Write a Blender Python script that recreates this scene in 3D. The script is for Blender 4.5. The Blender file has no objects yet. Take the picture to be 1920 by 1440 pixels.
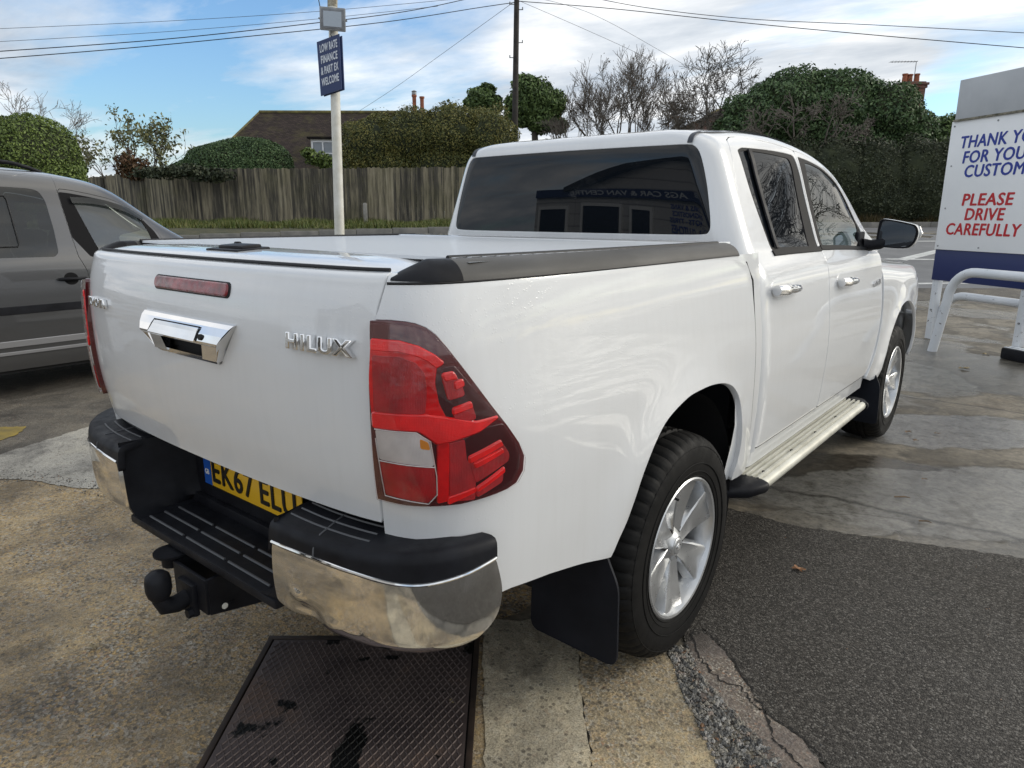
import bpy, bmesh, math, random
import numpy as np
from mathutils import Vector, Matrix
from mathutils.geometry import delaunay_2d_cdt
R = math.radians
SC = bpy.context.scene
# ------------------------------------------------------------------ camera
CAM = np.array([1.8109, -2.0184, 1.4622]); YAW, PITCH, ROLL, FPX = 0.685, -0.2374, 0.0025, 1313.8
cd = bpy.data.cameras.new('camera'); cam = bpy.data.objects.new('camera', cd); SC.collection.objects.link(cam)
cd.sensor_width = 36.0; cd.lens = FPX / 1920 * 36.0; cd.clip_start = 0.05; cd.clip_end = 3000
cam.location = CAM; cam.rotation_mode = 'XYZ'; cam.rotation_euler = (math.pi / 2 + PITCH, -ROLL, YAW)
SC.camera = cam
# ------------------------------------------------------------------ exposure, world, sun
SC.view_settings.view_transform = 'Standard'; SC.view_settings.look = 'None'
SC.view_settings.exposure = 0.18; SC.view_settings.gamma = 1.0
SUN_AZ, SUN_EL = R(40), R(24)          # azimuth measured from +Y towards +X
wd = bpy.data.worlds.new('World'); SC.world = wd; wd.use_nodes = True

class NT:
    """small helper round a node tree"""
    def __init__(s, tree): s.t = tree
    def n(s, typ, **kw):
        nd = s.t.nodes.new(typ)
        for k, v in kw.items():
            if k == 'ins':
                for a, b in v.items(): s.put(nd.inputs[a], b)
            else: setattr(nd, k, v)
        return nd
    def put(s, sock, v):
        if isinstance(v, bpy.types.NodeSocket): s.t.links.new(v, sock)
        else:
            try: sock.default_value = v
            except Exception: sock.default_value = (*v, 1.0)
    def math(s, op, a, b=None, c=None, clamp=False):
        nd = s.t.nodes.new('ShaderNodeMath'); nd.operation = op; nd.use_clamp = clamp
        for i, v in enumerate((a, b, c)):
            if v is not None: s.put(nd.inputs[i], v)
        return nd.outputs[0]
    def vmath(s, op, a, b=None, out=0):
        nd = s.t.nodes.new('ShaderNodeVectorMath'); nd.operation = op
        s.put(nd.inputs[0], a)
        if b is not None: s.put(nd.inputs[1], b)
        return nd.outputs[out]
    def ramp(s, fac, stops, interp='LINEAR'):
        nd = s.t.nodes.new('ShaderNodeValToRGB'); cr = nd.color_ramp; cr.interpolation = interp
        while len(cr.elements) < len(stops): cr.elements.new(0.5)
        for e, (p, c) in zip(cr.elements, stops):
            e.position = p; e.color = (*c, 1) if hasattr(c, '__len__') else (c, c, c, 1)
        s.put(nd.inputs[0], fac); return nd.outputs[0]
    def noise(s, vec, scale, detail=4, rough=0.55, dist=0.0, out=0):
        nd = s.t.nodes.new('ShaderNodeTexNoise')
        if vec is not None: s.put(nd.inputs['Vector'], vec)
        nd.inputs['Scale'].default_value = scale; nd.inputs['Detail'].default_value = detail
        nd.inputs['Roughness'].default_value = rough; nd.inputs['Distortion'].default_value = dist
        return nd.outputs[out]
    def voro(s, vec, scale, out='Color', feature='F1', rnd=1.0):
        nd = s.t.nodes.new('ShaderNodeTexVoronoi'); nd.feature = feature
        s.put(nd.inputs['Vector'], vec); nd.inputs['Scale'].default_value = scale
        nd.inputs['Randomness'].default_value = rnd; return nd.outputs[out]
    def mix(s, fac, a, b, typ='RGBA', blend='MIX'):
        nd = s.t.nodes.new('ShaderNodeMix'); nd.data_type = typ
        if typ == 'RGBA': nd.blend_type = blend; i = (0, 6, 7); o = 2
        else: i = (0, 2, 3); o = 0
        for k, v in zip(i, (fac, a, b)): s.put(nd.inputs[k], v)
        return nd.outputs[o]
    def mapv(s, vec, scale=(1, 1, 1), loc=(0, 0, 0), rot=(0, 0, 0)):
        nd = s.t.nodes.new('ShaderNodeMapping'); s.put(nd.inputs[0], vec)
        nd.inputs['Location'].default_value = loc; nd.inputs['Rotation'].default_value = rot; nd.inputs['Scale'].default_value = scale
        return nd.outputs[0]

def pixdir(px, py):
    cy, sy = math.cos(YAW), math.sin(YAW)
    f = np.array([-sy * math.cos(PITCH), cy * math.cos(PITCH), math.sin(PITCH)]); r = np.array([cy, sy, 0.0]); u = np.cross(r, f)
    return f + r * (px - 960) / FPX - u * (py - 720) / FPX
FWD = np.array([-math.sin(YAW), math.cos(YAW), 0]); RGT = np.array([math.cos(YAW), math.sin(YAW), 0])
def at(px, py, f):
    d = pixdir(px, py); return CAM + d * f / (d @ FWD)
def onX(px, py, X): d = pixdir(px, py); return CAM + d * (X - CAM[0]) / d[0]
def onZ(px, py, Z=0.0): d = pixdir(px, py); return CAM + d * (Z - CAM[2]) / d[2]
def rf(r, f, z=0.0): p = CAM + RGT * r + FWD * f; return np.array([p[0], p[1], z])

def build_world():
    w = NT(wd.node_tree); w.t.nodes.clear()
    sky = w.n('ShaderNodeTexSky', sky_type='NISHITA', sun_disc=False, sun_elevation=SUN_EL, sun_rotation=SUN_AZ, air_density=1.2, dust_density=1.0)
    geo = w.n('ShaderNodeNewGeometry'); d = w.vmath('SCALE', geo.outputs['Incoming']); d.node.inputs['Scale'].default_value = -1.0
    sep = w.n('ShaderNodeSeparateXYZ', ins={0: d}); z = sep.outputs[2]
    zz = w.math('ADD', w.math('MAXIMUM', z, 0.0), 0.11)
    # cloud sheet: direction projected onto a flat layer, turned to the view's axes
    cx = w.math('DIVIDE', sep.outputs[0], zz); cy = w.math('DIVIDE', sep.outputs[1], zz)
    cmb = w.n('ShaderNodeCombineXYZ', ins={0: cx, 1: cy, 2: 0.0}).outputs[0]
    p = w.mapv(cmb, rot=(0, 0, -YAW + R(12)), scale=(0.55, 1.0, 1), loc=(1.7, 0.4, 0))
    a = w.noise(p, 0.75, 8, 0.58, 0.35); b = w.noise(w.mapv(p, loc=(5, 3, 0)), 2.6, 6, 0.6, 0.2)
    cov = w.math('ADD', w.math('MULTIPLY', a, 0.80), w.math('MULTIPLY', b, 0.22))
    # the blue gaps of this sky (directions of real openings in the cloud layer)
    for (px, py, sig, amt) in GAPS:
        v = pixdir(px, py); v = v / np.linalg.norm(v)
        dd = w.math('SUBTRACT', 1.0, w.vmath('DOT_PRODUCT', d, tuple(v), out=1))
        g = w.math('EXPONENT', w.math('MULTIPLY', dd, -1.0 / (2 * sig * sig) * 2))
        cov = w.math('SUBTRACT', cov, w.math('MULTIPLY', g, amt))
    m = w.ramp(cov, [(0.32, 0.0), (0.40, 0.5), (0.50, 1.0)])
    # brighter, warmer cloud towards the veiled sun
    sd = (math.sin(SUN_AZ) * math.cos(SUN_EL), math.cos(SUN_AZ) * math.cos(SUN_EL), math.sin(SUN_EL))
    ds = w.math('MAXIMUM', w.vmath('DOT_PRODUCT', d, sd, out=1), 0.0)
    gl = w.math('POWER', ds, 3.5)
    shade = w.noise(w.mapv(p, loc=(2, 9, 0)), 1.3, 7, 0.6, 0.3)
    base = w.ramp(shade, [(0.30, (0.42, 0.49, 0.58)), (0.47, (0.70, 0.75, 0.81)), (0.64, (1.08, 1.08, 1.08))])
    lit = w.mix(gl, base, w.ramp(shade, [(.34, (.44, .45, .46)), (.50, (.86, .84, .78)), (.64, (1.75, 1.66, 1.45))]))
    blue = w.mix(1.0, sky.outputs[0], (SKYK * 0.90, SKYK * 1.22, SKYK * 1.62, 1), blend='MULTIPLY')
    col = w.mix(m, blue, lit)
    bg = w.n('ShaderNodeBackground', ins={'Color': col, 'Strength': 1.0})
    out = w.n('ShaderNodeOutputWorld', ins={0: bg.outputs[0]})
SKYK = 0.11
GAPS = [(430, 210, 0.10, 0.16), (760, 105, 0.07, 0.13), (1790, 165, 0.032, 0.15), (880, 120, 0.05, 0.10), (250, 190, 0.08, 0.08)]
build_world()
sl = bpy.data.lights.new('sun', 'SUN'); sl.energy = 1.35; sl.angle = R(24); sl.color = (1.0, 0.93, 0.82)
sun = bpy.data.objects.new('sun', sl); SC.collection.objects.link(sun)
sun.rotation_euler = (Vector((-math.sin(SUN_AZ) * math.cos(SUN_EL), -math.cos(SUN_AZ) * math.cos(SUN_EL), -math.sin(SUN_EL)))).to_track_quat('-Z', 'Y').to_euler()

# ------------------------------------------------------------------ helpers
COL = SC.collection
def link(name, me, mat, parent=None, loc=None):
    o = bpy.data.objects.new(name, me); COL.objects.link(o)
    if mat is not None:
        for m in (mat if isinstance(mat, (list, tuple)) else [mat]): me.materials.append(m)
    if parent is not None: o.parent = parent
    if loc is not None: o.location = loc
    return o
def tag(o, label=None, cat=None, group=None, kind=None):
    if label: o['label'] = label
    if cat: o['category'] = cat
    if group: o['group'] = group
    if kind: o['kind'] = kind
    return o
def empty(name, loc=(0, 0, 0), rz=0.0, label=None, cat=None, group=None):
    o = bpy.data.objects.new(name, None); o.empty_display_size = 0.2; COL.objects.link(o); o.location = loc; o.rotation_euler = (0, 0, rz)
    return tag(o, label, cat, group)
def mesh(name, V, F, smooth=False):
    me = bpy.data.meshes.new(name); me.from_pydata([tuple(map(float, v)) for v in V], [], [tuple(map(int, f)) for f in F]); me.update()
    if smooth: me.polygons.foreach_set('use_smooth', [True] * len(me.polygons))
    return me
def quadmesh(name, V, nq, k=4):
    """V: (nq*k,3) array, each run of k vertices one face"""
    V = np.asarray(V, np.float32).reshape(-1, 3); me = bpy.data.meshes.new(name)
    me.vertices.add(len(V)); me.vertices.foreach_set('co', V.ravel())
    me.loops.add(len(V)); me.loops.foreach_set('vertex_index', np.arange(len(V), dtype=np.int32))
    me.polygons.add(nq); me.polygons.foreach_set('loop_start', np.arange(0, len(V), k, dtype=np.int32))
    me.polygons.foreach_set('loop_total', np.full(nq, k, np.int32)); me.update(calc_edges=True); me.validate(); return me
class MB:
    """collects shapes, builds ONE mesh object"""
    def __init__(s): s.v = []; s.f = []; s.sm = []
    def add(s, V, F, smooth=False):
        n = len(s.v); s.v += [tuple(map(float, q)) for q in V]; s.f += [tuple(i + n for i in f) for f in F]; s.sm += [smooth] * len(F); return s
    def box(s, c, d, rot=None, bev=0.0):
        bm = bmesh.new(); bmesh.ops.create_cube(bm, size=1.0)
        for v in bm.verts: v.co = Vector((v.co.x * d[0], v.co.y * d[1], v.co.z * d[2]))
        if bev > 0: bmesh.ops.bevel(bm, geom=bm.edges[:], offset=bev, segments=2, affect='EDGES', profile=0.6)
        M = Matrix.Translation(Vector(c)) @ (rot.to_4x4() if rot is not None else Matrix.Identity(4))
        bm.transform(M); bm.verts.index_update()
        s.add([v.co for v in bm.verts], [[v.index for v in f.verts] for f in bm.faces]); bm.free(); return s
    def tube(s, P, r, n=10, cap=True, smooth=True):
        P = [np.array(p, float) for p in P]; rr = r if hasattr(r, '__len__') else [r] * len(P); V = []; F = []
        T = [P[min(i + 1, len(P) - 1)] - P[max(i - 1, 0)] for i in range(len(P))]
        ref = np.array([0, 0, 1.0]) if abs(T[0][2]) < .9 * np.linalg.norm(T[0]) else np.array([1.0, 0, 0])
        u = np.cross(T[0], ref); u /= np.linalg.norm(u)
        for p, t, q in zip(P, T, rr):
            t = t / np.linalg.norm(t); u = u - t * (u @ t); u /= np.linalg.norm(u); w = np.cross(t, u)
            for k in range(n):
                a = 2 * math.pi * k / n; V.append(p + q * (u * math.cos(a) + w * math.sin(a)))
        for i in range(len(P) - 1):
            for k in range(n): F.append((i * n + k, i * n + (k + 1) % n, (i + 1) * n + (k + 1) % n, (i + 1) * n + k))
        s.add(V, F, smooth)
        if cap: s.add(V[:n], [tuple(range(n))[::-1]]); s.add(V[-n:], [tuple(range(n))])
        return s
    def lathe(s, prof, n=48, axis='X', c=(0, 0, 0), smooth=True, closed=False):
        """prof: (along axis, radius) pairs"""
        V = []; F = []; m = len(prof)
        for k in range(n):
            a = 2 * math.pi * k / n; ca, sa = math.cos(a), math.sin(a)
            for (h, q) in prof:
                p = {'X': (h, q * ca, q * sa), 'Y': (q * sa, h, q * ca), 'Z': (q * ca, q * sa, h)}[axis]
                V.append((p[0] + c[0], p[1] + c[1], p[2] + c[2]))
        for k in range(n):
            k2 = (k + 1) % n
            for i in range(m - 1): F.append((k * m + i, k * m + i + 1, k2 * m + i + 1, k2 * m + i))
        return s.add(V, F, smooth)
    def prism(s, poly, z0, z1, M=None):
        n = len(poly); V = [(p[0], p[1], z0) for p in poly] + [(p[0], p[1], z1) for p in poly]
        F = [tuple(range(n))[::-1], tuple(range(n, 2 * n))] + [(i, (i + 1) % n, n + (i + 1) % n, n + i) for i in range(n)]
        if M is not None: V = [tuple(M @ Vector(v)) for v in V]
        return s.add(V, F)
    def build(s, name, mat, parent=None, loc=None, fix=True):
        me = mesh(name, s.v, s.f)
        me.polygons.foreach_set('use_smooth', s.sm)
        if fix:
            bm = bmesh.new(); bm.from_mesh(me); bmesh.ops.recalc_face_normals(bm, faces=bm.faces); bm.to_mesh(me); bm.free()
        try: me.set_sharp_from_angle(angle=R(42))
        except Exception: pass
        return link(name, me, mat, parent, loc)

def rnd(poly, r, n=5, closed=True):
    """round the corners of a polygon; r may be a list"""
    out = []; N = len(poly)
    for i in range(N):
        p = np.array(poly[i], float); q = r[i] if hasattr(r, '__len__') else r
        if q <= 0 or (not closed and i in (0, N - 1)): out.append(tuple(p)); continue
        a = np.array(poly[i - 1], float); b = np.array(poly[(i + 1) % N], float)
        la, lb = max(1e-9, np.linalg.norm(a - p)), max(1e-9, np.linalg.norm(b - p)); q1 = min(q, la * .45, lb * .45)
        A = p + (a - p) / la * q1; B = p + (b - p) / lb * q1
        for t in np.linspace(0, 1, n): out.append(tuple((1 - t) ** 2 * A + 2 * t * (1 - t) * p + t * t * B))
    return out
def smoothpoly(P, closed=True, n=6):
    """Catmull-Rom through the points"""
    P = [np.array(p, float) for p in P]; N = len(P); out = []
    for i in range(N if closed else N - 1):
        if closed: a, b, c, d = P[i - 1], P[i], P[(i + 1) % N], P[(i + 2) % N]
        else: a, b, c, d = P[max(i - 1, 0)], P[i], P[i + 1], P[min(i + 2, N - 1)]
        for t in np.linspace(0, 1, n, endpoint=False): out.append(tuple(.5 * (2 * b + (c - a) * t + (2 * a - 5 * b + 4 * c - d) * t ** 2 + (3 * b - a - 3 * c + d) * t ** 3)))
    if not closed: out.append(tuple(P[-1]))
    return out
def inpoly(P, poly):
    x, y = P[:, 0], P[:, 1]; c = np.zeros(len(P), bool); n = len(poly); j = n - 1
    for i in range(n):
        xi, yi = poly[i]; xj, yj = poly[j]
        if yi != yj: c ^= ((yi > y) != (yj > y)) & (x < (xj - xi) * (y - yi) / (yj - yi) + xi)
        j = i
    return c
def polyarea(p): p = np.array(p); return .5 * np.sum(p[:, 0] * np.roll(p[:, 1], -1) - np.roll(p[:, 0], -1) * p[:, 1])
def insetpoly(p, d):
    p = np.array(p, float); n = len(p); 
    if polyarea(p) < 0: p = p[::-1]
    a = p - np.roll(p, 1, 0); b = np.roll(p, -1, 0) - p
    a /= np.maximum(np.linalg.norm(a, axis=1, keepdims=True), 1e-9); b /= np.maximum(np.linalg.norm(b, axis=1, keepdims=True), 1e-9)
    na = np.stack([-a[:, 1], a[:, 0]], 1); nb = np.stack([-b[:, 1], b[:, 0]], 1); m = na + nb; L = np.maximum(np.sum(m * m, 1, keepdims=True), .5)
    return p + m / L * 2 * d
def densify(p, st):
    out = []; n = len(p)
    for i in range(n):
        a, b = np.array(p[i]), np.array(p[(i + 1) % n]); k = max(1, int(math.ceil(np.linalg.norm((b - a) / st))))
        for t in range(k): out.append(a + (b - a) * t / k)
    return np.array(out)
def fnormal(f, s, v, es=8e-3, ev=8e-3):
    a = f(s + es, v) - f(s - es, v); b = f(s, v + ev) - f(s, v - ev); n = np.cross(a, b); return n / np.maximum(np.linalg.norm(n, axis=-1, keepdims=True), 1e-12)
def panel(name, f, outer, mat, parent, holes=(), step=(.02, .02), depth=.012, off=0.0, gap=.0025, hgap=None, bev=0.0, mirror=False, flip=False, both=False):
    """a sheet cut to an outline on the surface f(s, v), with lips turned inwards along every edge"""
    st = np.array(step, float); hg = gap if hgap is None else hgap
    loops = [densify(insetpoly(outer, gap), st)] + [densify(insetpoly(h, -hg), st)[::-1] for h in holes]
    co = []; ed = []
    for L in loops:
        b = len(co); n = len(L); co += [tuple(q / st) for q in L]; ed += [(b + i, b + (i + 1) % n) for i in range(n)]
    nb = len(co); L0 = loops[0]; lo, hi = L0.min(0), L0.max(0)
    gx, gy = np.meshgrid(np.arange(lo[0], hi[0], st[0]) + st[0] * .37, np.arange(lo[1], hi[1], st[1]) + st[1] * .41, indexing='ij'); G = np.stack([gx.ravel(), gy.ravel()], 1)
    k = inpoly(G, L0)
    for h in loops[1:]: k &= ~inpoly(G, h)
    G = G[k]; B = np.array(co)
    if len(G):
        dmin = np.full(len(G), 9.0); Gs = G / st
        for i in range(0, len(B), 64): dmin = np.minimum(dmin, np.sqrt(((Gs[:, None] - B[None, i:i + 64]) ** 2).sum(-1)).min(1))
        G = G[dmin > .45]
    co += [tuple(q / st) for q in G]
    vo, _, fo, _, _, _ = delaunay_2d_cdt([Vector(c) for c in co], ed, [], 0, 1e-6)
    uv = np.array([tuple(v) for v in vo]) * st; F = np.array([tuple(q) for q in fo]); C = uv[F].mean(1)
    k = inpoly(C, loops[0])
    for h in loops[1:]: k &= ~inpoly(C, h)
    F = F[k]; a = uv[F]; ar = (a[:, 1, 0] - a[:, 0, 0]) * (a[:, 2, 1] - a[:, 0, 1]) - (a[:, 2, 0] - a[:, 0, 0]) * (a[:, 1, 1] - a[:, 0, 1])
    F[ar < 0] = F[ar < 0][:, ::-1]
    P = f(uv[:, 0], uv[:, 1]); N = fnormal(f, uv[:, 0], uv[:, 1])
    if flip: N = -N; F = F[:, ::-1]
    P = P + N * off
    V = [tuple(p) for p in P]; faces = [tuple(t) for t in F]; LN = [tuple(N[i]) for t in F for i in t]
    b = 0
    for L in loops:
        n = len(L); idx = list(range(b, b + n)); b += n
        Pb, Nb = P[idx], N[idx]; T = np.roll(Pb, -1, 0) - np.roll(Pb, 1, 0); O = np.cross(T, Nb) * (-1 if flip else 1); O /= np.maximum(np.linalg.norm(O, axis=1, keepdims=True), 1e-9)
        rings = [(.0012, .0018), (max(bev, .0016), depth)]; prev = idx; pn = Nb
        for (o_, d_) in rings:
            s0 = len(V); V += [tuple(q) for q in Pb + O * o_ - Nb * d_]
            nn = (O + Nb * .8) if d_ < .003 else O * 1.0 + Nb * (.7 if bev > .003 else .05); nn /= np.linalg.norm(nn, axis=1, keepdims=True)
            for i in range(n):
                j = (i + 1) % n; q = (prev[i], s0 + i, s0 + j, prev[j]); ns = (pn[i], nn[i], nn[j], pn[j])
                if flip: q = q[::-1]; ns = ns[::-1]
                faces.append(q); LN += [tuple(w) for w in ns]
            prev = list(range(s0, s0 + n)); pn = nn
    def mk(sign):
        VV = [(sign * x, y, z) for x, y, z in V] if sign < 0 else V
        if sign < 0:
            FF = []; NN = []; i = 0
            for q in faces: m = len(q); FF.append(q[::-1]); NN += [(-a, b_, c_) for a, b_, c_ in LN[i:i + m]][::-1]; i += m
        else: FF, NN = faces, LN
        me = bpy.data.meshes.new(name); me.from_pydata([tuple(map(float, q)) for q in VV], [], [tuple(map(int, q)) for q in FF]); me.update()
        me.polygons.foreach_set('use_smooth', [True] * len(me.polygons))
        try: me.normals_split_custom_set([tuple(map(float, q)) for q in NN])
        except Exception as e: print('normals', name, e)
        return link(name, me, mat, parent)
    if both: return mk(1), mk(-1)
    return mk(-1 if mirror else 1)
def sheet(name, f, s0, s1, v0, v1, ns, nv, mat, parent, off=0.0, both=False):
    S, Vv = np.meshgrid(np.linspace(s0, s1, ns), np.linspace(v0, v1, nv), indexing='ij'); P = f(S, Vv) + fnormal(f, S, Vv) * off
    F = [(i * nv + j, (i + 1) * nv + j, (i + 1) * nv + j + 1, i * nv + j + 1) for i in range(ns - 1) for j in range(nv - 1)]; P = P.reshape(-1, 3)
    o = link(name, mesh(name, P, F, True), mat, parent)
    if both: return o, link(name, mesh(name, P * [-1, 1, 1], [q[::-1] for q in F], True), mat, parent)
    return o
def text(name, body, size, mat, parent, M, extrude=.002, bold=.0, shear=0.0, sx=1.0, align='LEFT', bevel=0.0, spacing=1.0):
    c = bpy.data.curves.new(name, 'FONT'); c.body = body; c.size = size; c.extrude = extrude; c.offset = bold; c.shear = shear; c.align_x = align; c.bevel_depth = bevel; c.space_character = spacing
    c.resolution_u = 3
    o = bpy.data.objects.new(name, c); COL.objects.link(o); bpy.context.view_layer.update()
    me = bpy.data.meshes.new_from_object(o.evaluated_get(bpy.context.evaluated_depsgraph_get())); bpy.data.objects.remove(o); bpy.data.curves.remove(c)
    me.transform(Matrix.Diagonal((sx, 1, 1, 1))); me.transform(M); me.materials.clear()
    return link(name, me, mat, parent)
def boldtext(name, body, size, mat, parent, thick, extrude=.0012, shear=0.0, spacing=1.0):
    """heavier strokes: the letters laid over themselves, each layer a hair prouder"""
    o = text(name, body, size, mat, parent, Matrix.Identity(4), extrude, 0, shear, 1, spacing=spacing); me = o.data; n = len(me.vertices); c = np.empty(n * 3, np.float32); me.vertices.foreach_get('co', c); c = c.reshape(-1, 3); F = [tuple(p.vertices) for p in me.polygons]; V = []; FF = []
    for i, (dx, dy) in enumerate(((0, 0), (thick, 0), (thick / 2, thick * .35), (thick / 2, -thick * .35))): V.append(c + np.array((dx, dy, .0004 * i))); FF += [tuple(k + i * n for k in f) for f in F]
    m2 = mesh(name, np.vstack(V), FF); m2.materials.append(mat); o.data = m2; return o
def frame(o, x, y):
    """4x4 with local x, y axes and z = x cross y"""
    x = Vector(x).normalized(); y = Vector(y); y = (y - x * y.dot(x)).normalized(); z = x.cross(y); M = Matrix((x, y, z)).transposed().to_4x4(); M.translation = Vector(o); return M
# ------------------------------------------------------------------ materials
def mat(name, col=(.5, .5, .5), rough=.5, metal=0.0, coat=0.0, spec=.5, coat_rough=.03, **kw):
    m = bpy.data.materials.new(name); m.use_nodes = True; b = m.node_tree.nodes['Principled BSDF']
    b.inputs['Base Color'].default_value = (*col, 1); b.inputs['Roughness'].default_value = rough; b.inputs['Metallic'].default_value = metal
    b.inputs['Coat Weight'].default_value = coat; b.inputs['Coat Roughness'].default_value = coat_rough; b.inputs['Specular IOR Level'].default_value = spec
    m['b'] = b.name; return m
def nt(m): return NT(m.node_tree), m.node_tree.nodes['Principled BSDF']
def pos(w, kind='Object'): return w.n('ShaderNodeTexCoord').outputs[kind]
def vary(m, c1, c2, scale, detail=5, rough_var=None, bump=0.0, bscale=None, sc=(1, 1, 1), dist=.01):
    """two-tone noise variation of a material, with optional roughness change and bump"""
    w, b = nt(m); p = w.mapv(pos(w), scale=sc); n = w.noise(p, scale, detail, .6)
    w.put(b.inputs['Base Color'], w.ramp(n, [(.32, c1), (.68, c2)]))
    if rough_var: w.put(b.inputs['Roughness'], w.ramp(w.noise(p, scale * 2.3, 4), [(.3, rough_var[0]), (.7, rough_var[1])]))
    if bump:
        bp = w.n('ShaderNodeBump', ins={'Strength': bump, 'Distance': dist, 'Height': w.noise(p, bscale or scale * 4, 4, .6)}); w.put(b.inputs['Normal'], bp.outputs[0])
    return m
def droplets(m, amt=.25, scale=150.0, dirt=True):
    """rain drops drying on paint: sparse beads, faint run marks"""
    w, b = nt(m); p = pos(w)
    d = w.voro(p, scale, 'Distance'); r = w.voro(p, scale, 'Color')
    keep = w.math('GREATER_THAN', w.n('ShaderNodeSeparateColor', ins={0: r}).outputs[0], .62)
    bead = w.math('MULTIPLY', w.math('SUBTRACT', 1.0, w.math('MULTIPLY', d, 2.6), clamp=True), keep)
    patch = w.ramp(w.noise(p, 5.0, 4), [(.42, 0), (.62, 1)])
    h = w.math('MULTIPLY', bead, patch)
    bp = w.n('ShaderNodeBump', ins={'Strength': amt, 'Distance': .002, 'Height': h}); w.put(b.inputs['Normal'], bp.outputs[0]); w.put(b.inputs['Coat Normal'], bp.outputs[0])
    if dirt:
        run = w.noise(w.mapv(p, scale=(14, 14, 1.2)), 3.0, 5, .6); fil = w.noise(p, 2.2, 6, .62)
        c0 = tuple(b.inputs['Base Color'].default_value)
        k = w.math('MULTIPLY', w.ramp(run, [(.45, 0), (.75, 1)]), .10)
        sep = w.n('ShaderNodeSeparateXYZ', ins={0: p}).outputs[2]
        low = w.math('MULTIPLY', w.ramp(w.math('ADD', w.math('MULTIPLY', sep, -1.6), w.math('MULTIPLY', fil, .9)), [(-.0, 0), (.12, 0), (.5, 1)]), 0)
        w.put(b.inputs['Base Color'], w.mix(k, c0, (c0[0] * .72, c0[1] * .70, c0[2] * .66, 1)))
        w.put(b.inputs['Coat Roughness'], w.ramp(fil, [(.35, .01), (.7, .06)]))
    return m
M = {}
M['paint'] = droplets(mat('white_paint', (.72, .73, .74), .34, 0, 1.0), .22)
M['dark'] = mat('underbody_black', (.008, .008, .009), .8)
M['black'] = vary(mat('black_plastic', (.01, .01, .012), .5, spec=.18), (.006, .006, .008), (.015, .016, .020), 9, 6, (.38, .62), .25, 600, dist=.0006)
M['trim'] = mat('black_window_trim', (.008, .008, .009), .55, spec=.10)
M['ribgrey'] = mat('grey_pad_ribs', (.07, .072, .078), .5)  # paler grey than the black pad and tread
M['rubber'] = vary(mat('tyre_rubber', (.008, .008, .008), .7, spec=.18), (.005, .005, .005), (.013, .0125, .012), 7, 6, (.55, .8), .2, 120, dist=.001)
M['flap'] = vary(mat('mud_flap_rubber', (.01, .011, .016), .6, spec=.25), (.006, .007, .011), (.013, .015, .022), 5, 6, (.45, .7))
M['chrome'] = vary(mat('chrome', (.78, .78, .78), .05, 1.0), (.72, .72, .72), (.84, .84, .84), 6, 5, (.03, .10))
M['chrome_dirty'] = vary(mat('dirty_chrome', (.85, .84, .82), .08, 1.0), (.74, .72, .68), (.90, .89, .87), 4, 6, (.03, .12), .02, 9, dist=.02)
M['alloy'] = vary(mat('alloy_silver', (.58, .59, .60), .30, .75, .3), (.52, .53, .54), (.62, .63, .64), 14, 5, (.26, .36))
M['seam'] = mat('seal_and_gap_black', (.006, .006, .007), .6)
M['rail'] = vary(mat('rail_cover_vinyl', (.2, .19, .17), .6, spec=.25), (.055, .054, .052), (.112, .107, .099), 3, 6, (.45, .65), .35, 500, sc=(1, .35, 1), dist=.0008)
M['slat'] = mat('bed_cover_aluminium', (.60, .62, .64), .45, .1, .15)
M['step'] = vary(mat('step_aluminium', (.62, .61, .54), .4, .3), (.50, .49, .42), (.66, .65, .58), 8, 6, (.3, .5))
M['red'] = mat('red_lens', (.70, .004, .008), .12, 0, 1.0, coat_rough=.01)
M['redbright'] = mat('bright_red_lens', (1.0, .010, .012), .15, 0, 1.0, coat_rough=.01)
M['reddark'] = mat('smoked_red_lens', (.075, .003, .006), .1, 0, 1.0, coat_rough=.01)
M['redmid'] = mat('patterned_red_lens', (.42, .004, .010), .12, 0, 1.0, coat_rough=.01)
M['clear'] = mat('clear_lens', (.74, .74, .72), .15, .35, 1.0, coat_rough=.01)
M['amber'] = mat('amber_bulb', (.75, .30, .04), .2, 0, 1.0)
def lensbump(m, scale, s=.35, stretch=(1, 1, 1), lo=.78, hi=1.2):
    w, b = nt(m); p = w.mapv(pos(w), scale=stretch); v = w.n('ShaderNodeTexWave', wave_type='BANDS', bands_direction='Z', ins={'Vector': p, 'Scale': scale, 'Distortion': 0.0})
    v2 = w.n('ShaderNodeTexWave', wave_type='BANDS', bands_direction='X', ins={'Vector': p, 'Scale': scale, 'Distortion': 0.0})
    bp = w.n('ShaderNodeBump', ins={'Strength': s, 'Distance': .002, 'Height': w.math('ADD', v.outputs[1], v2.outputs[1])}); w.put(b.inputs['Normal'], bp.outputs[0])
    c = tuple(b.inputs['Base Color'].default_value)
    w.put(b.inputs['Base Color'], w.mix(w.ramp(w.noise(p, 22, 3), [(.35, 0), (.65, 1)]), (c[0] * lo, c[1] * lo, c[2] * lo, 1), (min(1, c[0] * hi), c[1], c[2], 1)))
lensbump(M['redmid'], 130, .25); lensbump(M['clear'], 150, .25, lo=.85, hi=1.0); lensbump(M['red'], 18, .12); lensbump(M['redbright'], 95, .15)
M['lampblack'] = mat('lamp_dark_housing', (.050, .002, .005), .25, 0, .6)
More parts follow.
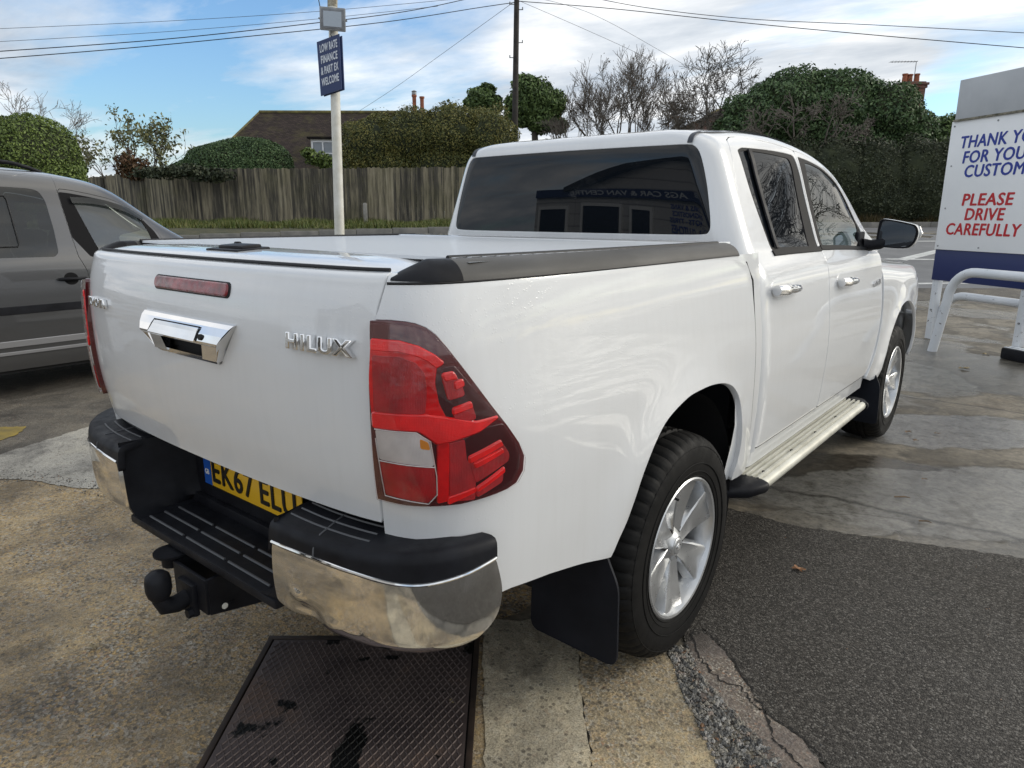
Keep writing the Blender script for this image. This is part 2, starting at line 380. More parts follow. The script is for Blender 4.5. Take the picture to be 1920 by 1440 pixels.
def glass(name, tint, opac, rough=.0, body=(.004, .005, .006), fk=1.2, f0=0.0):
    m = bpy.data.materials.new(name); m.use_nodes = True; w = NT(m.node_tree); w.t.nodes.clear()
    tr = w.n('ShaderNodeBsdfTransparent', ins={'Color': (*tint, 1)}); gl = w.n('ShaderNodeBsdfGlossy', ins={'Color': (1, 1, 1, 1), 'Roughness': rough})
    df = w.n('ShaderNodeBsdfDiffuse', ins={'Color': (*body, 1)}); fr = w.n('ShaderNodeFresnel', ins={'IOR': 1.52})
    a = w.n('ShaderNodeMixShader', ins={0: opac, 1: tr.outputs[0], 2: df.outputs[0]}); fm = w.math('MINIMUM', w.math('ADD', w.math('MULTIPLY', fr.outputs[0], fk), f0), 1.0)
    b = w.n('ShaderNodeMixShader', ins={0: fm, 1: a.outputs[0], 2: gl.outputs[0]}); w.n('ShaderNodeOutputMaterial', ins={0: b.outputs[0]}); return m
M['privacy'] = glass('privacy_glass', (.05, .055, .06), .92, 0, (.005, .007, .010), .85)
M['clearglass'] = glass('tinted_clear_glass', (.40, .52, .52), .12, 0, (.010, .016, .018), .75)
M['vanglass'] = glass('van_glass', (.30, .33, .32), .35, 0, (.05, .052, .05))
M['vanclear'] = glass('van_front_glass', (.70, .78, .72), .15, 0, (.09, .115, .10), 1.2, .06)
M['badge'] = mat('badge_chrome', (.88, .88, .88), .07, 1.0)
M['lens'] = glass('lamp_outer_lens', (1.0, .96, .96), 0.0, 0, fk=.6)
M['mirror'] = mat('mirror_glass', (.55, .60, .66), .02, 1.0)
M['seat'] = mat('seat_cloth', (.03, .03, .032), .85)
M['dash'] = mat('dashboard_plastic', (.03, .032, .035), .6)
M['yellow'] = mat('plate_yellow', (.85, .50, .02), .35, 0, .4)
M['platebk'] = mat('plate_black', (.006, .006, .006), .4)
M['eublue'] = mat('plate_blue', (.01, .09, .42), .35, 0, .4)
M['platewhite'] = mat('plate_white_letters', (.75, .75, .72), .4)
M['grey_van'] = mat('grey_metallic_paint', (.12, .12, .122), .30, .60, 1.0)
w_, b_ = nt(M['grey_van']); w_.put(b_.inputs['Base Color'], w_.mix(w_.noise(pos(w_), 900, 2), (.07, .07, .072, 1), (.125, .125, .128, 1)))
M['post_white'] = vary(mat('cream_post_paint', (.7, .69, .62), .5), (.62, .60, .52), (.78, .77, .71), 6, 6, (.4, .6))
M['sign_white'] = vary(mat('white_sign_sheet', (.85, .86, .87), .35), (.80, .82, .83), (.88, .89, .90), 1.5, 5, (.3, .45))
M['sign_blue'] = mat('navy_sign_sheet', (.012, .024, .11), .4)
M['let_blue'] = mat('blue_lettering', (.015, .04, .30), .4)
M['let_red'] = mat('red_lettering', (.50, .012, .02), .4)
M['let_pale'] = mat('pale_lettering', (.62, .66, .72), .5)
M['fin_blue'] = mat('finance_sign_blue', (.025, .045, .13), .45)
M['galv'] = vary(mat('grey_metal', (.3, .31, .32), .45, .5), (.22, .23, .24), (.36, .37, .38), 10, 5)
w_, b_ = nt(M.setdefault('chip_white', mat('chipped_white_paint', (.72, .74, .76), .35)))
p_ = pos(w_); n_ = w_.noise(p_, 16, 6, .7); k_ = w_.ramp(n_, [(.63, 0), (.66, 1)])
w_.put(b_.inputs['Base Color'], w_.mix(k_, w_.ramp(w_.noise(p_, 3, 5), [(.3, (.62, .65, .68)), (.7, (.76, .78, .80))]), (.10, .085, .07, 1)))
# ------------------------------------------------------------------ ground
TZF = [(-60, 0), (7.6, 0), (9, .03), (12, .20), (15, .56), (18, .91), (19.4, 1.02), (22, 1.07), (24, 1.10), (40, 1.2), (200, 1.2)]
_tx = np.arange(-60, 200, .25); _ty = np.interp(_tx, *zip(*TZF)); _k = np.exp(-.5 * (np.arange(-8, 9) / 3.) ** 2); _ty = np.convolve(np.pad(_ty, 8, mode='edge'), _k / _k.sum(), 'valid')
def tz(f): return np.interp(f, _tx, _ty)
def fof(P): return (np.asarray(P)[..., :2] - CAM[:2]) @ FWD[:2]
def ground_hit(px, py):
    d = pixdir(px, py); d = d / (d @ FWD)
    for f in np.arange(.8, 60, .02):
        p = CAM + d * f
        if p[2] <= tz(f): return p
    return CAM + d * 60
def gsheet(name, poly, m, h, label=None, step=None, kind='structure', ragged=0):
    """thin ground sheet following the terrain, poly in world xy"""
    V = np.array([p[:2] for p in poly], float)
    if ragged: rg_ = np.random.default_rng(len(name)); V = densify(V, .03); V = V + rg_.normal(0, ragged, V.shape)
    f = fof(V)
    if f.max() < 7.4 and step is None:
        me = mesh(name, [(x, y, h) for x, y in V], [tuple(range(len(V)))])
    else:
        st = step or .5; L = densify(V, st); n = len(L); lo, hi = L.min(0), L.max(0)
        gx, gy = np.meshgrid(np.arange(lo[0], hi[0], st), np.arange(lo[1], hi[1], st)); G = np.stack([gx.ravel(), gy.ravel()], 1); G = G[inpoly(G, L)]
        vo, _, fo, _, _, _ = delaunay_2d_cdt([Vector(q) for q in L] + [Vector(q) for q in G], [(i, (i + 1) % n) for i in range(n)], [], 0, 1e-6)
        U = np.array([tuple(q) for q in vo]); F = np.array([tuple(q) for q in fo]); F = F[inpoly(U[F].mean(1), L)]
        me = mesh(name, np.column_stack([U, tz(fof(U)) + h]), F)
    bm = bmesh.new(); bm.from_mesh(me); bmesh.ops.recalc_face_normals(bm, faces=bm.faces)
    for q in bm.faces:
        if q.normal.z < 0: q.normal_flip()
    bm.to_mesh(me); bm.free()
    o = link(name, me, m); o['kind'] = kind
    if label: o['label'] = label
    return o
def gmat(name, fn): m = mat(name, (.2, .2, .2), .8); w, b = nt(m); fn(w, b, pos(w)); return m
def wob(w, p, s, a):  # warped position for irregular stain edges
    return w.vmath('ADD', p, w.vmath('MULTIPLY', w.noise(p, s, 4, .6, out=1), (a, a, 0)))
def g_tarmac(w, b, p):
    st = w.voro(p, 185, 'Color'); sv = w.n('ShaderNodeSeparateColor', ins={0: st}).outputs[0]; dist = w.voro(p, 185, 'Distance')
    big = w.noise(p, 1.3, 6, .62); base = w.ramp(big, [(.3, (.034, .031, .028)), (.7, (.066, .060, .052))])
    stone = w.ramp(sv, [(0, (.014, .013, .011)), (.50, (.060, .054, .047)), (.85, (.165, .15, .13)), (.985, (.30, .28, .25))])
    c = w.mix(.62, base, stone); c = w.mix(w.ramp(w.noise(p, 320, 2), [(.4, 0), (.7, .45)]), c, (.016, .015, .014, 1))
    w.put(b.inputs['Base Color'], c); w.put(b.inputs['Roughness'], w.ramp(big, [(.35, .55), (.65, .85)])); b.inputs['Specular IOR Level'].default_value = .2
    h = w.math('ADD', w.math('MULTIPLY', w.math('SUBTRACT', 1, dist), .6), w.math('MULTIPLY', w.noise(p, 60, 4), .6))
    w.put(b.inputs['Normal'], w.n('ShaderNodeBump', ins={'Strength': .9, 'Distance': .006, 'Height': h}).outputs[0])
def _st(px, py, rx, ry, col, k): q = onZ(px, py, 0); return (float(q[0]), float(q[1]), rx, ry, YAW, col, k)
STAINS = [_st(1530, 885, .95, .42, (.058, .050, .040), .85), _st(1790, 806, .85, .42, (.19, .185, .175), .85), _st(1800, 930, 1.1, .48, (.20, .195, .18), .75), _st(1880, 705, 1.1, .75, (.085, .078, .064), .7), _st(1690, 700, .5, .9, (.16, .155, .14), .6), _st(1420, 975, .8, .16, (.22, .21, .19), .5)]
def g_concrete(w, b, p):
    q = wob(w, p, 1.4, .5); big = w.noise(q, .55, 8, .66); mid = w.noise(w.mapv(q, loc=(3, 5, 1)), 1.7, 8, .68, .6); fine = w.noise(p, 45, 5, .7)
    c = w.ramp(big, [(.30, (.10, .086, .064)), (.48, (.22, .19, .142)), (.62, (.31, .272, .21)), (.75, (.19, .158, .112))])
    c = w.mix(w.ramp(mid, [(.50, 0), (.58, .60)]), c, (.072, .062, .046, 1))           # dark mossy staining
    c = w.mix(w.ramp(w.noise(w.mapv(q, loc=(9, 1, 0)), 1.1, 7, .7), [(.60, 0), (.72, .5)]), c, (.15, .105, .060, 1))   # rust and earth
    wet = w.ramp(w.noise(w.mapv(wob(w, p, 2.0, .35), loc=(7.3, 2.2, 0), scale=(.7, 1.0, 1)), .62, 5, .52), [(.505, 0), (.525, 1), (1, 1)])
    rim = w.ramp(w.noise(w.mapv(wob(w, p, 2.0, .35), loc=(7.3, 2.2, 0), scale=(.7, 1.0, 1)), .62, 5, .52), [(.488, 0), (.503, .55), (.522, 0)])
    c = w.mix(rim, c, (.050, .046, .038, 1)); c = w.mix(w.math('MULTIPLY', wet, .42), c, (.105, .105, .100, 1))
    c = w.mix(w.ramp(fine, [(.3, .35), (.7, 0)]), c, (.05, .046, .04, 1)); spk = w.ramp(w.noise(p, 160, 2), [(.68, 0), (.76, .5)]); c = w.mix(spk, c, (.32, .31, .28, 1))
    for (x0, y0, rx, ry, ang, colr, kk) in STAINS:  # wet patches lying where this forecourt holds water
        q2 = w.mapv(wob(w, wob(w, p, 1.1, .55), 5, .16), loc=(0, 0, 0)); q2 = w.vmath('SUBTRACT', q2, (x0 + .35, y0 + .35, 0)); q2 = w.n('ShaderNodeVectorRotate', rotation_type='Z_AXIS', ins={'Vector': q2, 'Angle': -ang}).outputs[0]
        dd = w.vmath('LENGTH', w.vmath('MULTIPLY', q2, (1 / rx, 1 / ry, 0)), out=1); mk = w.ramp(dd, [(.93, 1), (1.0, 0)]); rim2 = w.ramp(dd, [(.90, 0), (.96, .7), (1.0, .5), (1.06, 0)]) if False else w.math('MULTIPLY', w.math('SUBTRACT', 1, w.math('MULTIPLY', w.math('ABSOLUTE', w.math('SUBTRACT', dd, .985)), 22), clamp=True), .55)
        c = w.mix(w.math('MULTIPLY', mk, kk), c, (*colr, 1)); c = w.mix(rim2, c, (.045, .040, .032, 1)); wet = w.math('MAXIMUM', wet, mk)
    ck = w.voro(wob(w, p, 3, .25), .38, 'Distance', 'DISTANCE_TO_EDGE'); c = w.mix(w.ramp(ck, [(0, .8), (.006, .35), (.012, 0)]), c, (.03, .027, .022, 1))
    gr_ = w.noise(p, 26, 7, .75); c = w.mix(1.0, c, w.ramp(gr_, [(.30, (.55, .54, .52)), (.50, (1, 1, 1)), (.70, (1.35, 1.34, 1.30))]), blend='MULTIPLY'); gr2 = w.noise(p, 7, 8, .75, .4); c = w.mix(1.0, c, w.ramp(gr2, [(.36, (.62, .60, .56)), (.52, (1, 1, 1)), (.68, (1.22, 1.20, 1.15))]), blend='MULTIPLY')
    w.put(b.inputs['Base Color'], c); w.put(b.inputs['Roughness'], w.mix(wet, w.ramp(mid, [(.4, .6), (.7, .8)]), (.25, .25, .25, 1)))
    w.put(b.inputs['Normal'], w.n('ShaderNodeBump', ins={'Strength': .4, 'Distance': .006, 'Height': w.math('ADD', w.math('ADD', fine, w.math('MULTIPLY', gr_, .8)), w.math('MULTIPLY', mid, .8))}).outputs[0])
def aggregate(w, b, p, light, dark, tan, tanm, sc=105, open_=.5):
    q = wob(w, p, 2.0, .25); big = w.noise(q, 1.1, 7, .65); v = w.voro(w.vmath('ADD', p, w.vmath('MULTIPLY', w.noise(p, 70, 2, out=1), (.006, .006, 0))), sc, 'Color'); d = w.voro(p, sc, 'Distance')
    sepc = w.n('ShaderNodeSeparateColor', ins={0: v}); sv = sepc.outputs[0]
    st = w.ramp(sv, [(0, (.055, .047, .038)), (.25, (.20, .165, .12)), (.5, tan), (.75, (.29, .265, .225)), (.92, (.46, .43, .37)), (1, (.30, .15, .075))])
    cem = w.ramp(big, [(.32, dark), (.52, light), (.70, tanm)])
    ex = w.ramp(w.noise(w.mapv(q, loc=(4, 4, 0)), 2.6, 7, .7), [(open_ - .10, .25), (open_ + .1, .8)])
    c = w.mix(ex, cem, st); c = w.mix(w.ramp(w.noise(p, 210, 3, .7), [(.38, .55), (.55, 0)]), c, (.045, .038, .030, 1))
    c = w.mix(w.ramp(w.noise(w.mapv(q, loc=(1, 8, 0)), 3.2, 6, .7), [(.55, 0), (.68, .45)]), c, (.070, .060, .046, 1))
    g2 = w.noise(w.mapv(q, loc=(7, 3, 2)), 1.9, 8, .72, .5); c = w.mix(1.0, c, w.ramp(g2, [(.35, (.45, .45, .46)), (.50, (1, 1, 1)), (.64, (1.38, 1.36, 1.30))]), blend='MULTIPLY'); fl_ = w.math('MULTIPLY', w.math('GREATER_THAN', w.n('ShaderNodeSeparateColor', ins={0: w.voro(p, 62, 'Color')}).outputs[1], .86), w.math('LESS_THAN', w.voro(p, 62, 'Distance'), .42)); c = w.mix(w.math('MULTIPLY', fl_, .55), c, (.040, .034, .028, 1))
    w.put(b.inputs['Base Color'], c); w.put(b.inputs['Roughness'], w.ramp(big, [(.3, .6), (.7, .85)]))
    w.put(b.inputs['Normal'], w.n('ShaderNodeBump', ins={'Strength': .7, 'Distance': .006, 'Height': w.math('ADD', w.math('MULTIPLY', w.math('SUBTRACT', 1, d), ex), w.math('MULTIPLY', w.noise(p, 130, 4), .5))}).outputs[0])
M['g_tarmac'] = gmat('tarmac_ground', g_tarmac); M['g_conc'] = gmat('stained_concrete', g_concrete)
M['g_agg'] = gmat('exposed_aggregate', lambda w, b, p: aggregate(w, b, p, (.40, .30, .165), (.185, .140, .085), (.50, .325, .125), (.52, .345, .135)))
M['g_strip'] = gmat('pale_concrete_strip', lambda w, b, p: aggregate(w, b, p, (.54, .48, .35), (.40, .345, .24), (.40, .32, .22), (.54, .46, .32), 70, .74))
M['g_tan'] = gmat('yellow_gravel_concrete', lambda w, b, p: aggregate(w, b, p, (.46, .38, .24), (.30, .22, .125), (.46, .33, .18), (.52, .42, .25), 95, .50))
M['g_smooth'] = gmat('grey_concrete_patch', lambda w, b, p: aggregate(w, b, p, (.45, .43, .38), (.36, .34, .29), (.40, .38, .33), (.48, .46, .40), 160, .95))
M['g_path'] = gmat('dark_old_tarmac', lambda w, b, p: aggregate(w, b, p, (.115, .104, .086), (.062, .056, .047), (.115, .104, .085), (.14, .122, .09), 170, .6))
M['g_road'] = vary(mat('road_tarmac', (.12, .12, .12), .75), (.13, .13, .132), (.185, .185, .187), .8, 8, (.55, .8), .3, 90)
M['g_paint'] = vary(mat('road_paint', (.6, .6, .58), .6), (.42, .42, .40), (.70, .70, .67), 9, 6)
M['g_yellow'] = vary(mat('worn_yellow_paint', (.4, .3, .05), .7), (.16, .13, .06), (.36, .26, .05), 9, 6)
M['g_soil'] = vary(mat('verge_soil', (.05, .05, .03), .9), (.035, .04, .018), (.085, .075, .035), 3, 7, None, .6, 30, dist=.03)
M['kerb'] = vary(mat('kerb_stone', (.2, .2, .19), .8), (.13, .13, .12), (.22, .21, .19), 4, 6)
# terrain sheet to the horizon
fs = np.concatenate([np.arange(-40, -4, 4), np.arange(-4, 27, .5), np.arange(27, 60, 4), [80, 120, 180, 300, 600, 1500]]); rs = np.concatenate([[-1500, -500, -200, -100, -60], np.arange(-40, 41, 4), [60, 100, 200, 500, 1500]])
V = [rf(r, f, tz(f)) for f in fs for r in rs]; nr = len(rs)
o = link('ground', mesh('ground', V, [(i * nr + j, i * nr + j + 1, (i + 1) * nr + j + 1, (i + 1) * nr + j) for i in range(len(fs) - 1) for j in range(nr - 1)], True), M['g_conc']); o['kind'] = 'structure'
def rq(f0, f1, k0=0, k1=0, r0=-60, r1=60): return [rf(r0, f0 + k0 * r0), rf(r1, f0 + k0 * r1), rf(r1, f1 + k1 * r1), rf(r0, f1 + k1 * r0)]
KS = .30  # the road runs slightly across the view
gsheet('road', rq(12.2, 19.3, .0, KS, -22, 45), M['g_road'], .004, step=1.0)
gsheet('footpath', rq(11.1, 12.2), M['g_path'], .004, step=.8)
gsheet('verge', rq(19.5, 60, KS, 0, -22, 45), M['g_soil'], .06, step=1.5)
k = MB()
for r in np.arange(-22, 45, .88):
    fk_ = 19.4 + KS * r; c = rf(r, fk_, tz(fk_) + .05); k.box(c, (.905, .13, .24), Matrix.Rotation(YAW + math.atan(KS), 3, 'Z'), .012)
o = k.build('kerb', M['kerb']); o['kind'] = 'structure'
def pxq(L): return [ground_hit(*q) for q in L]
def stripe(name, a, b, w0): # painted line between two pixels' ground points
    a, b = ground_hit(*a), ground_hit(*b); d = (b - a)[:2]; d /= np.linalg.norm(d); n = np.array([-d[1], d[0]]) * w0 / 2
    return [a[:2] + n, a[:2] - n, b[:2] - n, b[:2] + n]
for a, b, w0 in [((1560, 533), (1990, 527), .12), ((1560, 484), (1990, 487), .12), ((1690, 486), (1790, 462), .22), ((1600, 452), (1990, 449), .12), ((1850, 486), (1960, 460), .22)]:
    gsheet('road_marking', stripe('m', a, b, w0), M['g_paint'], .008, step=.6)
# forecourt surfaces; outlines on the ground plane
Z = lambda L: [onZ(*q, 0.0) for q in L]
tl = rnd([tuple(p[:2]) for p in Z([(1360, 952), (1500, 988), (1640, 1008), (1760, 1024), (1920, 1046)])] + [(9, 3.2), (9, -6), (1.9, -6), tuple(onZ(1560, 1440)[:2]), tuple(onZ(1440, 1395)[:2]), tuple(onZ(1380, 1330)[:2]), tuple(onZ(1315, 1260)[:2]), tuple(onZ(1285, 1205)[:2]), (.80, .3)], .04)
gsheet('tarmac', tl, M['g_tarmac'], .006, ragged=.006)
agg = [tuple(q[:2]) for q in Z([(0, 885), (70, 890), (140, 905), (200, 905), (300, 915)])] + [(-.5, .6), (.45, .6), tuple(onZ(912, 1180)[:2]), tuple(onZ(914, 1440)[:2]), (.85, -3.0), (-6, -5.5), tuple(onZ(-400, 870)[:2])]
gsheet('aggregate_concrete', agg, M['g_agg'], .004, ragged=.004)
gsheet('concrete_strip', [tuple(onZ(905, 1165)[:2]), tuple(onZ(1080, 1165)[:2]), tuple(onZ(1092, 1300)[:2]), tuple(onZ(1112, 1440)[:2]), (1.15, -2.6), (.85, -2.6), tuple(onZ(912, 1440)[:2])], M['g_strip'], .007, ragged=.003)
gsheet('gravel_concrete_strip', [tuple(onZ(1080, 1165)[:2]), (.75, .2), tuple(onZ(1250, 1215)[:2]), tuple(onZ(1285, 1310)[:2]), tuple(onZ(1352, 1440)[:2]), (1.55, -2.2), (1.15, -2.6), tuple(onZ(1112, 1440)[:2]), tuple(onZ(1092, 1300)[:2])], M['g_tan'], .0075, ragged=.005)
gsheet('concrete_patch', [tuple(q[:2]) for q in Z([(-300, 890), (0, 857), (60, 838), (180, 800), (330, 860), (330, 930), (200, 921), (140, 920), (70, 906), (0, 902), (-300, 960)])], M['g_smooth'], .008, ragged=.007)
gsheet('old_tarmac', [tuple(q[:2]) for q in Z([(-300, 892), (0, 858), (60, 839), (180, 801), (500, 720)])] + [(-2.4, 8), (-14, 8), (-14, 0)], M['g_path'], .005, ragged=.008)
gsheet('bay_marking', [tuple(q[:2]) for q in Z([(-60, 806), (52, 804), (30, 822), (-60, 845)])], M['g_yellow'], .009, ragged=.008)
# loose gravel along the broken tarmac edge
def scatter(name, poly, n, s0, s1, m, seed, z=.008):
    rg = np.random.default_rng(seed); P = np.array([q[:2] for q in poly]); lo, hi = P.min(0), P.max(0); G = rg.uniform(lo, hi, (n * 6, 2)); G = G[inpoly(G, P)][:n]; V = []; F = []
    for g in G:
        s = rg.uniform(s0, s1); k0 = len(V); a = rg.uniform(0, 6.28)
        pts = np.array([(1, 0, 0), (-.2, .8, 0), (-.9, -.1, 0), (.1, -.9, 0), (.1, 0, .8), (.05, .1, -.4)]) * rg.uniform(.7, 1.2, (6, 1)) * s; c, sn = math.cos(a), math.sin(a)
        pts = pts @ np.array([[c, sn, 0], [-sn, c, 0], [0, 0, 1]]); V += [tuple(q + (g[0], g[1], z + s * .2)) for q in pts]
        F += [tuple(k0 + i for i in t) for t in ((0, 1, 4), (1, 2, 4), (2, 3, 4), (3, 0, 4), (1, 0, 5), (2, 1, 5), (3, 2, 5), (0, 3, 5))]
    return link(name, mesh(name, V, F), m)
M['stone'] = mat('grit_stones', (.2, .18, .15), .8); w_, b_ = nt(M['stone'])
w_.put(b_.inputs['Base Color'], w_.ramp(w_.n('ShaderNodeSeparateColor', ins={0: w_.voro(pos(w_), 75, 'Color')}).outputs[0], [(0, (.05, .05, .05)), (.4, (.15, .145, .135)), (.7, (.26, .235, .19)), (.9, (.33, .32, .30)), (1, (.25, .13, .06))]))
gp = Z([(1250, 1215), (1290, 1215), (1320, 1275), (1385, 1345), (1445, 1405), (1480, 1450), (1352, 1450), (1285, 1310)])
o = scatter('loose_gravel', gp, 1500, .003, .009, M['stone'], 3); o['kind'] = 'stuff'; o['label'] = 'loose grey and tan grit along the broken tarmac edge'
gj = Z([(-40, 880), (70, 886), (140, 902), (205, 905), (330, 925), (335, 950), (250, 945), (150, 930), (60, 912), (-40, 906)])
o = scatter('joint_grit', gj, 420, .002, .007, M['stone'], 9); o['kind'] = 'stuff'; o['label'] = 'grit in the joint between the grey concrete patch and the tan concrete'
o = scatter('surface_grit', Z([(0, 950), (440, 1000), (560, 1180), (430, 1440), (0, 1440)]), 260, .0015, .005, M['stone'], 10, .004); o['kind'] = 'stuff'; o['label'] = 'scattered small stones on the tan concrete beside the drain cover'
o = scatter('tarmac_chippings', Z([(1330, 1180), (1420, 985), (1900, 1060), (1920, 1440), (1580, 1440)]), 240, .0015, .0045, M['stone'], 11, .006); o['kind'] = 'stuff'; o['label'] = 'pale chippings scattered over the dark tarmac'
gsheet('gravel_bed', [q for q in gp], M['g_path'], .0065)
# broken tarmac slabs by the rear wheel and the cracks between them
M['crackm'] = mat('crack_dark', (.012, .011, .010), .95)
M['g_slab'] = gmat('worn_brown_tarmac', lambda w, b, p: aggregate(w, b, p, (.13, .105, .095), (.075, .062, .056), (.12, .10, .09), (.165, .13, .11), 150, .6))
gsheet('worn_tarmac', [tuple(onZ(*q)[:2]) for q in ((1288, 1208), (1318, 1185), (1372, 1236), (1412, 1300), (1440, 1342), (1490, 1376), (1556, 1450), (1425, 1450), (1418, 1410), (1398, 1377), (1358, 1348), (1318, 1318), (1300, 1262))], M['g_slab'], .0072, ragged=.005)
ck = MB()
def crack(pts, wd_):
    rg = random.Random(len(pts) * 7 + int(pts[0][0])); P = [(a + rg.gauss(0, 2.2), b + rg.gauss(0, 1.8)) for a, b in smoothpoly(pts, False, 9)]; P = [onZ(*q, 0.0) for q in P]; L = []; Rr = []
    for i, q in enumerate(P):
        t = P[min(i + 1, len(P) - 1)] - P[max(0, i - 1)]; n = np.array([-t[1], t[0], 0]); n /= np.linalg.norm(n); k = wd_ * .62 * rg.choice((.35, .6, .8, 1.0, 1.7)) * (.3 if i in (0, len(P) - 1) else 1); L.append(q + n * k + (0, 0, .0088)); Rr.append(q - n * k * rg.uniform(.4, 1) + (0, 0, .0088))
    n = len(P); ck.add(L + Rr, [(i, n + i, n + i + 1, i + 1) for i in range(n - 1)])
crack([(1300, 1185), (1312, 1235), (1350, 1275), (1385, 1290), (1412, 1320), (1440, 1345), (1450, 1385), (1480, 1415), (1510, 1445)], .006)
crack([(1318, 1180), (1340, 1200), (1372, 1235), (1412, 1300), (1440, 1340), (1490, 1375), (1540, 1420), (1555, 1450)], .005)
crack([(1285, 1210), (1300, 1262), (1318, 1320), (1360, 1350), (1400, 1378), (1420, 1412), (1428, 1450)], .008)
o = ck.build('tarmac_cracks', M['crackm'], fix=False); o['kind'] = 'structure'
# steel plate over the drain
gc = [np.array(onZ(*q)) for q in ((508, 1199), (903, 1197), (913, 1440), (428, 1440))]
ex = (gc[1] - gc[0])[:2]; lx = np.linalg.norm(ex); ex /= lx; ey = np.array([ex[1], -ex[0]]); ly = 1.05
g0 = gc[0][:2]
dp = empty('drain_cover', (*(g0 + ex * lx / 2 + ey * ly / 2), 0), math.atan2(ex[1], ex[0]), 'rusty brown diamond pattern steel drain cover set in the concrete behind the truck', 'drain cover')
m = mat('rusty_chequer_plate', (.08, .06, .055), .55, .5); w, b = nt(m); p = pos(w)
nz = w.noise(p, 3, 7, .65); c = w.ramp(nz, [(.3, (.060, .048, .050)), (.55, (.125, .098, .090)), (.75, (.21, .13, .085))])
w.put(b.inputs['Base Color'], w.mix(w.ramp(w.noise(w.mapv(p, loc=(3, 1, 0)), 7, 5, .6), [(.60, 0), (.63, 1)]), c, (.008, .008, .008, 1))); w.put(b.inputs['Roughness'], w.ramp(nz, [(.3, .35), (.7, .65)])); q3 = w.vmath('ADD', p, w.vmath('MULTIPLY', w.noise(p, 9, 4, .6, out=1), (.09, .09, 0))); q3 = w.vmath('SUBTRACT', q3, (.045 + .03, .045 - .08, 0)); dd3 = w.vmath('LENGTH', w.vmath('MULTIPLY', q3, (1 / .045, 1 / .17, 0)), out=1); cin = b.inputs['Base Color'].links[0].from_socket; w.put(b.inputs['Base Color'], w.mix(w.ramp(dd3, [(.9, 1), (1, 0)]), cin, (.007, .007, .007, 1))); M['chequer'] = m
pl = MB(); pl.box((0, 0, .009), (lx - .05, ly - .05, .008)); pl.build('plate', M['chequer'], dp)
rb = MB(); sp = .0150; hx, hy = lx / 2 - .035, ly / 2 - .035; i = -80   # raised diamond ribs
for sgn in (1, -1):
    for i in range(-110, 111):
        cc = i * sp * 1.6; a = math.radians(60) * sgn; dx, dy = math.cos(a), math.sin(a); seg = []
        t = np.linspace(-1.2, 1.2, 481); X = cc + t * dx; Y = t * dy; k = (abs(X) < hx) & (abs(Y) < hy)
        if k.sum() > 4: t = t[k]; P0 = np.array((cc + t[0] * dx, t[0] * dy)); P1 = np.array((cc + t[-1] * dx, t[-1] * dy)); n = np.array((-dy, dx)) * .0030; n2 = n * .40; z0, z1 = .0125, .0155 + .0002 * sgn; rb.add([(*(P0 + n), z0), (*(P1 + n), z0), (*(P1 + n2), z1), (*(P0 + n2), z1), (*(P1 - n2), z1), (*(P0 - n2), z1), (*(P1 - n), z0), (*(P0 - n), z0)], [(0, 1, 2, 3), (3, 2, 4, 5), (5, 4, 6, 7)])
rb.build('raised_pattern', M['chequer'], dp)
fr = MB(); 
for (cx_, cy_, sx_, sy_) in ((0, ly / 2 - .012, lx, .02), (0, -ly / 2 + .012, lx, .02), (lx / 2 - .011, 0, .018, ly - .044), (-lx / 2 + .011, 0, .018, ly - .044)): fr.box((cx_, cy_, .008), (sx_, sy_, .014), None, .002)
fr.build('frame', vary(mat('drain_frame_iron', (.03, .025, .022), .6, .4), (.018, .016, .015), (.06, .04, .03), 9), dp)
gp_ = MB(); gp_.box((0, 0, .0055), (lx - .02, ly - .02, .003)); gp_.build('gap_recess', M['crackm'], dp)
# fallen leaves and twigs
M['leafm'] = [vary(mat('dead_leaf', c, .7), tuple(v * .7 for v in c), tuple(v * 1.3 for v in c), 40) for c in ((.30, .15, .07), (.28, .22, .12), (.16, .10, .05))]
rl = random.Random(8)
def leaf(px, py, s, mi, label, k=0):
    c = onZ(px, py, 0); a0 = rl.uniform(0, 6.28); V = [(0, 0, .006)]; n = 18
    for i in range(n):
        a = 2 * math.pi * i / n; r = s * (1 - .38 * (i % 3 == 1) - .12 * (i % 2)) * (1 + .25 * math.cos(a)); V.append((r * math.cos(a + a0), r * .7 * math.sin(a + a0), .004 + .012 * abs(math.sin(a * 1.5 + k)) * s / .04))
    F = [(0, 1 + i, 1 + (i + 1) % n) for i in range(n)]
    o = link('fallen_leaf', mesh('fallen_leaf', V, F), M['leafm'][mi], None, (c[0], c[1], .007)); tag(o, label, 'leaf', 'fallen leaves')
leaf(1498, 1071, .030, 0, 'single orange brown leaf lying on the dark tarmac beside the rear wheel')
leaf(1806, 691, .055, 1, 'large pale tan leaf on the wet concrete in front of the white hoop')
leaf(1848, 664, .040, 1, 'yellowish leaf on the concrete nearest the right leg of the sign')
leaf(1704, 811, .030, 2, 'small brown leaf on the wet concrete right of the front wheel')
leaf(1716, 827, .024, 2, 'dark crumpled leaf on the concrete just below the small brown one')
leaf(1758, 814, .022, 2, 'dark leaf scrap on the wet grey concrete patch right of the front wheel')
leaf(177, 1219, .022, 1, 'tiny pale yellow leaf on the gravelly concrete left of the tow bar')
leaf(848, 1322, .012, 1, 'tiny white fleck of leaf on the steel drain cover')
leaf(1735, 900, .018, 2, 'little dark leaf alone on the wet concrete right of the side step')
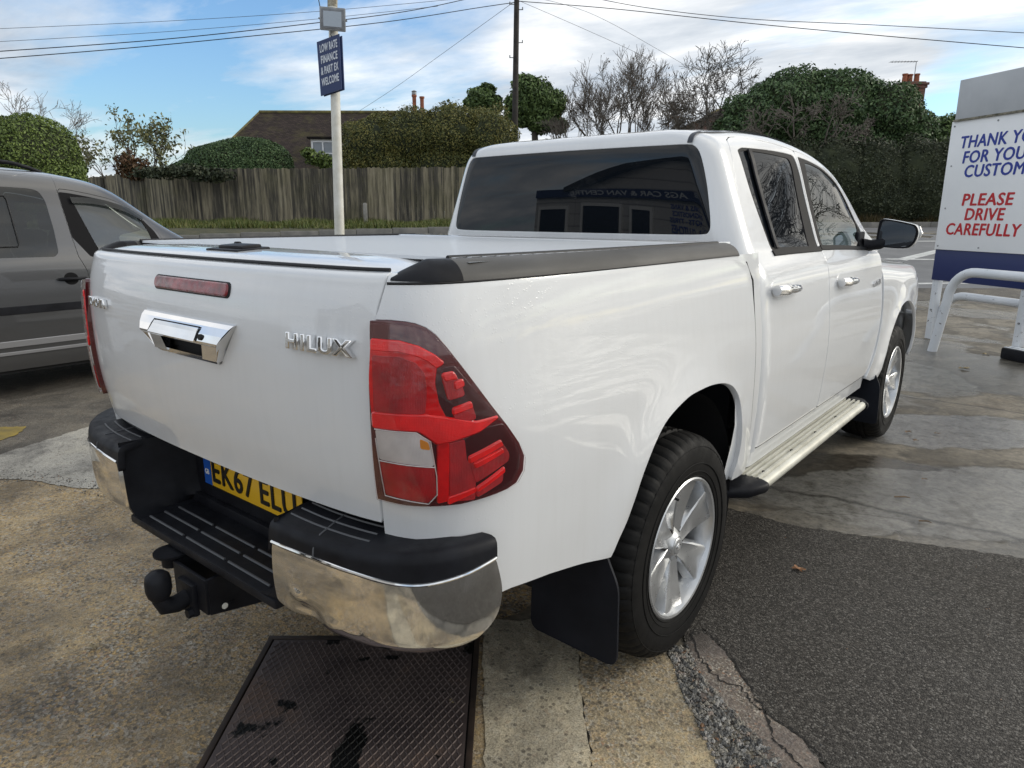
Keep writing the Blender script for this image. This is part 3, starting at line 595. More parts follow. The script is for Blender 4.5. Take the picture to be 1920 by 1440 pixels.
def twig(px, py, px2, py2, label):
    a, b_2 = onZ(px, py, 0), onZ(px2, py2, 0); t = MB(); mid = (a + b_2) / 2 + np.array((.01, .006, .004)); t.tube([a + (0, 0, .007), mid + (0, 0, .008), b_2 + (0, 0, .007)], [.004, .0035, .002], 5); o = t.build('twig', M['leafm'][2]); tag(o, label, 'twig', 'fallen twigs')
twig(1678, 932, 1708, 934, 'thin dark twig lying flat on the wet concrete right of the side step')
twig(1724, 977, 1748, 981, 'short twig on the concrete close to the edge of the dark tarmac')
# ------------------------------------------------------------------ pickup surfaces
def tab(t):
    a=np.array(t,float)
    # monotone-ish smooth interp: dense linear then gaussian smooth
    def mk(col,sm=0.012):
        x=np.arange(a[0,0]-.1,a[-1,0]+.1,.002); y=np.interp(x,a[:,0],a[:,col])
        k=int(3*sm/.002); g=np.exp(-.5*(np.arange(-k,k+1)*.002/sm)**2); g/=g.sum()
        yp=np.pad(y,k,mode='edge')
        # extrapolate edges linearly
        y=np.convolve(yp,g,'valid'); return lambda q:np.interp(q,x,y)
    return mk
# ---- cab profile: v, half width, z, rear y
CABT=[(.46,.872,.46,.56),(.62,.893,.62,.56),(.75,.902,.75,.55),(.86,.905,.86,.55),(.95,.901,.95,.55),(1.05,.890,1.05,.55),(1.15,.877,1.15,.55),(1.22,.867,1.22,.556),
(1.265,.852,1.265,.556),(1.295,.825,1.295,.556),(1.33,.802,1.33,.557),(1.39,.778,1.39,.560),(1.55,.715,1.55,.567),(1.68,.668,1.68,.574),(1.72,.649,1.722,.577),(1.75,.618,1.750,.580),(1.78,.572,1.770,.588),
(1.82,.510,1.782,.615),(1.90,.42,1.790,.68),(2.05,.30,1.797,.82),(2.45,0,1.803,1.5)]
_c=tab(CABT); cW,cZ,cY=_c(1,.022),_c(2,.012),_c(3,.012)
HT=[(-1,1.),(.65,1.),(1.0,1.06),(1.3,1.07),(1.55,1.051),(1.8,1.003),(2.05,.9),(2.25,.70),(2.42,.486),(2.6,.15),(2.75,0),(3,0)]
_h=tab(HT); cH=_h(1,.08)
YS=.70
def cab(s,v):
    s=np.asarray(s,float); v=np.asarray(v,float); s,v=np.broadcast_arrays(s,v)
    W=cW(v); Z=cZ(v); yr=cY(v)
    rx=np.minimum(.13,W*.4)
    # rear
    xr=np.clip(s,0,1)*(W-rx); t=np.clip(s-1,0,1)*np.pi/2
    e=2/2.3
    x=np.where(s<=1,xr,W-rx+rx*np.sin(t)**e)
    ys=np.maximum(YS,yr)
    y=np.where(s<=2,ys-(ys-yr)*np.cos(t)**e,ys+(s-2))
    y=y+.014*np.clip(x/np.maximum(W,1e-3),0,1)**2*(s<2)-.014*np.clip(2-s,0,1)*0
    y=np.where(s<2,y-.014*np.clip(s-1,0,1),y)
    h=cH(y); zb=1.25
    z=np.where(Z>zb,zb+(Z-zb)*h,Z)
    x=x+np.where(Z>1.29,(1-h)*np.clip((Z-1.27)/.2,0,1)*.079*np.clip(W/.6,0,1),0)
    q=np.clip((y-.65)/.7,0,1); q=q*q*(3-2*q)
    x=x+np.where(Z>1.29,q*np.clip((Z-1.27)/.45,0,1)*.03*np.clip(W/.6,0,1),0)
    return np.stack([x,y,z],-1)
# ---- bed / tailgate
CT=np.array([(0,-1.165),(.2,-1.163),(.4,-1.156),(.6,-1.141),(.70,-1.124),(.765,-1.096),(.815,-1.05),(.848,-.985),(.868,-.90),(.882,-.78),(.892,-.6),(.899,-.3),(.902,0),(.902,.7)],float)
def _ct():
    from numpy import interp
    # catmull-rom dense
    P=np.vstack([2*CT[0]-CT[1],CT,2*CT[-1]-CT[-2]]); out=[]
    for i in range(1,len(P)-2):
        t=np.linspace(0,1,40,endpoint=False)[:,None]; a,b,c,d=P[i-1:i+3]
        out.append(.5*(2*b+(c-a)*t+(2*a-5*b+4*c-d)*t**2+(3*b-a-3*c+d)*t**3))
    Q=np.vstack(out+[CT[-1:]]); L=np.concatenate([[0],np.cumsum(np.linalg.norm(np.diff(Q,axis=0),axis=1))])
    S=np.arange(0,L[-1],.004); X=np.interp(S,L,Q[:,0]); Y=np.interp(S,L,Q[:,1])
    k=20; g=np.exp(-.5*(np.arange(-k,k+1)/7.)**2); g/=g.sum()
    def sm(a):
        ap=np.concatenate([2*a[0]-a[k:0:-1],a,2*a[-1]-a[-2:-k-2:-1]]); return np.convolve(ap,g,'valid')
    X,Y=sm(X),sm(Y); X[0]=0; nx,ny=-np.gradient(Y),np.gradient(X); nx,ny=-nx,-ny; n=np.hypot(nx,ny); return S,X,Y,nx/n,ny/n
bS,bX,bY,bNx,bNy=_ct()
OS=[(.45,-.02),(.55,-.012),(.70,0),(.85,.004),(1.0,-.002),(1.15,-.022),(1.25,-.034),(1.32,-.046),(1.4,-.06)]
OR=[(.45,-.06),(.80,-.034),(.9,-.012),(1.0,-.002),(1.1,0),(1.2,-.002),(1.28,-.014),(1.32,-.026),(1.4,-.06)]
oS=tab(OS)(1,.035); oR=tab(OR)(1,.030)
S_SIDE=float(np.interp(-.85,bY,bS)); ZT=1.325
def y2s(y): return np.interp(y,bY,bS)
def bed(s,v):
    s=np.asarray(s,float); v=np.asarray(v,float); s,v=np.broadcast_arrays(s,v)
    x=np.interp(s,bS,bX); y=np.interp(s,bS,bY); nx=np.interp(s,bS,bNx); ny=np.interp(s,bS,bNy); n=np.hypot(nx,ny); nx,ny=nx/n,ny/n
    w=np.clip((s-.66)/(S_SIDE-.66),0,1); w=w*w*(3-2*w)
    vz=np.minimum(v,ZT); o=oS(vz)*w+oR(vz)*(1-w)
    r=.022; a=np.clip((v-ZT)/r,0,np.pi/2); ex=np.maximum(0,v-ZT-r*np.pi/2)
    z=vz+r*np.sin(a); o=o-r*(1-np.cos(a))-ex
    d=np.hypot(y-0.0,(v-.42)); b=.020*np.exp(-((d-.47)/.09)**2)*np.clip((v-.40)/.15,0,1)*(np.abs(y)<.9)
    o=o+b
    return np.stack([x+nx*o,y+ny*o,z],-1)
# ---- front fender / hood
FT=[(.40,.872,.40),(.5,.885,.50),(.65,.905,.65),(.85,.912,.85),(.98,.905,.98),(1.06,.892,1.06),(1.12,.865,1.12),(1.16,.82,1.145),(1.20,.74,1.162),(1.4,.5,1.19),(1.75,0,1.205)]
_f=tab(FT); fW,fZ=_f(1,.018),_f(2,.015)
def fend(y,v):
    y=np.asarray(y,float); v=np.asarray(v,float); y,v=np.broadcast_arrays(y,v)
    x=fW(v); z=fZ(v)
    t=np.clip((y-2.5)/1.5,0,1)
    z=np.where(z>.9,.9+(z-.9)*(1+.30*(1-t)**2-.10*t**2),z)
    d=np.hypot(y-3.085,v-.42); x=x+.028*np.exp(-((d-.46)/.10)**2)*np.clip((v-.40)/.15,0,1)*np.clip((v<1.15),0,1)
    k=np.clip((y-3.45)/.62,0,1); x=x*(1-.22*k**2.2)
    return np.stack([x,y,z],-1)
# ------------------------------------------------------------------ pickup truck
TR = empty('pickup_truck', (0, 0, 0), 0, 'white double cab pickup truck with chrome rear bumper corners and a covered load bed', 'pickup truck')
P_ = M['paint']
def bedm(s, v):
    s = np.asarray(s, float); q = bed(np.abs(s), v); q[..., 0] = np.where(s < 0, -q[..., 0], q[..., 0]); return q
SEAM = [(.7347, 1.3265), (.7223, 1.2763), (.7142, 1.1908), (.7096, 1.1242), (.7098, 1.0331), (.7085, .9121), (.70, .80)]
# tailgate
top = 1.392
tg_out = [(-s, v) for s, v in SEAM[::-1]] + [(-.738, 1.345), (-.735, top), (.735, top), (.738, 1.345)] + SEAM
handle_hole = [(-.190, 1.203), (.262, 1.203), (.185, 1.101), (-.112, 1.101)]
tg = panel('tailgate', bedm, tg_out, P_, TR, [rnd(handle_hole, .012)], (.03, .012), .02, gap=.003)
rearY = lambda x, z: bedm(np.array([x]), np.array([z]))[0]
def on_tail(x, z, off=0.0):
    s = x; p = rearY(s, z); n = fnormal(bedm, np.array([s]), np.array([z]))[0]; return p + n * off, n
br = rnd([(-.148, 1.302), (.232, 1.302), (.232, 1.266), (-.148, 1.266)], .014)
panel('brake_light', bedm, br, M['seam'], tg, (), (.03, .01), .01, off=.003, gap=0)
bl = panel('brake_lens', bedm, rnd([(-.141, 1.296), (.225, 1.296), (.225, 1.272), (-.141, 1.272)], .010), vary(mat('brake_lens_red', (.2, .01, .015), .25, 0, .6), (.10, .008, .012), (.34, .03, .04), 30, 5, (.15, .5)), tg, (), (.02, .01), .004, off=.008, gap=0, bev=.004)
# chrome tailgate handle: sloping upper blade, recess, lower frame
hm = MB()
def hp(x, z, o): return on_tail(x, z, o)[0]
def strip_(mb, A, B, smooth=False):
    n = len(A); mb.add(list(A) + list(B), [(i, i + 1, n + i + 1, n + i) for i in range(n - 1)], smooth)
xs = np.linspace(-1, 1, 13)
row = lambda xl, xr, z, o: [hp(xl + (xr - xl) * (t + 1) / 2, z, o) for t in xs]
A0 = row(-.196, .268, 1.206, .000); A1 = row(-.194, .266, 1.2035, .007); Am = row(-.191, .259, 1.194, .016); An = row(-.184, .244, 1.176, .0255); A2 = row(-.177, .228, 1.158, .0305); A2b = row(-.174, .223, 1.153, .0300); A3 = row(-.170, .218, 1.149, .026); A4 = row(-.168, .214, 1.149, -.01)
for a, b in ((A0, A1), (A1, Am), (Am, An), (An, A2), (A2, A2b), (A2b, A3)): strip_(hm, a, b, True)
strip_(hm, A3, A4)
L1 = row(-.126, .196, 1.112, .016); L2 = row(-.112, .182, 1.102, .006); L3 = row(-.108, .178, 1.099, -.004)
for sx in (0, -1): hm.add([A1[sx], A2[sx], A3[sx], L1[sx], L2[sx], L3[sx], A0[sx]], [(0, 1, 2, 3, 4, 5, 6)])
def fb(x0, x1, x2, x3):
    P = [hp(x0, 1.149, .018), hp(x1, 1.149, .018), hp(x3, 1.110, .016), hp(x2, 1.110, .016)]; Q = [hp(x0, 1.149, -.03), hp(x1, 1.149, -.03), hp(x3, 1.110, -.03), hp(x2, 1.110, -.03)]
    hm.add(P + Q, [(0, 1, 2, 3), (1, 0, 4, 5), (2, 1, 5, 6), (3, 2, 6, 7), (0, 3, 7, 4)])
fb(-.170, -.085, -.126, -.055); fb(.134, .218, .130, .196)
strip_(hm, row(-.126, .196, 1.117, .016), L2); strip_(hm, row(-.07, .131, 1.117, .016), row(-.07, .131, 1.119, -.02)); strip_(hm, L2, L3)
ho = hm.build('tailgate_handle', M['chrome'], tg)
rc = MB(); rc.add([hp(-.19, 1.205, -.019), hp(.265, 1.205, -.019), hp(.19, 1.098, -.019), hp(-.13, 1.098, -.019)], [(0, 1, 2, 3)]); rc.build('handle_recess', M['dark'], tg)
lv = MB()
blade = [(1.188, .0225), (1.178, .0268), (1.166, .0303), (1.156, .0328)]
for x0, x1 in ((-.103, -.125), (.136, .132)): lv.tube([hp(x0 + (x1 - x0) * i / 3, z, o - .0012) for i, (z, o) in enumerate(blade)], .0016, 5)
lv.tube([hp(-.103, 1.189, .0212), hp(.136, 1.190, .0208)], .0016, 5); lv.build('handle_lever_gap', M['seam'], tg)
lv = MB(); lev = [row(-.099 - .02 * i / 3, .131 - .003 * i / 3, z, o) for i, (z, o) in enumerate(((1.1865, .0236), (1.178, .0262), (1.166, .0310), (1.156, .0352)))]
for a, b in zip(lev[:-1], lev[1:]): strip_(lv, a, b, True)
lv.build('handle_lever', M['chrome'], tg)
lk = MB(); c_, n_ = on_tail(.152, 1.168, .0305); lk.tube([c_ - n_ * .006, c_ + n_ * .002], .0075, 14); lk.build('lock', M['seam'], tg)
# raised lettering on the tailgate
def letters(body, x0, z0, size, m, ext, bold, sx, shear=0, nm='badge_lettering', par=None, dx=.1, spacing=1.0, bevel=0.0):
    o = text(nm, body, size, m, par or tg, Matrix.Identity(4), ext, bold, shear, sx, bevel=bevel, spacing=spacing); n = len(o.data.vertices); c = np.empty(n * 3, np.float32); o.data.vertices.foreach_get('co', c); c = c.reshape(-1, 3); s, v = x0 + c[:, 0], z0 + c[:, 1]
    P = bedm(s, v) + fnormal(bedm, s, v, 2e-2, 2e-2) * (c[:, 2:] + ext + bevel + .0006); o.data.vertices.foreach_set('co', P.astype(np.float32).ravel()); o.data.update(); return o
letters('HILUX', .474, 1.179, .045, M['badge'], .006, .0002, 1.30, 0, bevel=.0022, spacing=1.22)
letters('TOYOTA', -.645, 1.181, .036, M['badge'], .0045, .0, 1.02, 0, spacing=1.06, bevel=.0014)
# bed sides with wheel arch and tail light opening
ARCH = [(1.438, .535), (1.4697, .5818), (1.5061, .6262), (1.5374, .6863), (1.5717, .7518), (1.6334, .829), (1.7057, .8806), (1.8257, .917), (1.93, .925), (2.03, .922), (2.1395, .9042), (2.2209, .8680), (2.2738, .8048), (2.2996, .69), (2.3068, .60), (2.298, .53)]
LIGHT = [(.712, 1.2535), (.7524, 1.254), (.7846, 1.2515), (.807, 1.2474), (.8296, 1.2389), (.8524, 1.223), (.872, 1.2007), (.9055, 1.1578), (.9403, 1.1114), (.9765, 1.0627), (1.0141, 1.0145), (1.0469, .9682), (1.0612, .9354), (1.0563, .9015), (1.0349, .8772), (1.0085, .8695), (.9677, .8651), (.8953, .8609), (.8287, .8625), (.7777, .8645), (.709, .872)]
LEDGE = [(.709, .9121), (.7098, 1.0331), (.7096, 1.1242), (.7142, 1.1908)]
side_out = [(.702, .60), (.702, .80), (.7085, .870)] + LIGHT[::-1][0:1] + LIGHT[::-1][1:] + [(.7223, 1.2763), (.7347, 1.3265), (.738, 1.345), (.738, 1.40)] + rnd([(2.23, 1.40), (2.30, 1.335), (2.375, 1.30), (2.41, 1.24), (2.425, 1.1), (2.425, .85), (2.437, .50)], .03, closed=False) + [(2.30, .50)] + smoothpoly(ARCH[::-1], False, 4) + [(1.18, .585), (1.042, .603)]
panel('bed_side', bed, side_out, P_, TR, (), (.025, .02), .022, gap=.003, both=True)
def tl_pix(L): # points measured on the lamp
    return L
lamp_out = LIGHT + LEDGE
tls = panel('taillight', bed, lamp_out, M['reddark'], TR, (), (.02, .012), .03, off=.013, gap=.0015, bev=.004, both=True)
def lamp(name, poly, m, off, bev=.0, r=.006, depth=.004):
    for k, par in enumerate(tls):
        panel(name, bed, rnd(poly, r), m, par, (), (.016, .008), depth, off=off + .009, gap=0, bev=bev, mirror=(k == 1))
lamp('brake_lamp', [(.719, 1.215), (.775, 1.212), (.812, 1.200), (.842, 1.182), (.862, 1.170), (.846, 1.160), (.842, 1.128), (.850, 1.085), (.866, 1.052), (.853, 1.036), (.719, 1.040), (.7145, 1.09), (.7135, 1.14)], M['red'], .0075, .003)
lamp('brake_lamp_pattern', [(.722, 1.186), (.775, 1.184), (.806, 1.172), (.823, 1.150), (.826, 1.110), (.822, 1.068), (.722, 1.072)], M['redmid'], .0088, .001)
lamp('light_band', [(.719, 1.217), (.775, 1.214), (.812, 1.203), (.843, 1.185), (.862, 1.169), (.847, 1.161), (.830, 1.176), (.806, 1.188), (.775, 1.196), (.719, 1.198)], M['redbright'], .0102, .003, .004)
lamp('light_band', [(.719, 1.068), (.822, 1.064), (.866, 1.054), (.930, 1.036), (.985, 1.038), (.938, 1.018), (.880, 1.008), (.846, 1.004), (.822, 1.026), (.810, 1.034), (.719, 1.039)], M['redbright'], .0110, .004, .004)
lamp('light_band', [(.847, 1.002), (.868, 1.004), (.866, .875), (.846, .872)], M['red'], .0085, .003, .004)
lamp('side_lens', [(.870, 1.000), (.902, 1.004), (.906, .960), (.926, .935), (.926, .900), (.925, .868), (.870, .873)], M['redmid'], .0070, .002, .004)
lamp('light_band', [(.868, .882), (.924, .894), (.926, .886), (.868, .868)], M['redbright'], .0100, .003, .003)
lamp('lamp_housing', [(.862, 1.158), (.885, 1.160), (.935, 1.100), (.985, 1.040), (.930, 1.036), (.866, 1.052), (.850, 1.090), (.848, 1.130)], M['lampblack'], .0062, .001, .004); lamp('lamp_housing', [(.900, 1.004), (.945, 1.020), (1.000, 1.020), (1.045, .955), (1.043, .915), (1.010, .880), (.928, .870), (.928, .930), (.905, .960)], M['lampblack'], .0062, .001, .006)
for poly in ([(.857, 1.147), (.880, 1.149), (.897, 1.125), (.906, 1.098), (.870, 1.092)], [(.877, 1.074), (.919, 1.082), (.930, 1.046), (.888, 1.030)], [(.910, .966), (.989, .986), (1.012, .952), (1.010, .937), (.926, .906)], [(.928, .895), (.996, .925), (.992, .893), (.930, .872)]):
    lamp('side_lens', poly, M['redmid'], .0085, .004, .006)
for poly in ([(.860, 1.145), (.880, 1.147), (.888, 1.136), (.864, 1.134)], [(.884, 1.126), (.901, 1.129), (.904, 1.119), (.886, 1.114)], [(.880, 1.072), (.918, 1.080), (.921, 1.071), (.880, 1.063)], [(.912, .965), (.988, .985), (.993, .976), (.914, .954)], [(.922, .950), (.992, .967), (.995, .960), (.926, .940)], [(.930, .894), (.996, .923), (.996, .915), (.930, .886)]):
    lamp('light_band', poly, M['redbright'], .0128, .004, .003, .006)
lamp('reversing_light', [(.7235, 1.033), (.805, 1.028), (.829, 1.009), (.838, .956), (.7285, .970)], M['clear'], .0090, .002)
lamp('reflector', [(.7290, .966), (.838, .953), (.842, .893), (.826, .875), (.735, .891)], M['redmid'], .0090, .002)
lamp('bulb', [(.812, 1.016), (.827, 1.008), (.831, .992), (.813, .996)], M['amber'], .0100, .001, .004)
def lampline(pts):
    for k, par in enumerate(tls):
        q = MB(); L = np.array(pts); D = densify(L, .02)[:-1]; P3 = bed(D[:, 0], D[:, 1]) + fnormal(bed, D[:, 0], D[:, 1]) * .0195; P3 = P3 * ([-1, 1, 1] if k else [1, 1, 1]); q.tube(list(P3), .0013, 5); q.build('lens_edge', M['clear'], par)
for k, par in enumerate(tls): panel('lens_cover', bed, lamp_out, M['lens'], par, (), (.02, .012), .003, off=.024, gap=.007, mirror=(k == 1))
lampline([(.7225, 1.035), (.805, 1.030), (.832, 1.010), (.843, .935), (.844, .893), (.827, .873), (.735, .889), (.7225, 1.034)]); lampline([(.728, .968), (.840, .9545), (.840, .954)])
# dark structure behind the gaps
for k in (1, -1):
    sheet('inner_panel', lambda s, v: bed(s, v) * [k, 1, 1], 0.0, .72, .815, 1.33, 24, 16, M['dark'], TR, off=-.030 * k)
    sheet('inner_panel', lambda s, v: bed(s, v) * [k, 1, 1], .72, 1.30, .62, 1.33, 20, 16, M['dark'], TR, off=-.030 * k)
    sheet('inner_panel', lambda s, v: bed(s, v) * [k, 1, 1], 2.26, 2.53, .50, 1.33, 12, 12, P_, TR, off=-.016 * k)
for k in (1, -1):
    v_ = np.linspace(.53, 1.30, 24); s_ = np.where(v_ > 1.24, 2.413 - (v_ - 1.24) * .6, 2.4275 + .012 * np.clip((.85 - v_) / .35, 0, 1)); P3 = bed(s_, v_) - fnormal(bed, s_, v_) * .004; q = MB(); q.tube(list(P3 * [k, 1, 1]), .0030, 6); q.build('bed_joint', M['seam'], TR)
# wheel housings
def housing(y0, xin, xout):
    for k in (1, -1):
        q = MB(); n = 28; A = []; B = []
        for i in range(n + 1):
            a = math.pi * (-.06 + 1.12 * i / n); A.append((k * xout, y0 + .452 * math.cos(a), .42 + .485 * math.sin(a))); B.append((k * xin, y0 + .452 * math.cos(a), .42 + .485 * math.sin(a)))
        strip_(q, A, B, True); q.add(B, [tuple(range(n + 1))]); q.build('wheel_housing', M['dark'], TR, fix=False)
housing(0, .50, .87); housing(3.085, .50, .79)
# cab surfaces
def cabm(s, v):
    s = np.asarray(s, float); q = cab(np.abs(s), v); q[..., 0] = np.where(s < 0, -q[..., 0], q[..., 0]); return q
SEAM_R = [(1.83, .54), (1.83, .92), (1.82, 1.16), (1.808, 1.265), (1.815, 1.30), (1.91, 1.381), (1.985, 1.5337), (2.018, 1.6411), (2.030, 1.70), (2.0598, 1.7402), (2.1177, 1.7552), (2.1663, 1.756), (2.33, 1.745), (2.55, 1.733), (2.73, 1.7245), (2.95, 1.724), (3.20, 1.722), (3.40, 1.708), (3.52, 1.675), (3.60, 1.62), (3.66, 1.53), (3.72, 1.40), (3.80, 1.27)]
RG = [(.0, 1.385), (.82, 1.3855), (1.0, 1.389), (1.06, 1.396), (1.115, 1.412), (1.165, 1.445), (1.21, 1.49), (1.272, 1.5594), (1.302, 1.63), (1.306, 1.685), (1.29, 1.708), (1.25, 1.720), (1.16, 1.7245), (.6, 1.727), (0, 1.728)]
rg_full = RG + [(-s, v) for s, v in RG[::-1][1:-1]]
rg_full = smoothpoly(rg_full, True, 3)
shell = SEAM_R + [(3.80, 1.30), (3.88, 1.40), (3.80, 1.60), (3.72, 1.80), (3.45, 1.92), (3.2, 2.05), (2.65, 2.449)]
shell_f = [(1.62, .54)] + [(-s, v) for s, v in []]
# rear wall, pillars and roof as one pressing
outl = [(0, 1.15), (1.60, 1.15), (1.66, .54)] + SEAM_R + [(3.86, 1.30), (3.84, 1.42), (3.76, 1.58), (3.62, 1.74), (3.40, 1.83), (3.16, 1.90), (2.98, 2.05), (2.52, 2.445), (0, 2.445)]
for k in (1, -1):
    hole = [(s, v) for s, v in RG]
    # half panel, rear glass opening cut as a notch on the centre line
    o2 = [(0, 1.385)] + [(0, 1.15), (1.60, 1.15), (1.66, .54)] + outl[3:] + [(0, 1.728)] + [(s, v) for s, v in smoothpoly(RG[::-1], False, 3)[1:-1]]
    panel('cab_shell', cab, o2, P_, TR, (), (.05, .018), .010, gap=0.0, mirror=(k < 0))
panel('rear_window', cabm, rg_full, M['privacy'], TR, (), (.06, .03), .006, off=-.004, gap=-.002)
wsO = [(2.52, 2.444), (2.99, 2.05), (3.17, 1.905), (3.40, 1.835), (3.62, 1.745), (3.76, 1.60), (3.84, 1.45), (3.80, 1.50), (3.25, 2.444)]
for k in (1, -1): panel('windscreen', cab, [(2.52, 2.444), (2.98, 2.05), (3.16, 1.90), (3.40, 1.83), (3.62, 1.745), (3.76, 1.585), (3.80, 1.60), (3.60, 1.95), (3.30, 2.444)], M['clearglass'], TR, (), (.05, .03), .004, off=-.004, gap=0, mirror=(k < 0))
# roof ditch strips
RSM = mat('roof_strip_grey', (.035, .04, .05), .5)
for k in (1, -1):
    rs_ = MB()
    vs = np.concatenate([np.linspace(1.726, 1.80, 14)]); pts = []
    for v in vs:
        ss = np.linspace(.6, 2.2, 600); q = cab(ss, np.full(600, v)); i = np.abs(q[:, 0] - .556).argmin(); pts.append(q[i] * [k, 1, 1])
    for s in np.linspace(2.05, 3.2, 14): q = cab(np.array([s]), np.array([1.797]))[0]; pts.append(q * [k, 1, 1])
    A = [p + np.array((.011, 0, 0)) for p in pts]; B = [p - np.array((.011, 0, 0)) for p in pts]; up = [np.array((0, -.004, .002)) if i < 11 else np.array((0, 0, .004)) for i in range(len(pts))]
    A = [a + u for a, u in zip(A, up)]; B = [b + u for b, u in zip(B, up)]; strip_(rs_, A, B, True)
    rs_.build('roof_strip', RSM, TR, fix=False)
# doors
REAR_D = [(1.83, .555), (1.83, .92), (1.82, 1.16), (1.808, 1.265), (1.815, 1.30), (1.91, 1.381), (1.985, 1.5337), (2.018, 1.6411), (2.030, 1.70), (2.0598, 1.7402), (2.1177, 1.7552), (2.1663, 1.756), (2.33, 1.745), (2.55, 1.733), (2.725, 1.7245), (2.752, 1.6251), (2.768, 1.45), (2.772, 1.30), (2.772, 1.12), (2.76, .9), (2.75, .555)]
FRONT_D = [(2.75, .555), (2.76, .9), (2.772, 1.12), (2.772, 1.30), (2.768, 1.45), (2.752, 1.6251), (2.725, 1.7245), (2.95, 1.724), (3.20, 1.722), (3.40, 1.708), (3.52, 1.675), (3.60, 1.62), (3.66, 1.53), (3.72, 1.40), (3.79, 1.275), (3.815, 1.20), (3.815, 1.07), (3.812, .9), (3.78, .70), (3.72, .58), (3.66, .555)]
RGL = rnd([(2.098, 1.700), (2.150, 1.7105), (2.30, 1.705), (2.700, 1.700), (2.736, 1.630), (2.754, 1.45), (2.759, 1.305), (2.16, 1.318), (2.150, 1.38), (2.118, 1.53)], [.012, .02, .05, .03, .03, .05, .01, .02, .03, .1])
FGL = rnd([(2.748, 1.700), (2.92, 1.700), (3.15, 1.697), (3.36, 1.676), (3.49, 1.622), (3.565, 1.50), (3.62, 1.38), (3.66, 1.285), (2.786, 1.300), (2.781, 1.45), (2.766, 1.62)], [.01, .05, .1, .1, .1, .1, .05, .02, .01, .05, .05])
doors = {}
for k in (1, -1):
    rd = panel('rear_door', cab, rnd(REAR_D, .02), P_, TR, [RGL], (.025, .016), .018, gap=.0042, hgap=0, mirror=(k < 0))
    fd = panel('front_door', cab, rnd(FRONT_D, .02), P_, TR, [FGL], (.025, .016), .018, gap=.0042, hgap=0, mirror=(k < 0))
    # dark tube in the gap round each door, standing in for its shade
    for par, ol in ((rd, REAR_D), (fd, FRONT_D)):
        D = densify(rnd(ol, .02), .03); P3 = cab(D[:, 0], D[:, 1]) - fnormal(cab, D[:, 0], D[:, 1]) * .0035; q = MB(); q.tube(list(np.vstack([P3, P3[:1]]) * [k, 1, 1]), .0024, 5, False); q.build('door_gap_shade', M['seam'], par)
    # black frames: ring between opening and glass
    rg_in = rnd([(2.112, 1.692), (2.155, 1.700), (2.30, 1.694), (2.625, 1.682), (2.650, 1.648), (2.648, 1.48), (2.640, 1.322), (2.180, 1.332), (2.170, 1.385), (2.135, 1.53)], [.01, .02, .05, .02, .02, .05, .01, .012, .02, .1])
    fg_in = rnd([(2.848, 1.684), (2.93, 1.688), (3.15, 1.688), (3.35, 1.667), (3.475, 1.614), (3.535, 1.51), (3.545, 1.46), (3.50, 1.30), (2.838, 1.315), (2.842, 1.5)], [.01, .05, .1, .1, .1, .05, .03, .02, .01, .05])
    panel('window_frame', cab, RGL, M['trim'], rd, [rg_in], (.03, .02), .006, off=-.003, gap=-.003, hgap=0, mirror=(k < 0))
    panel('window_frame', cab, FGL, M['trim'], fd, [fg_in], (.03, .02), .006, off=-.003, gap=-.003, hgap=0, mirror=(k < 0))
    panel('door_window', cab, rg_in, M['privacy'], rd, (), (.05, .04), .003, off=-.006, gap=-.004, mirror=(k < 0))
    panel('door_window', cab, fg_in, M['clearglass'], fd, (), (.05, .04), .003, off=-.006, gap=-.004, mirror=(k < 0))
    panel('window_divider', cab, [(2.196, 1.700), (2.222, 1.699), (2.222, 1.60), (2.234, 1.45), (2.240, 1.328), (2.214, 1.329), (2.208, 1.45), (2.196, 1.60)], M['black'], rd, (), (.03, .03), .006, off=.006, gap=0, bev=.003, mirror=(k < 0))
    # belt moulding
    for par, s0, s1 in ((rd, 2.155, 2.765), (fd, 2.778, 3.70)):
        panel('belt_moulding', cab, [(s0, 1.302), (s1, 1.297 if par is rd else 1.285), (s1, 1.315 if par is rd else 1.303), (s0, 1.320)], M['trim'], par, (), (.05, .01), .006, off=.006, gap=0, mirror=(k < 0))
    # chrome handles over a scooped cup
    for par, s0, z0 in ((rd, 2.005, 1.178), (fd, 2.895, 1.147)):
        cup = [(s0 + .09 + .085 * math.cos(a), z0 + .004 + .043 * math.sin(a)) for a in np.linspace(0, 2 * math.pi, 28, endpoint=False)]
        panel('handle_cup', cab, cup, M['paint'], par, (), (.02, .012), .001, off=.0012, gap=0, mirror=(k < 0))
        q = MB(); pts = []; rad = []
        for t in np.linspace(0, 1, 13):
            s = s0 + .285 * t; z = z0 - .010 * t; b0 = cab(np.array([s]), np.array([z]))[0]; n0 = fnormal(cab, np.array([s]), np.array([z]))[0]
            lift = .010 + .030 * math.sin(math.pi * min(1, .08 + t * .95)) ** .6; pts.append((b0 + n0 * lift) * [k, 1, 1]); rad.append(.0215 * (.55 + .45 * math.sin(math.pi * min(1, .12 + .85 * t)) ** .5) * (1.15 if t < .3 else .92))
        q.tube(pts, rad, 14); q.build('door_handle', M['chrome'], par)
    # side badge on the front door
    b0 = cab(np.array([3.60]), np.array([1.075]))[0]; b1 = cab(np.array([3.70]), np.array([1.080]))[0]; bu = cab(np.array([3.60]), np.array([1.11]))[0]; n0 = fnormal(cab, np.array([3.6]), np.array([1.08]))[0]
    if k > 0: text('badge_lettering', 'HILUX', .040, M['chrome'], fd, frame(b0 + n0 * .004, b1 - b0, bu - b0), .004, .0014, 0, 1.35, spacing=1.02)
    # sill below the doors
    panel('sill', cab, [(1.70, .47), (1.70, .545), (1.85, .549), (3.70, .549), (3.70, .47)], P_, TR, (), (.05, .02), .02, off=-.012, gap=0, mirror=(k < 0))
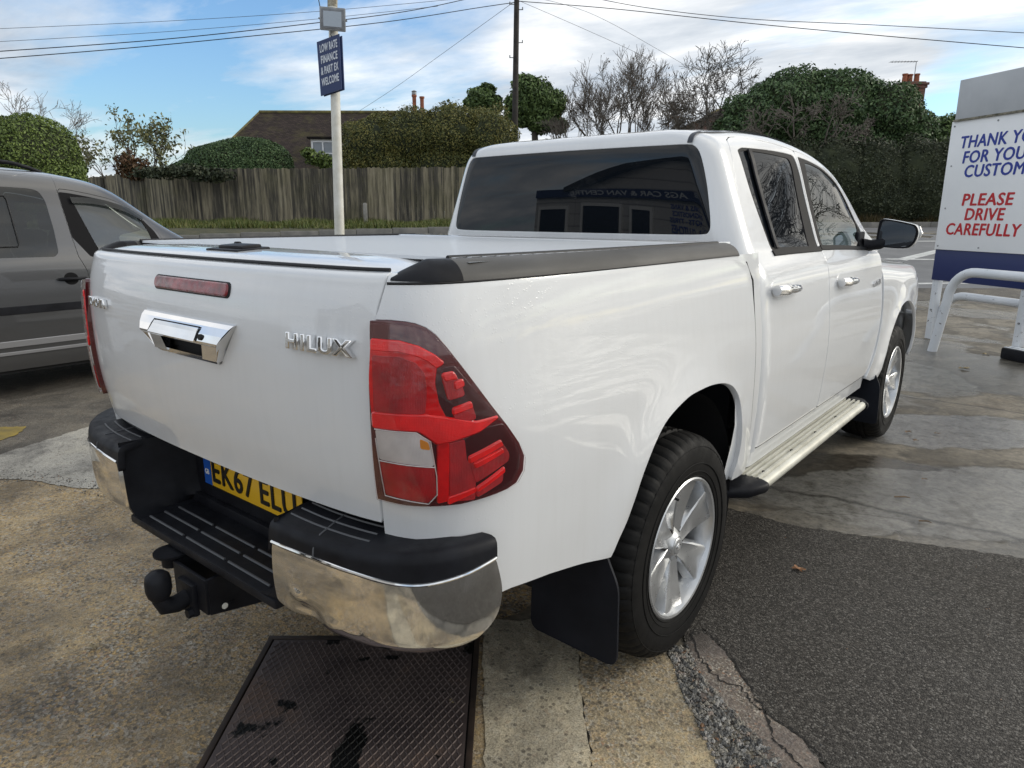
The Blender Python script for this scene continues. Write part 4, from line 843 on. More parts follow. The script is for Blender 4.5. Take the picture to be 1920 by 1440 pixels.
    # dark door inner frames behind the seams
    sheet('door_inner', lambda s, v: cab(s, v) * [k, 1, 1], 1.60, 3.84, .50, 1.285, 30, 16, M['dark'], TR, off=-.032 * k)
    sheet('pillar_inner', lambda s, v: cab(s, v) * [k, 1, 1], 2.66, 2.84, 1.285, 1.73, 4, 10, M['dark'], TR, off=-.028 * k)
    # mirror
    mr = MB(); mc = np.array((.958, 2.335, 1.368)); hw, hh = .128, .098
    ol = [(-.118, -.060), (-.110, -.090), (.06, -.100), (.118, -.070), (.140, -.005), (.125, .045), (.08, .066), (-.06, .092), (-.098, .088), (-.112, .06)]
    ol = [(u * .84, v * .82) for u, v in smoothpoly(ol, True, 5)]; tilt = -.16
    def mp(u, v, d): # d: depth forward
        x = mc[0] + u * math.cos(tilt) - 0 * d; y = mc[1] - u * math.sin(tilt) * -1 + d; return (k * x, y, mc[2] + v)
    rings = [(.97, .000), (1.0, .012), (1.0, .05), (.90, .088), (.66, .112), (.3, .125)]
    V = []; n = len(ol)
    for sc_, d in rings: V += [mp(u * sc_ + .02 * (1 - sc_), v * sc_, d) for u, v in ol]
    F = [(i * n + j, i * n + (j + 1) % n, (i + 1) * n + (j + 1) % n, (i + 1) * n + j) for i in range(len(rings) - 1) for j in range(n)] + [tuple(range(5 * n, 6 * n))]
    mr.add(V, F, True); mh = mr.build('wing_mirror', P_, TR)
    mb2 = MB(); V = []
    for sc_, d in [(.985, -.002), (.97, -.006), (.88, -.004), (.85, .006)]: V += [mp(u * sc_, v * sc_, d) for u, v in ol]
    mb2.add(V, [(i * n + j, i * n + (j + 1) % n, (i + 1) * n + (j + 1) % n, (i + 1) * n + j) for i in range(3) for j in range(n)], True)
    V = []
    for sc_, d in [(1.004, .002), (1.012, .022), (1.004, .046)]: V += [mp(u * sc_, min(v * sc_, .02) if v > .02 else v * sc_, d) for u, v in ol]
    mb2.build('mirror_bezel', M['black'], mh)
    g2 = MB(); g2.add([mp(u * .87, v * .87, .004) for u, v in ol], [tuple(range(n))]); g2.build('mirror_glass', M['mirror'], mh)
    ar = MB(); ar.tube([(k * .80, 2.30, 1.305), (k * .84, 2.33, 1.300), (k * .88, 2.36, 1.308), (k * .91, 2.38, 1.325)], [.034, .030, .030, .028], 12); ar.box((k * .795, 2.27, 1.33), (.02, .14, .09), None, .008); ar.build('mirror_arm', M['black'], mh)
    ind = MB(); ind.tube([mp(.113, -.025, .03), mp(.122, .0, .03), mp(.109, .037, .03)], [.006, .011, .006], 8); ind.build('indicator', M['clear'], mh)
# front wings, bonnet, nose
FA = [(2.63, .50), (2.645, .62), (2.70, .74), (2.80, .84), (2.93, .905), (3.085, .925), (3.24, .905), (3.37, .84), (3.47, .74), (3.525, .62), (3.54, .50)]
fen = lambda s, v: fend(s, v)
for k in (1, -1):
    fo = [(2.522, 1.19), (2.522, 1.07), (2.519, .9), (2.487, .70), (2.43, .58), (2.39, .53), (2.50, .50)] + smoothpoly(FA, False, 4) + [(3.98, .50), (4.02, .9), (3.98, 1.19), (3.5, 1.17), (3.0, 1.165), (2.7, 1.18)]
    panel('front_wing', fen, fo, P_, TR, (), (.03, .02), .018, gap=.002, mirror=(k < 0))
    panel('bonnet', fen, [(2.55, 1.2), (2.7, 1.182), (3.0, 1.167), (3.5, 1.172), (3.98, 1.192), (3.99, 1.745), (2.72, 1.745), (2.60, 1.5)], P_, TR, (), (.05, .03), .014, gap=.002, mirror=(k < 0))
    q = MB(); q.box((k * .56, 4.0, .93), (.34, .10, .15), Matrix.Rotation(-k * .35, 3, 'Z'), .03); q.build('headlight', M['clear'], TR)
nb = MB(); nb.box((0, 4.02, .60), (1.56, .16, .32), None, .05); nb.build('front_bumper', P_, TR)
nb = MB(); nb.box((0, 4.02, .92), (.92, .08, .26), None, .02); [nb.box((0, 4.065, .83 + .06 * i), (.86, .02, .02), None, .004) for i in range(4)]; nb.build('grille', M['chrome'], TR)
# cabin fittings
sb = MB(); sb.box((0, 1.55, .56), (1.5, 1.9, .08)); sb.build('cab_floor', M['dark'], TR)
rw = MB(); rw.box((0, .615, .90), (1.56, .02, .74)); rw.build('cab_rear_trim', M['dash'], TR)
st = MB(); st.box((0, 1.02, .78), (1.30, .48, .16), None, .04); st.box((0, .76, 1.08), (1.32, .14, .56), Matrix.Rotation(-.2, 3, 'X'), .04); st.build('rear_seat', M['seat'], TR)
for x in (-.40, .40):
    st = MB(); st.box((x, 1.82, .80), (.50, .50, .16), None, .05); st.box((x, 1.54, 1.12), (.48, .13, .62), Matrix.Rotation(-.22, 3, 'X'), .05); st.box((x, 1.44, 1.50), (.26, .09, .17), Matrix.Rotation(-.15, 3, 'X'), .04); st.build('front_seat', M['seat'], TR)
db = MB(); db.box((0, 2.48, 1.06), (1.46, .34, .26), None, .06); db.build('dashboard', M['dash'], TR)
sw = MB(); c = np.array((.40, 2.20, 1.15)); ring = [c + np.array((.19 * math.cos(a), .06 * math.sin(a), .18 * math.sin(a))) for a in np.linspace(0, 2 * math.pi, 25)]; sw.tube(ring, .015, 8, False); sw.box(tuple(c + (0, .02, 0)), (.16, .05, .10), None, .02); sw.box(tuple(c + (0, .0, 0)), (.36, .02, .03), None, .005); sw.build('steering_wheel', M['dash'], TR)
# chassis
ch = MB()
for x in (-.42, .42): ch.box((x, 1.45, .50), (.08, 4.8, .14))
ch.box((0, -.02, .57), (1.38, 1.8, .06)); ch.box((0, 1.3, .50), (1.0, 1.5, .06)); ch.tube([(-.7, 0, .385), (.7, 0, .385)], .05, 10); ch.tube([(0, 0, .38), (0, 1.2, .42), (0, 2.0, .45)], .045, 8); ch.tube([(.0, -.13, .385), (.0, .13, .385)], .13, 12)
ch.build('chassis', M['dark'], TR)
# side steps
prof = [(.74, .452), (.79, .456)]
for i in range(6): x0 = .795 + i * .024; prof += [(x0, .451), (x0 + .003, .462), (x0 + .011, .462), (x0 + .014, .451)]
prof += [(.940, .456), (.955, .450), (.962, .436), (.958, .420), (.945, .410), (.74, .410)]
for k in (1, -1):
    q = MB(); y0, y1 = .60, 2.13; n = len(prof); V = [(k * x, y0, z) for x, z in prof] + [(k * x, y1, z) for x, z in prof]; q.add(V, [(i, (i + 1) % n, n + (i + 1) % n, n + i) for i in range(n)] + [tuple(range(n)), tuple(range(n, 2 * n))])
    so = q.build('side_step', M['step'], TR)
    for yy, d in ((.60, -1), (2.13, 1)):
        q = MB(); ys = [0, .02, .10, .17]; rings = []
        ol = [(.735, .458), (.94, .458), (.968, .448), (.972, .43), (.962, .408), (.735, .404)]
        for j, t in enumerate(ys): sc_ = [1, 1, .86, .45][j]; rings.append([(k * (.735 + (x - .735) * sc_), yy + d * t, .435 + (z - .435) * (1 if j < 2 else (.9 if j == 2 else .7)) - (.0, .0, .005, .012)[j]) for x, z in rnd(ol, .012)])
        n = len(rings[0]); V = sum(rings, []); q.add(V, [(i * n + j, i * n + (j + 1) % n, (i + 1) * n + (j + 1) % n, (i + 1) * n + j) for i in range(3) for j in range(n)], True); q.add(rings[0], [tuple(range(n))]); q.add(rings[3], [tuple(range(n))]); q.build('end_cap', M['black'], so)
    q = MB()
    for yy in (.68, 1.02, 1.36, 1.7, 2.05):
        for xx in (.785, .915): q.tube([(k * xx, yy, .455), (k * xx, yy, .463)], .006, 8)
    q.build('step_bolts', M['black'], so)
# mud flaps
for k in (1, -1):
    for (yc, zt) in ((-.470, .60), (2.58, .56)):
        ol = rnd([(.640, .232), (.945, .222), (.935, .46), (.895, .545), (.86, zt + .06), (.70, zt + .12), (.632, zt)], .03); q = MB(); V = [(k * x, yc - .03 * (1 - z / .6) - .02 * math.sin((x - .63) / .3 * 3), z) for x, z in ol]; n = len(ol); V2 = [(a, b + .008, c) for a, b, c in V]; q.add(V + V2, [tuple(range(n)), tuple(range(n, 2 * n))] + [(i, (i + 1) % n, n + (i + 1) % n, n + i) for i in range(n)]); q.build('mud_flap', M['flap'], TR)
# wheels
def wheel_parts(k):
    """meshes of one wheel, outer face towards +x*k"""
    tyre = MB(); n = 264; Rr = .385
    prof = [(-.128, .235), (-.133, .262), (-.1365, .30), (-.134, .335), (-.126, .358), (-.110, .372), (-.090, .3795), (-.050, .384), (-.046, .376), (-.036, .376), (-.032, .3855), (-.004, .386), (0, .378), (.008, .378), (.012, .386), (.036, .3855), (.040, .376), (.050, .376), (.054, .384), (.090, .3795), (.110, .372), (.126, .358), (.134, .335), (.1365, .30), (.133, .262), (.128, .240), (.120, .231)]
    V = []; m_ = len(prof)
    for j in range(n):
        a = 2 * math.pi * j / n; ph = j % 5
        for i, (h, q) in enumerate(prof):
            r = q
            if q > .379 and abs(h) < .06 and ph == 0 and not (.376 < q < .3785): r -= .006
            if .356 < q <= .3845 and abs(h) > .088: r -= .007 * (1 if (ph == 0 if h > 0 else ph == 2) else 0)
            aa = a + (h * .18 if abs(h) < .1 else (.018 if h > 0 else -.018)); V.append((k * h, r * math.cos(aa), r * math.sin(aa)))
    F = [(j * m_ + i, j * m_ + i + 1, ((j + 1) % n) * m_ + i + 1, ((j + 1) % n) * m_ + i) for j in range(n) for i in range(m_ - 1)]
    tyre.add(V, F, True)
    for rr, dd in ((.345, .1305), (.290, .1372), (.262, .1335), (.247, .131)): tyre.tube([(k * dd, rr * math.cos(t), rr * math.sin(t)) for t in np.linspace(0, 2 * math.pi, 97)], .0016, 5, False)
    rim = MB(); xo = .110
    lip = [(.128, .2415), (.132, .236), (.130, .2285), (.122, .2255), (.112, .222), (.05, .213), (-.08, .208), (-.12, .225), (-.128, .24)]
    rim.lathe([(k * h, q) for h, q in lip], 72)
    # spokes
    for i in range(6):
        a0 = math.pi / 2 + i * math.pi / 3 - .12; ra = [.046, .085, .130, .175, .206, .2235]; hwid = [.027, .034, .044, .054, .062, .066]; xf = [.096, .099, .104, .112, .118, .120]; V = []
        for r, hwd, x in zip(ra, hwid, xf):
            sk = .004 * math.sin((r - .05) / .17 * 3.1)
            for (t, dx) in ((-1.14, -.042), (-1.0, -.004), (-.86, .0), (.12, -.010), (.86, .0), (1.0, -.004), (1.14, -.042)):
                w_t = t * hwd + sk; V.append((k * (x + dx), r * math.cos(a0) - w_t * math.sin(a0), r * math.sin(a0) + w_t * math.cos(a0)))
        F = [(j * 7 + t, j * 7 + t + 1, (j + 1) * 7 + t + 1, (j + 1) * 7 + t) for j in range(5) for t in range(6)]; rim.add(V, F, False)
    rim.lathe([(k * h, q) for h, q in [(.105, .0), (.105, .034), (.100, .038), (.094, .046), (.088, .062), (.060, .075), (.02, .078)]], 48)
    cap = MB(); cap.lathe([(k * h, q) for h, q in [(.1085, 0), (.1085, .022), (.1075, .026), (.104, .030), (.098, .0305)]], 32)
    emb = MB()
    for (rx, rz, oz) in ((.014, .0095, 0), (.0065, .0095, 0), (.010, .004, .0035)): emb.tube([(k * .1095, rx * math.cos(t), oz + rz * math.sin(t)) for t in np.linspace(0, 2 * math.pi, 25)], .0014, 5, False)
    nuts = MB()
    for i in range(6): a = math.pi / 2 + i * math.pi / 3 + .40; nuts.tube([(k * .060, .058 * math.cos(a), .058 * math.sin(a)), (k * .094, .058 * math.cos(a), .058 * math.sin(a))], .010, 6)
    disc = MB(); disc.lathe([(k * h, q) for h, q in [(.03, .0), (.03, .165), (.01, .165)]], 48)
    drk = MB(); drk.lathe([(k * h, q) for h, q in [(-.03, .0), (-.03, .212)]], 48)
    valve = MB(); a = math.pi / 2 + .25; valve.tube([(k * .098, .196 * math.cos(a), .196 * math.sin(a)), (k * .122, .190 * math.cos(a), .190 * math.sin(a))], .0045, 8)
    return tyre, rim, cap, emb, nuts, disc, drk, valve
M['discm'] = mat('brake_disc', (.10, .09, .085), .45, .8)
for k in (1, -1):
    tp = wheel_parts(k); first = None
    for y in (0.0, 3.085):
        wh = empty('wheel', (k * .775, y, .385)); wh.parent = TR
        if first is None:
            objs = []
            for nm, mb_, m_ in zip(('tyre', 'rim', 'hub_cap', 'emblem', 'wheel_nuts', 'brake_disc', 'wheel_back', 'valve'), tp, (M['rubber'], M['alloy'], M['alloy'], M['chrome'], M['discm'], M['discm'], M['dark'], M['dark'])): objs.append(mb_.build(nm, m_, wh))
            first = objs
        else:
            for q in first: c = q.copy(); COL.objects.link(c); c.parent = wh
        wh.rotation_euler = (0.5 if y > 1 else 0, 0, 0)
# rear bumper
BC = smoothpoly([(0.0, -1.185), (.25, -1.187), (.41, -1.19), (.55, -1.188), (.70, -1.165), (.80, -1.118), (.857, -1.05), (.880, -.985), (.889, -.92), (.893, -.80)], False, 8); BC = np.array(BC); _L = np.concatenate([[0], np.cumsum(np.linalg.norm(np.diff(BC, axis=0), axis=1))])
def bump(s, v):
    s, v = np.broadcast_arrays(np.asarray(s, float), np.asarray(v, float)); x = np.interp(s, _L, BC[:, 0]); y = np.interp(s, _L, BC[:, 1]); e = .012
    tx = np.interp(s + e, _L, BC[:, 0]) - np.interp(s - e, _L, BC[:, 0]); ty = np.interp(s + e, _L, BC[:, 1]) - np.interp(s - e, _L, BC[:, 1]); n = np.hypot(tx, ty); nx, ny = ty / n, -tx / n
    t = v - .66; o = .008 - .9 * t * t - .8 * np.maximum(0, .555 - v)
    return np.stack([x + nx * o, y + ny * o, v], -1)
BP = MB(); 
rbp = MB(); rbp.box((0, -.965, .64), (1.30, .05, .14)); bm_ = rbp.build('rear_bumper', M['black'], TR)
def btop(s, v):
    s, v = np.broadcast_arrays(np.asarray(s, float), np.asarray(v, float)); r = .018; zt = .744; vz = np.minimum(v, zt); P = bump(s, vz); e = .012
    tx = np.interp(s + e, _L, BC[:, 0]) - np.interp(s - e, _L, BC[:, 0]); ty = np.interp(s + e, _L, BC[:, 1]) - np.interp(s - e, _L, BC[:, 1]); n = np.hypot(tx, ty); nx, ny = ty / n, -tx / n
    a = np.clip((v - zt) / r, 0, math.pi / 2); ex = np.maximum(0, v - zt - r * math.pi / 2); o = r * (1 - np.cos(a)) + ex - .006
    lift = .012 * np.clip((s - .7) / .2, 0, 1)
    return np.stack([P[..., 0] - nx * o, P[..., 1] - ny * o, vz + r * np.sin(a) + .12 * ex * np.clip(1 - (s - .72) / .1, 0, 1) + lift * np.clip((v - .73) / .02, 0, 1)], -1)
def bumpc(s, v):  # knocked in beside the tow bar
    P = bump(s, v); s, v = np.broadcast_arrays(np.asarray(s, float), np.asarray(v, float)); g = .020 * np.exp(-((s - .535) / .045) ** 2 - ((v - .568) / .026) ** 2) - .010 * np.exp(-((s - .515) / .022) ** 2 - ((v - .612) / .012) ** 2) - .007 * np.exp(-((s - .62) / .03) ** 2 - ((v - .572) / .016) ** 2)
    return P + np.stack([np.zeros_like(g), g, np.zeros_like(g)], -1)
CH_T = [(.424, .715), (.5668, .722), (.6974, .719), (.7851, .710), (.8491, .709), (.925, .718), (1.0036, .731)]
CH_B = [(1.020, .650), (1.012, .60), (.985, .566), (.93, .546), (.86, .540), (.80, .540), (.70, .546), (.60, .552), (.555, .556), (.50, .552), (.45, .556), (.417, .562)]
for k in (1, -1):
    panel('chrome_corner', bumpc if k > 0 else bump, rnd([(.417, .562)] + CH_T + CH_B[:-1], [.01, .012, .0, 0, 0, 0, 0, .012, .03, .03, .03] + [.02] * 8), M['chrome_dirty'], bm_, (), (.012, .009), .03, off=.010, gap=0, bev=.004, mirror=(k < 0))
    panel('top_pad', btop, [(.412, .690), (.424, .712), (.5668, .719), (.6974, .716), (.7851, .707), (.8491, .706), (.925, .715), (1.006, .729), (1.010, .76), (1.0, .790), (.95, .80), (.88, .83), (.80, .90), (.412, .90)], M['black'], bm_, (), (.02, .010), .02, off=.006, gap=0, mirror=(k < 0))
    q = MB(); D = np.array(smoothpoly([(a, b + .001) for a, b in CH_T], False, 5)); P3 = bump(D[:, 0], D[:, 1]) + fnormal(bump, D[:, 0], D[:, 1]) * .011; q.tube(list(P3 * [k, 1, 1]), .0042, 8); q.build('edge_glint_bead', M['chrome'], bm_)  # bead added along the chrome's top edge to carry the bevel highlight
    q = MB(); a0 = [(.578, .722), (.578, .744), (.573, .775), (.56, .84), (.553, .90)]; P3 = [(btop(np.array([s]), np.array([v]))[0] + fnormal(btop, np.array([s]), np.array([v]))[0] * .0065) * [k, 1, 1] for s, v in a0]; q.tube(P3, .0022, 5)
    for oo in (.80, .83, .86):
        P3 = [(btop(np.array([s]), np.array([oo]))[0] + fnormal(btop, np.array([s]), np.array([oo]))[0] * .006) * [k, 1, 1] for s in np.linspace(.43, .70, 10)]; q.tube(P3, .003, 5)
    q.build('pad_ribs', M['ribgrey'], bm_)
    panel('lower_valance', bump, [(.56, .575), (.56, .530), (.62, .508), (.80, .505), (.93, .525), (.99, .575)], M['black'], bm_, (), (.03, .02), .03, off=-.016, gap=0, mirror=(k < 0))
    # recess side wall, curving into the step
    q = MB(); A = [];
    for t in np.linspace(0, 1, 9):
        rowp = []
        for (xx, zz) in ((.424, .775), (.420, .74), (.414, .68), (.408, .61), (.395, .572), (.365, .552), (.33, .547)):
            y = -1.196 + .205 * t; rowp.append((k * (xx - .06 * t ** 1.5 * (zz > .56)), y - .0 * t, zz))
        A.append(rowp)
    n = 7; q.add(sum(A, []), [(i * n + j, i * n + j + 1, (i + 1) * n + j + 1, (i + 1) * n + j) for i in range(8) for j in range(6)], True)
    q.add([(k * .424, -1.196, .775), (k * .420, -1.196, .74), (k * .414, -1.196, .68), (k * .408, -1.196, .61), (k * .395, -1.196, .572), (k * .365, -1.196, .552), (k * .33, -1.196, .547), (k * .36, -1.19, .530), (k * .425, -1.188, .556), (k * .432, -1.188, .775)], [tuple(range(10))])
    q.build('recess_wall', M['black'], bm_)
q = MB(); q.box((0, -1.095, .535), (.80, .205, .026), None, .008)
q.build('step_tread', M['black'], bm_)
for j in range(3):
    for x0, x1 in ((-.33, -.12), (-.10, .11), (.13, .33)): rb2 = MB(); rb2.tube([(x0, -1.165 + .045 * j, .550), (x1, -1.165 + .045 * j, .550)], .004, 6); rb2.build('step_rib', M['ribgrey'], bm_)
q = MB(); q.box((0, -.985, .66), (.80, .02, .24)); q.box((0, -1.0, .56), (.78, .03, .04), None, .01); q.build('recess_back', M['black'], bm_)
# number plate
py_ = -1.012; npl = MB(); npl.box((0, py_, .690), (.524, .004, .113), None, .0015); pl_ = npl.build('number_plate', M['yellow'], TR)
q = MB(); q.box((-.240, py_ - .0026, .690), (.042, .002, .111)); q.build('blue_band', M['eublue'], pl_)
FR = lambda x, z, o=.0042: frame((x, py_ - o, z), (1, 0, 0), (0, 0, 1))
text('plate_lettering', 'GB', .024, M['platewhite'], pl_, FR(-.2545, .668), .0004, .0006, 0, .78)
for s_, x0, wd_ in (('EK67', -.212, .236), ('ELU', .056, .180)):
    o = boldtext('plate_lettering', s_, .110, M['platebk'], pl_, .0055, .0005, 0, 1.08); xs_ = [v.co.x for v in o.data.vertices]; o.data.transform(Matrix.Translation((-min(xs_), 0, 0))); o.data.transform(Matrix.Diagonal((wd_ / (max(xs_) - min(xs_)), 1, 1, 1))); o.data.transform(FR(x0, .652, .003))
# tow bar
tb = MB(); tb.box((0, -1.212, .448), (.18, .012, .105), None, .004)
for k in (1, -1): tb.add([(k * .084, -1.212, .50), (k * .084, -.90, .52), (k * .084, -.90, .42), (k * .084, -1.02, .36), (k * .084, -1.212, .397), (k * .096, -1.212, .50), (k * .096, -.90, .52), (k * .096, -.90, .42), (k * .096, -1.02, .36), (k * .096, -1.212, .397)], [(0, 1, 2, 3, 4), (5, 6, 7, 8, 9), (0, 1, 6, 5), (1, 2, 7, 6), (2, 3, 8, 7), (3, 4, 9, 8), (4, 0, 5, 9)])
tb.box((.0, -.9, .46), (1.2, .06, .06), None, .006); tb.box((.097, -1.16, .41), (.002, .035, .012), None, .001)
twb = tb.build('tow_bar', M['black'], TR)
q = MB(); q.tube([(.097, -1.172, .408), (.0985, -1.172, .408)], .009, 10); q.build('hitch_slot', M['post_white'], twb)
q = MB(); q.box((0, -1.224, .425), (.085, .018, .095), None, .005); q.tube([(0, -1.225, .425), (0, -1.262, .418), (0, -1.288, .425), (0, -1.300, .45), (0, -1.300, .475)], [.024, .024, .025, .021, .016], 14)
for x in (-.028, .028): q.tube([(x, -1.23, .39 + .0 * x), (x, -1.246, .39)], .014, 6)
q.build('swan_neck', M['black'], twb)
q = MB(); q.lathe([(.452, .022), (.462, .029), (.480, .0335), (.505, .0335), (.520, .030), (.529, .020), (.533, .0)], 24, 'Z', (0, -1.300, 0)); q.build('tow_ball', M['black'], twb)
q = MB(); q.lathe([(.505, 0), (.505, .05), (.512, .05), (.512, 0)], 24, 'Z', (-.13, -1.20, 0)); q.tube([(-.13, -1.20, .47), (-.13, -1.20, .505)], .03, 12); q.box((-.11, -1.12, .508), (.05, .2, .006)); q.build('tow_socket', M['black'], twb)
# bed cover and rails
def railpath(s): return bed(s, np.full_like(s, 1.333)), fnormal(bed, s, np.full_like(s, 1.30))
CS = smoothpoly([(-.004, -.004), (.000, .007), (.008, .018), (.020, .028), (.036, .0355), (.052, .0385), (.068, .0375), (.078, .032), (.084, .020), (.086, -.01)], False, 4)
def rail(s0, s1, n, grow=False):
    s = np.linspace(s0, s1, n); P, Nn = railpath(s); Nn[:, 2] = 0; Nn /= np.linalg.norm(Nn, axis=1, keepdims=True); V = []
    for i in range(n):
        g = min(1, max(.05, ((s[i] - .744) / .120))) ** .5 if grow else 1.0; w = (.30 + .70 * g) if grow else 1.0
        lift = -.004 * (s[i] - .9) / 1.3
        for d, h in CS: q = P[i] - Nn[i] * d * w; V.append((q[0], q[1], q[2] + h * g + lift))
    m_ = len(CS); return V, [(i * m_ + j, i * m_ + j + 1, (i + 1) * m_ + j + 1, (i + 1) * m_ + j) for i in range(n - 1) for j in range(m_ - 1)] + [tuple(range(m_)), tuple(range((n - 1) * m_, n * m_))]
for k in (1, -1):
    V, F = rail(.932, 2.305, 50); q = MB(); q.add([(k * x, y, z) for x, y, z in V], F, True); ro = q.build('cover_rail', M['rail'], TR)
    V, F = rail(.748, .934, 22, True); q = MB(); q.add([(k * x, y, z + .0006) for x, y, z in V], F, True); q.build('end_cap', M['black'], ro)
    q = MB(); s = np.linspace(.955, 2.30, 40); P, Nn = railpath(s); Nn[:, 2] = 0; q.tube([(k * (p[0] - n[0] * .080), p[1] - n[1] * .080, p[2] + .0365 - .004 * (t - .9) / 1.3) for p, n, t in zip(P, Nn, s)], .0075, 8); q.build('rail_lip', M['seam'], ro)
    q = MB(); s = np.linspace(.74, 2.305, 60); P, Nn = railpath(s); q.tube([(k * (p[0] + n[0] * .001), p[1] + n[1] * .001, p[2] - .006) for p, n in zip(P, Nn)], .0032, 6); q.build('rail_seal', M['seam'], ro)
def xin(y, d=.062):
    s = y2s(y); return float((np.interp(s, bS, bX)) - .046 - d)
bc = MB(); ys = np.arange(-.92, .275, .0425); 
for y in ys:
    x = min(xin(y), .80); zc = 1.3675 - .006 * (y + .9); a = y; b2 = y + .0395
    prof = [(a, zc - .003), (a + .003, zc + .0045), (b2 - .003, zc + .0045), (b2, zc - .003)]
    V = [(-x, yy, zz) for yy, zz in prof] + [(x, yy, zz) for yy, zz in prof]; bc.add(V, [(0, 1, 5, 4), (1, 2, 6, 5), (2, 3, 7, 6)])
bc.add([(-.8, -.92, 1.364), (.8, -.92, 1.364), (.8, .5, 1.357), (-.8, .5, 1.357)], [(0, 1, 2, 3)])
cv = bc.build('bed_cover', M['slat'], TR)
eb = MB(); V = []; nx_ = 41; prof = [(.000, .000), (.004, .009), (.018, .016), (.05, .0225), (.10, .0262), (.176, .0272), (.180, .016)]
def tailtop(x):
    q = bedm(np.array([x]), np.array([ZT + .022 * math.pi / 2 + .006]))[0]; return q
for j in range(nx_):
    t = -1 + 2 * j / (nx_ - 1); b0 = tailtop(t * .700)
    for d_, h_ in prof: V.append((t * (.702 - .015 * min(1, d_ / .1)), b0[1] * (1 - min(1, d_ / .17)) + min(1, d_ / .17) * -1.10 + .006 + d_, 1.345 + h_ * (1 - .25 * t ** 8) - .005 * t * t - .010 * t ** 10))
eb.add(V, [(i * 7 + j, i * 7 + j + 1, (i + 1) * 7 + j + 1, (i + 1) * 7 + j) for i in range(nx_ - 1) for j in range(6)], True); eb.build('end_panel', P_, cv)
gm = MB(); gm.tube([tailtop(x) + np.array((0, .001, .0045)) for x in np.linspace(-.733, .733, 40)], .0042, 8); gm.build('cover_seal', M['seam'], cv)
cl_ = MB(); cl_.box((0, .395, 1.3545), (1.56, .225, .03), None, .008); cl_.build('canister_lid', P_, cv)
lp = onZ(446, 467, 1.372); la = MB(); la.box((lp[0], lp[1], 1.3700), (.160, .095, .009), Matrix.Rotation(.06, 3, 'X'), .003); la.box((lp[0] + .005, lp[1] + .004, 1.3760), (.118, .060, .014), Matrix.Rotation(.06, 3, 'X'), .006); la.box((lp[0] - .05, lp[1] + .030, 1.3830), (.02, .014, .010), None, .004); lo_ = la.build('latch', M['black'], cv)
# ------------------------------------------------------------------ planting
def leafmat(name, cols, nscale=1.2, trans=True):
    m = mat(name, cols[1], .55); w, b = nt(m); p = pos(w)
    r = w.n('ShaderNodeAttribute', attribute_name='tint').outputs['Fac']; n = w.noise(p, nscale, 5, .6)
    f = w.math('ADD', w.math('MULTIPLY', r, .55), w.math('MULTIPLY', n, .5)); w.put(b.inputs['Base Color'], w.ramp(f, [(.22, cols[0]), (.50, cols[1]), (.80, cols[2])])); b.inputs['Specular IOR Level'].default_value = .3
    return m
def leaves(name, P, N, size, m, parent, seed, k=4, stretch=1.5):
    """many small leaf-sized faces at points P, turned loosely to normals N"""
    rg = np.random.default_rng(seed); n = len(P); d = N * .9 + rg.normal(0, .8, (n, 3)); d /= np.linalg.norm(d, axis=1, keepdims=True)
    u = np.cross(d, rg.normal(0, 1, (n, 3))); u /= np.linalg.norm(u, axis=1, keepdims=True); w = np.cross(d, u); s = size * rg.uniform(.55, 1.35, (n, 1))
    V = np.stack([P - u * s * stretch, P - w * s * .7 + u * s * .1 + d * s * .25, P + u * s * stretch, P + w * s * .7 + u * s * .1 + d * s * .25], 1).reshape(-1, 3)
    me = quadmesh(name, V, n); a = me.attributes.new('tint', 'FLOAT', 'FACE'); a.data.foreach_set('value', rg.uniform(0, 1, n).astype(np.float32)); return link(name, me, m, parent)
def blobpts(rg, blobs, n, shell=.35, rag=.06):
    """points in the outer layer of a union of ellipsoids; blobs: (centre, radii)"""
    ar = np.array([b[1][0] * b[1][2] + b[1][1] * b[1][2] + b[1][0] * b[1][1] for b in blobs]); pk = rg.choice(len(blobs), n, p=ar / ar.sum())
    C = np.array([b[0] for b in blobs])[pk]; Rr = np.array([b[1] for b in blobs])[pk]; d = rg.normal(0, 1, (n, 3)); d /= np.linalg.norm(d, axis=1, keepdims=True)
    ph = np.sin(d[:, 0] * 5.1 + pk) * np.cos(d[:, 1] * 4.3 + 2 * pk) + np.sin(d[:, 2] * 6.7 + d[:, 0] * 3.2 + pk); rad = (1 - shell * rg.random(n) ** 1.6) * (1 + (.085 if rag > .01 else .03) * ph) + np.where(rg.random(n) < rag, rg.uniform(0, .13, n), 0)
    P = C + d * Rr * rad[:, None]; N = d / Rr; N /= np.linalg.norm(N, axis=1, keepdims=True)
    keep = np.ones(n, bool)
    for i, b in enumerate(blobs): q = ((P - b[0]) / b[1]); keep &= ~(((q * q).sum(1) < .55) & (pk != i))
    return P[keep], N[keep]
def blobcore(name, blobs, m, parent, sc=.80):
    bm = bmesh.new()
    for c, r in blobs:
        k = bmesh.ops.create_icosphere(bm, subdivisions=3, radius=1.0)['verts']
        for v in k: q = v.co.copy(); w_ = 1 + .06 * math.sin(q.x * 9 + c[0]) * math.sin(q.y * 8 + q.z * 7); v.co = Vector((c[0] + q.x * r[0] * sc * w_, c[1] + q.y * r[1] * sc * w_, c[2] + q.z * r[2] * sc * w_))
    me = bpy.data.meshes.new(name); bm.to_mesh(me); bm.free(); return link(name, me, m, parent)
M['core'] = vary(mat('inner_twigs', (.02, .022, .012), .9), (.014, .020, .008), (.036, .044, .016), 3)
M['bark'] = vary(mat('bark', (.08, .07, .06), .85), (.055, .048, .040), (.13, .113, .094), 4, 6, None, .5, 30, sc=(1, 1, .3), dist=.02)
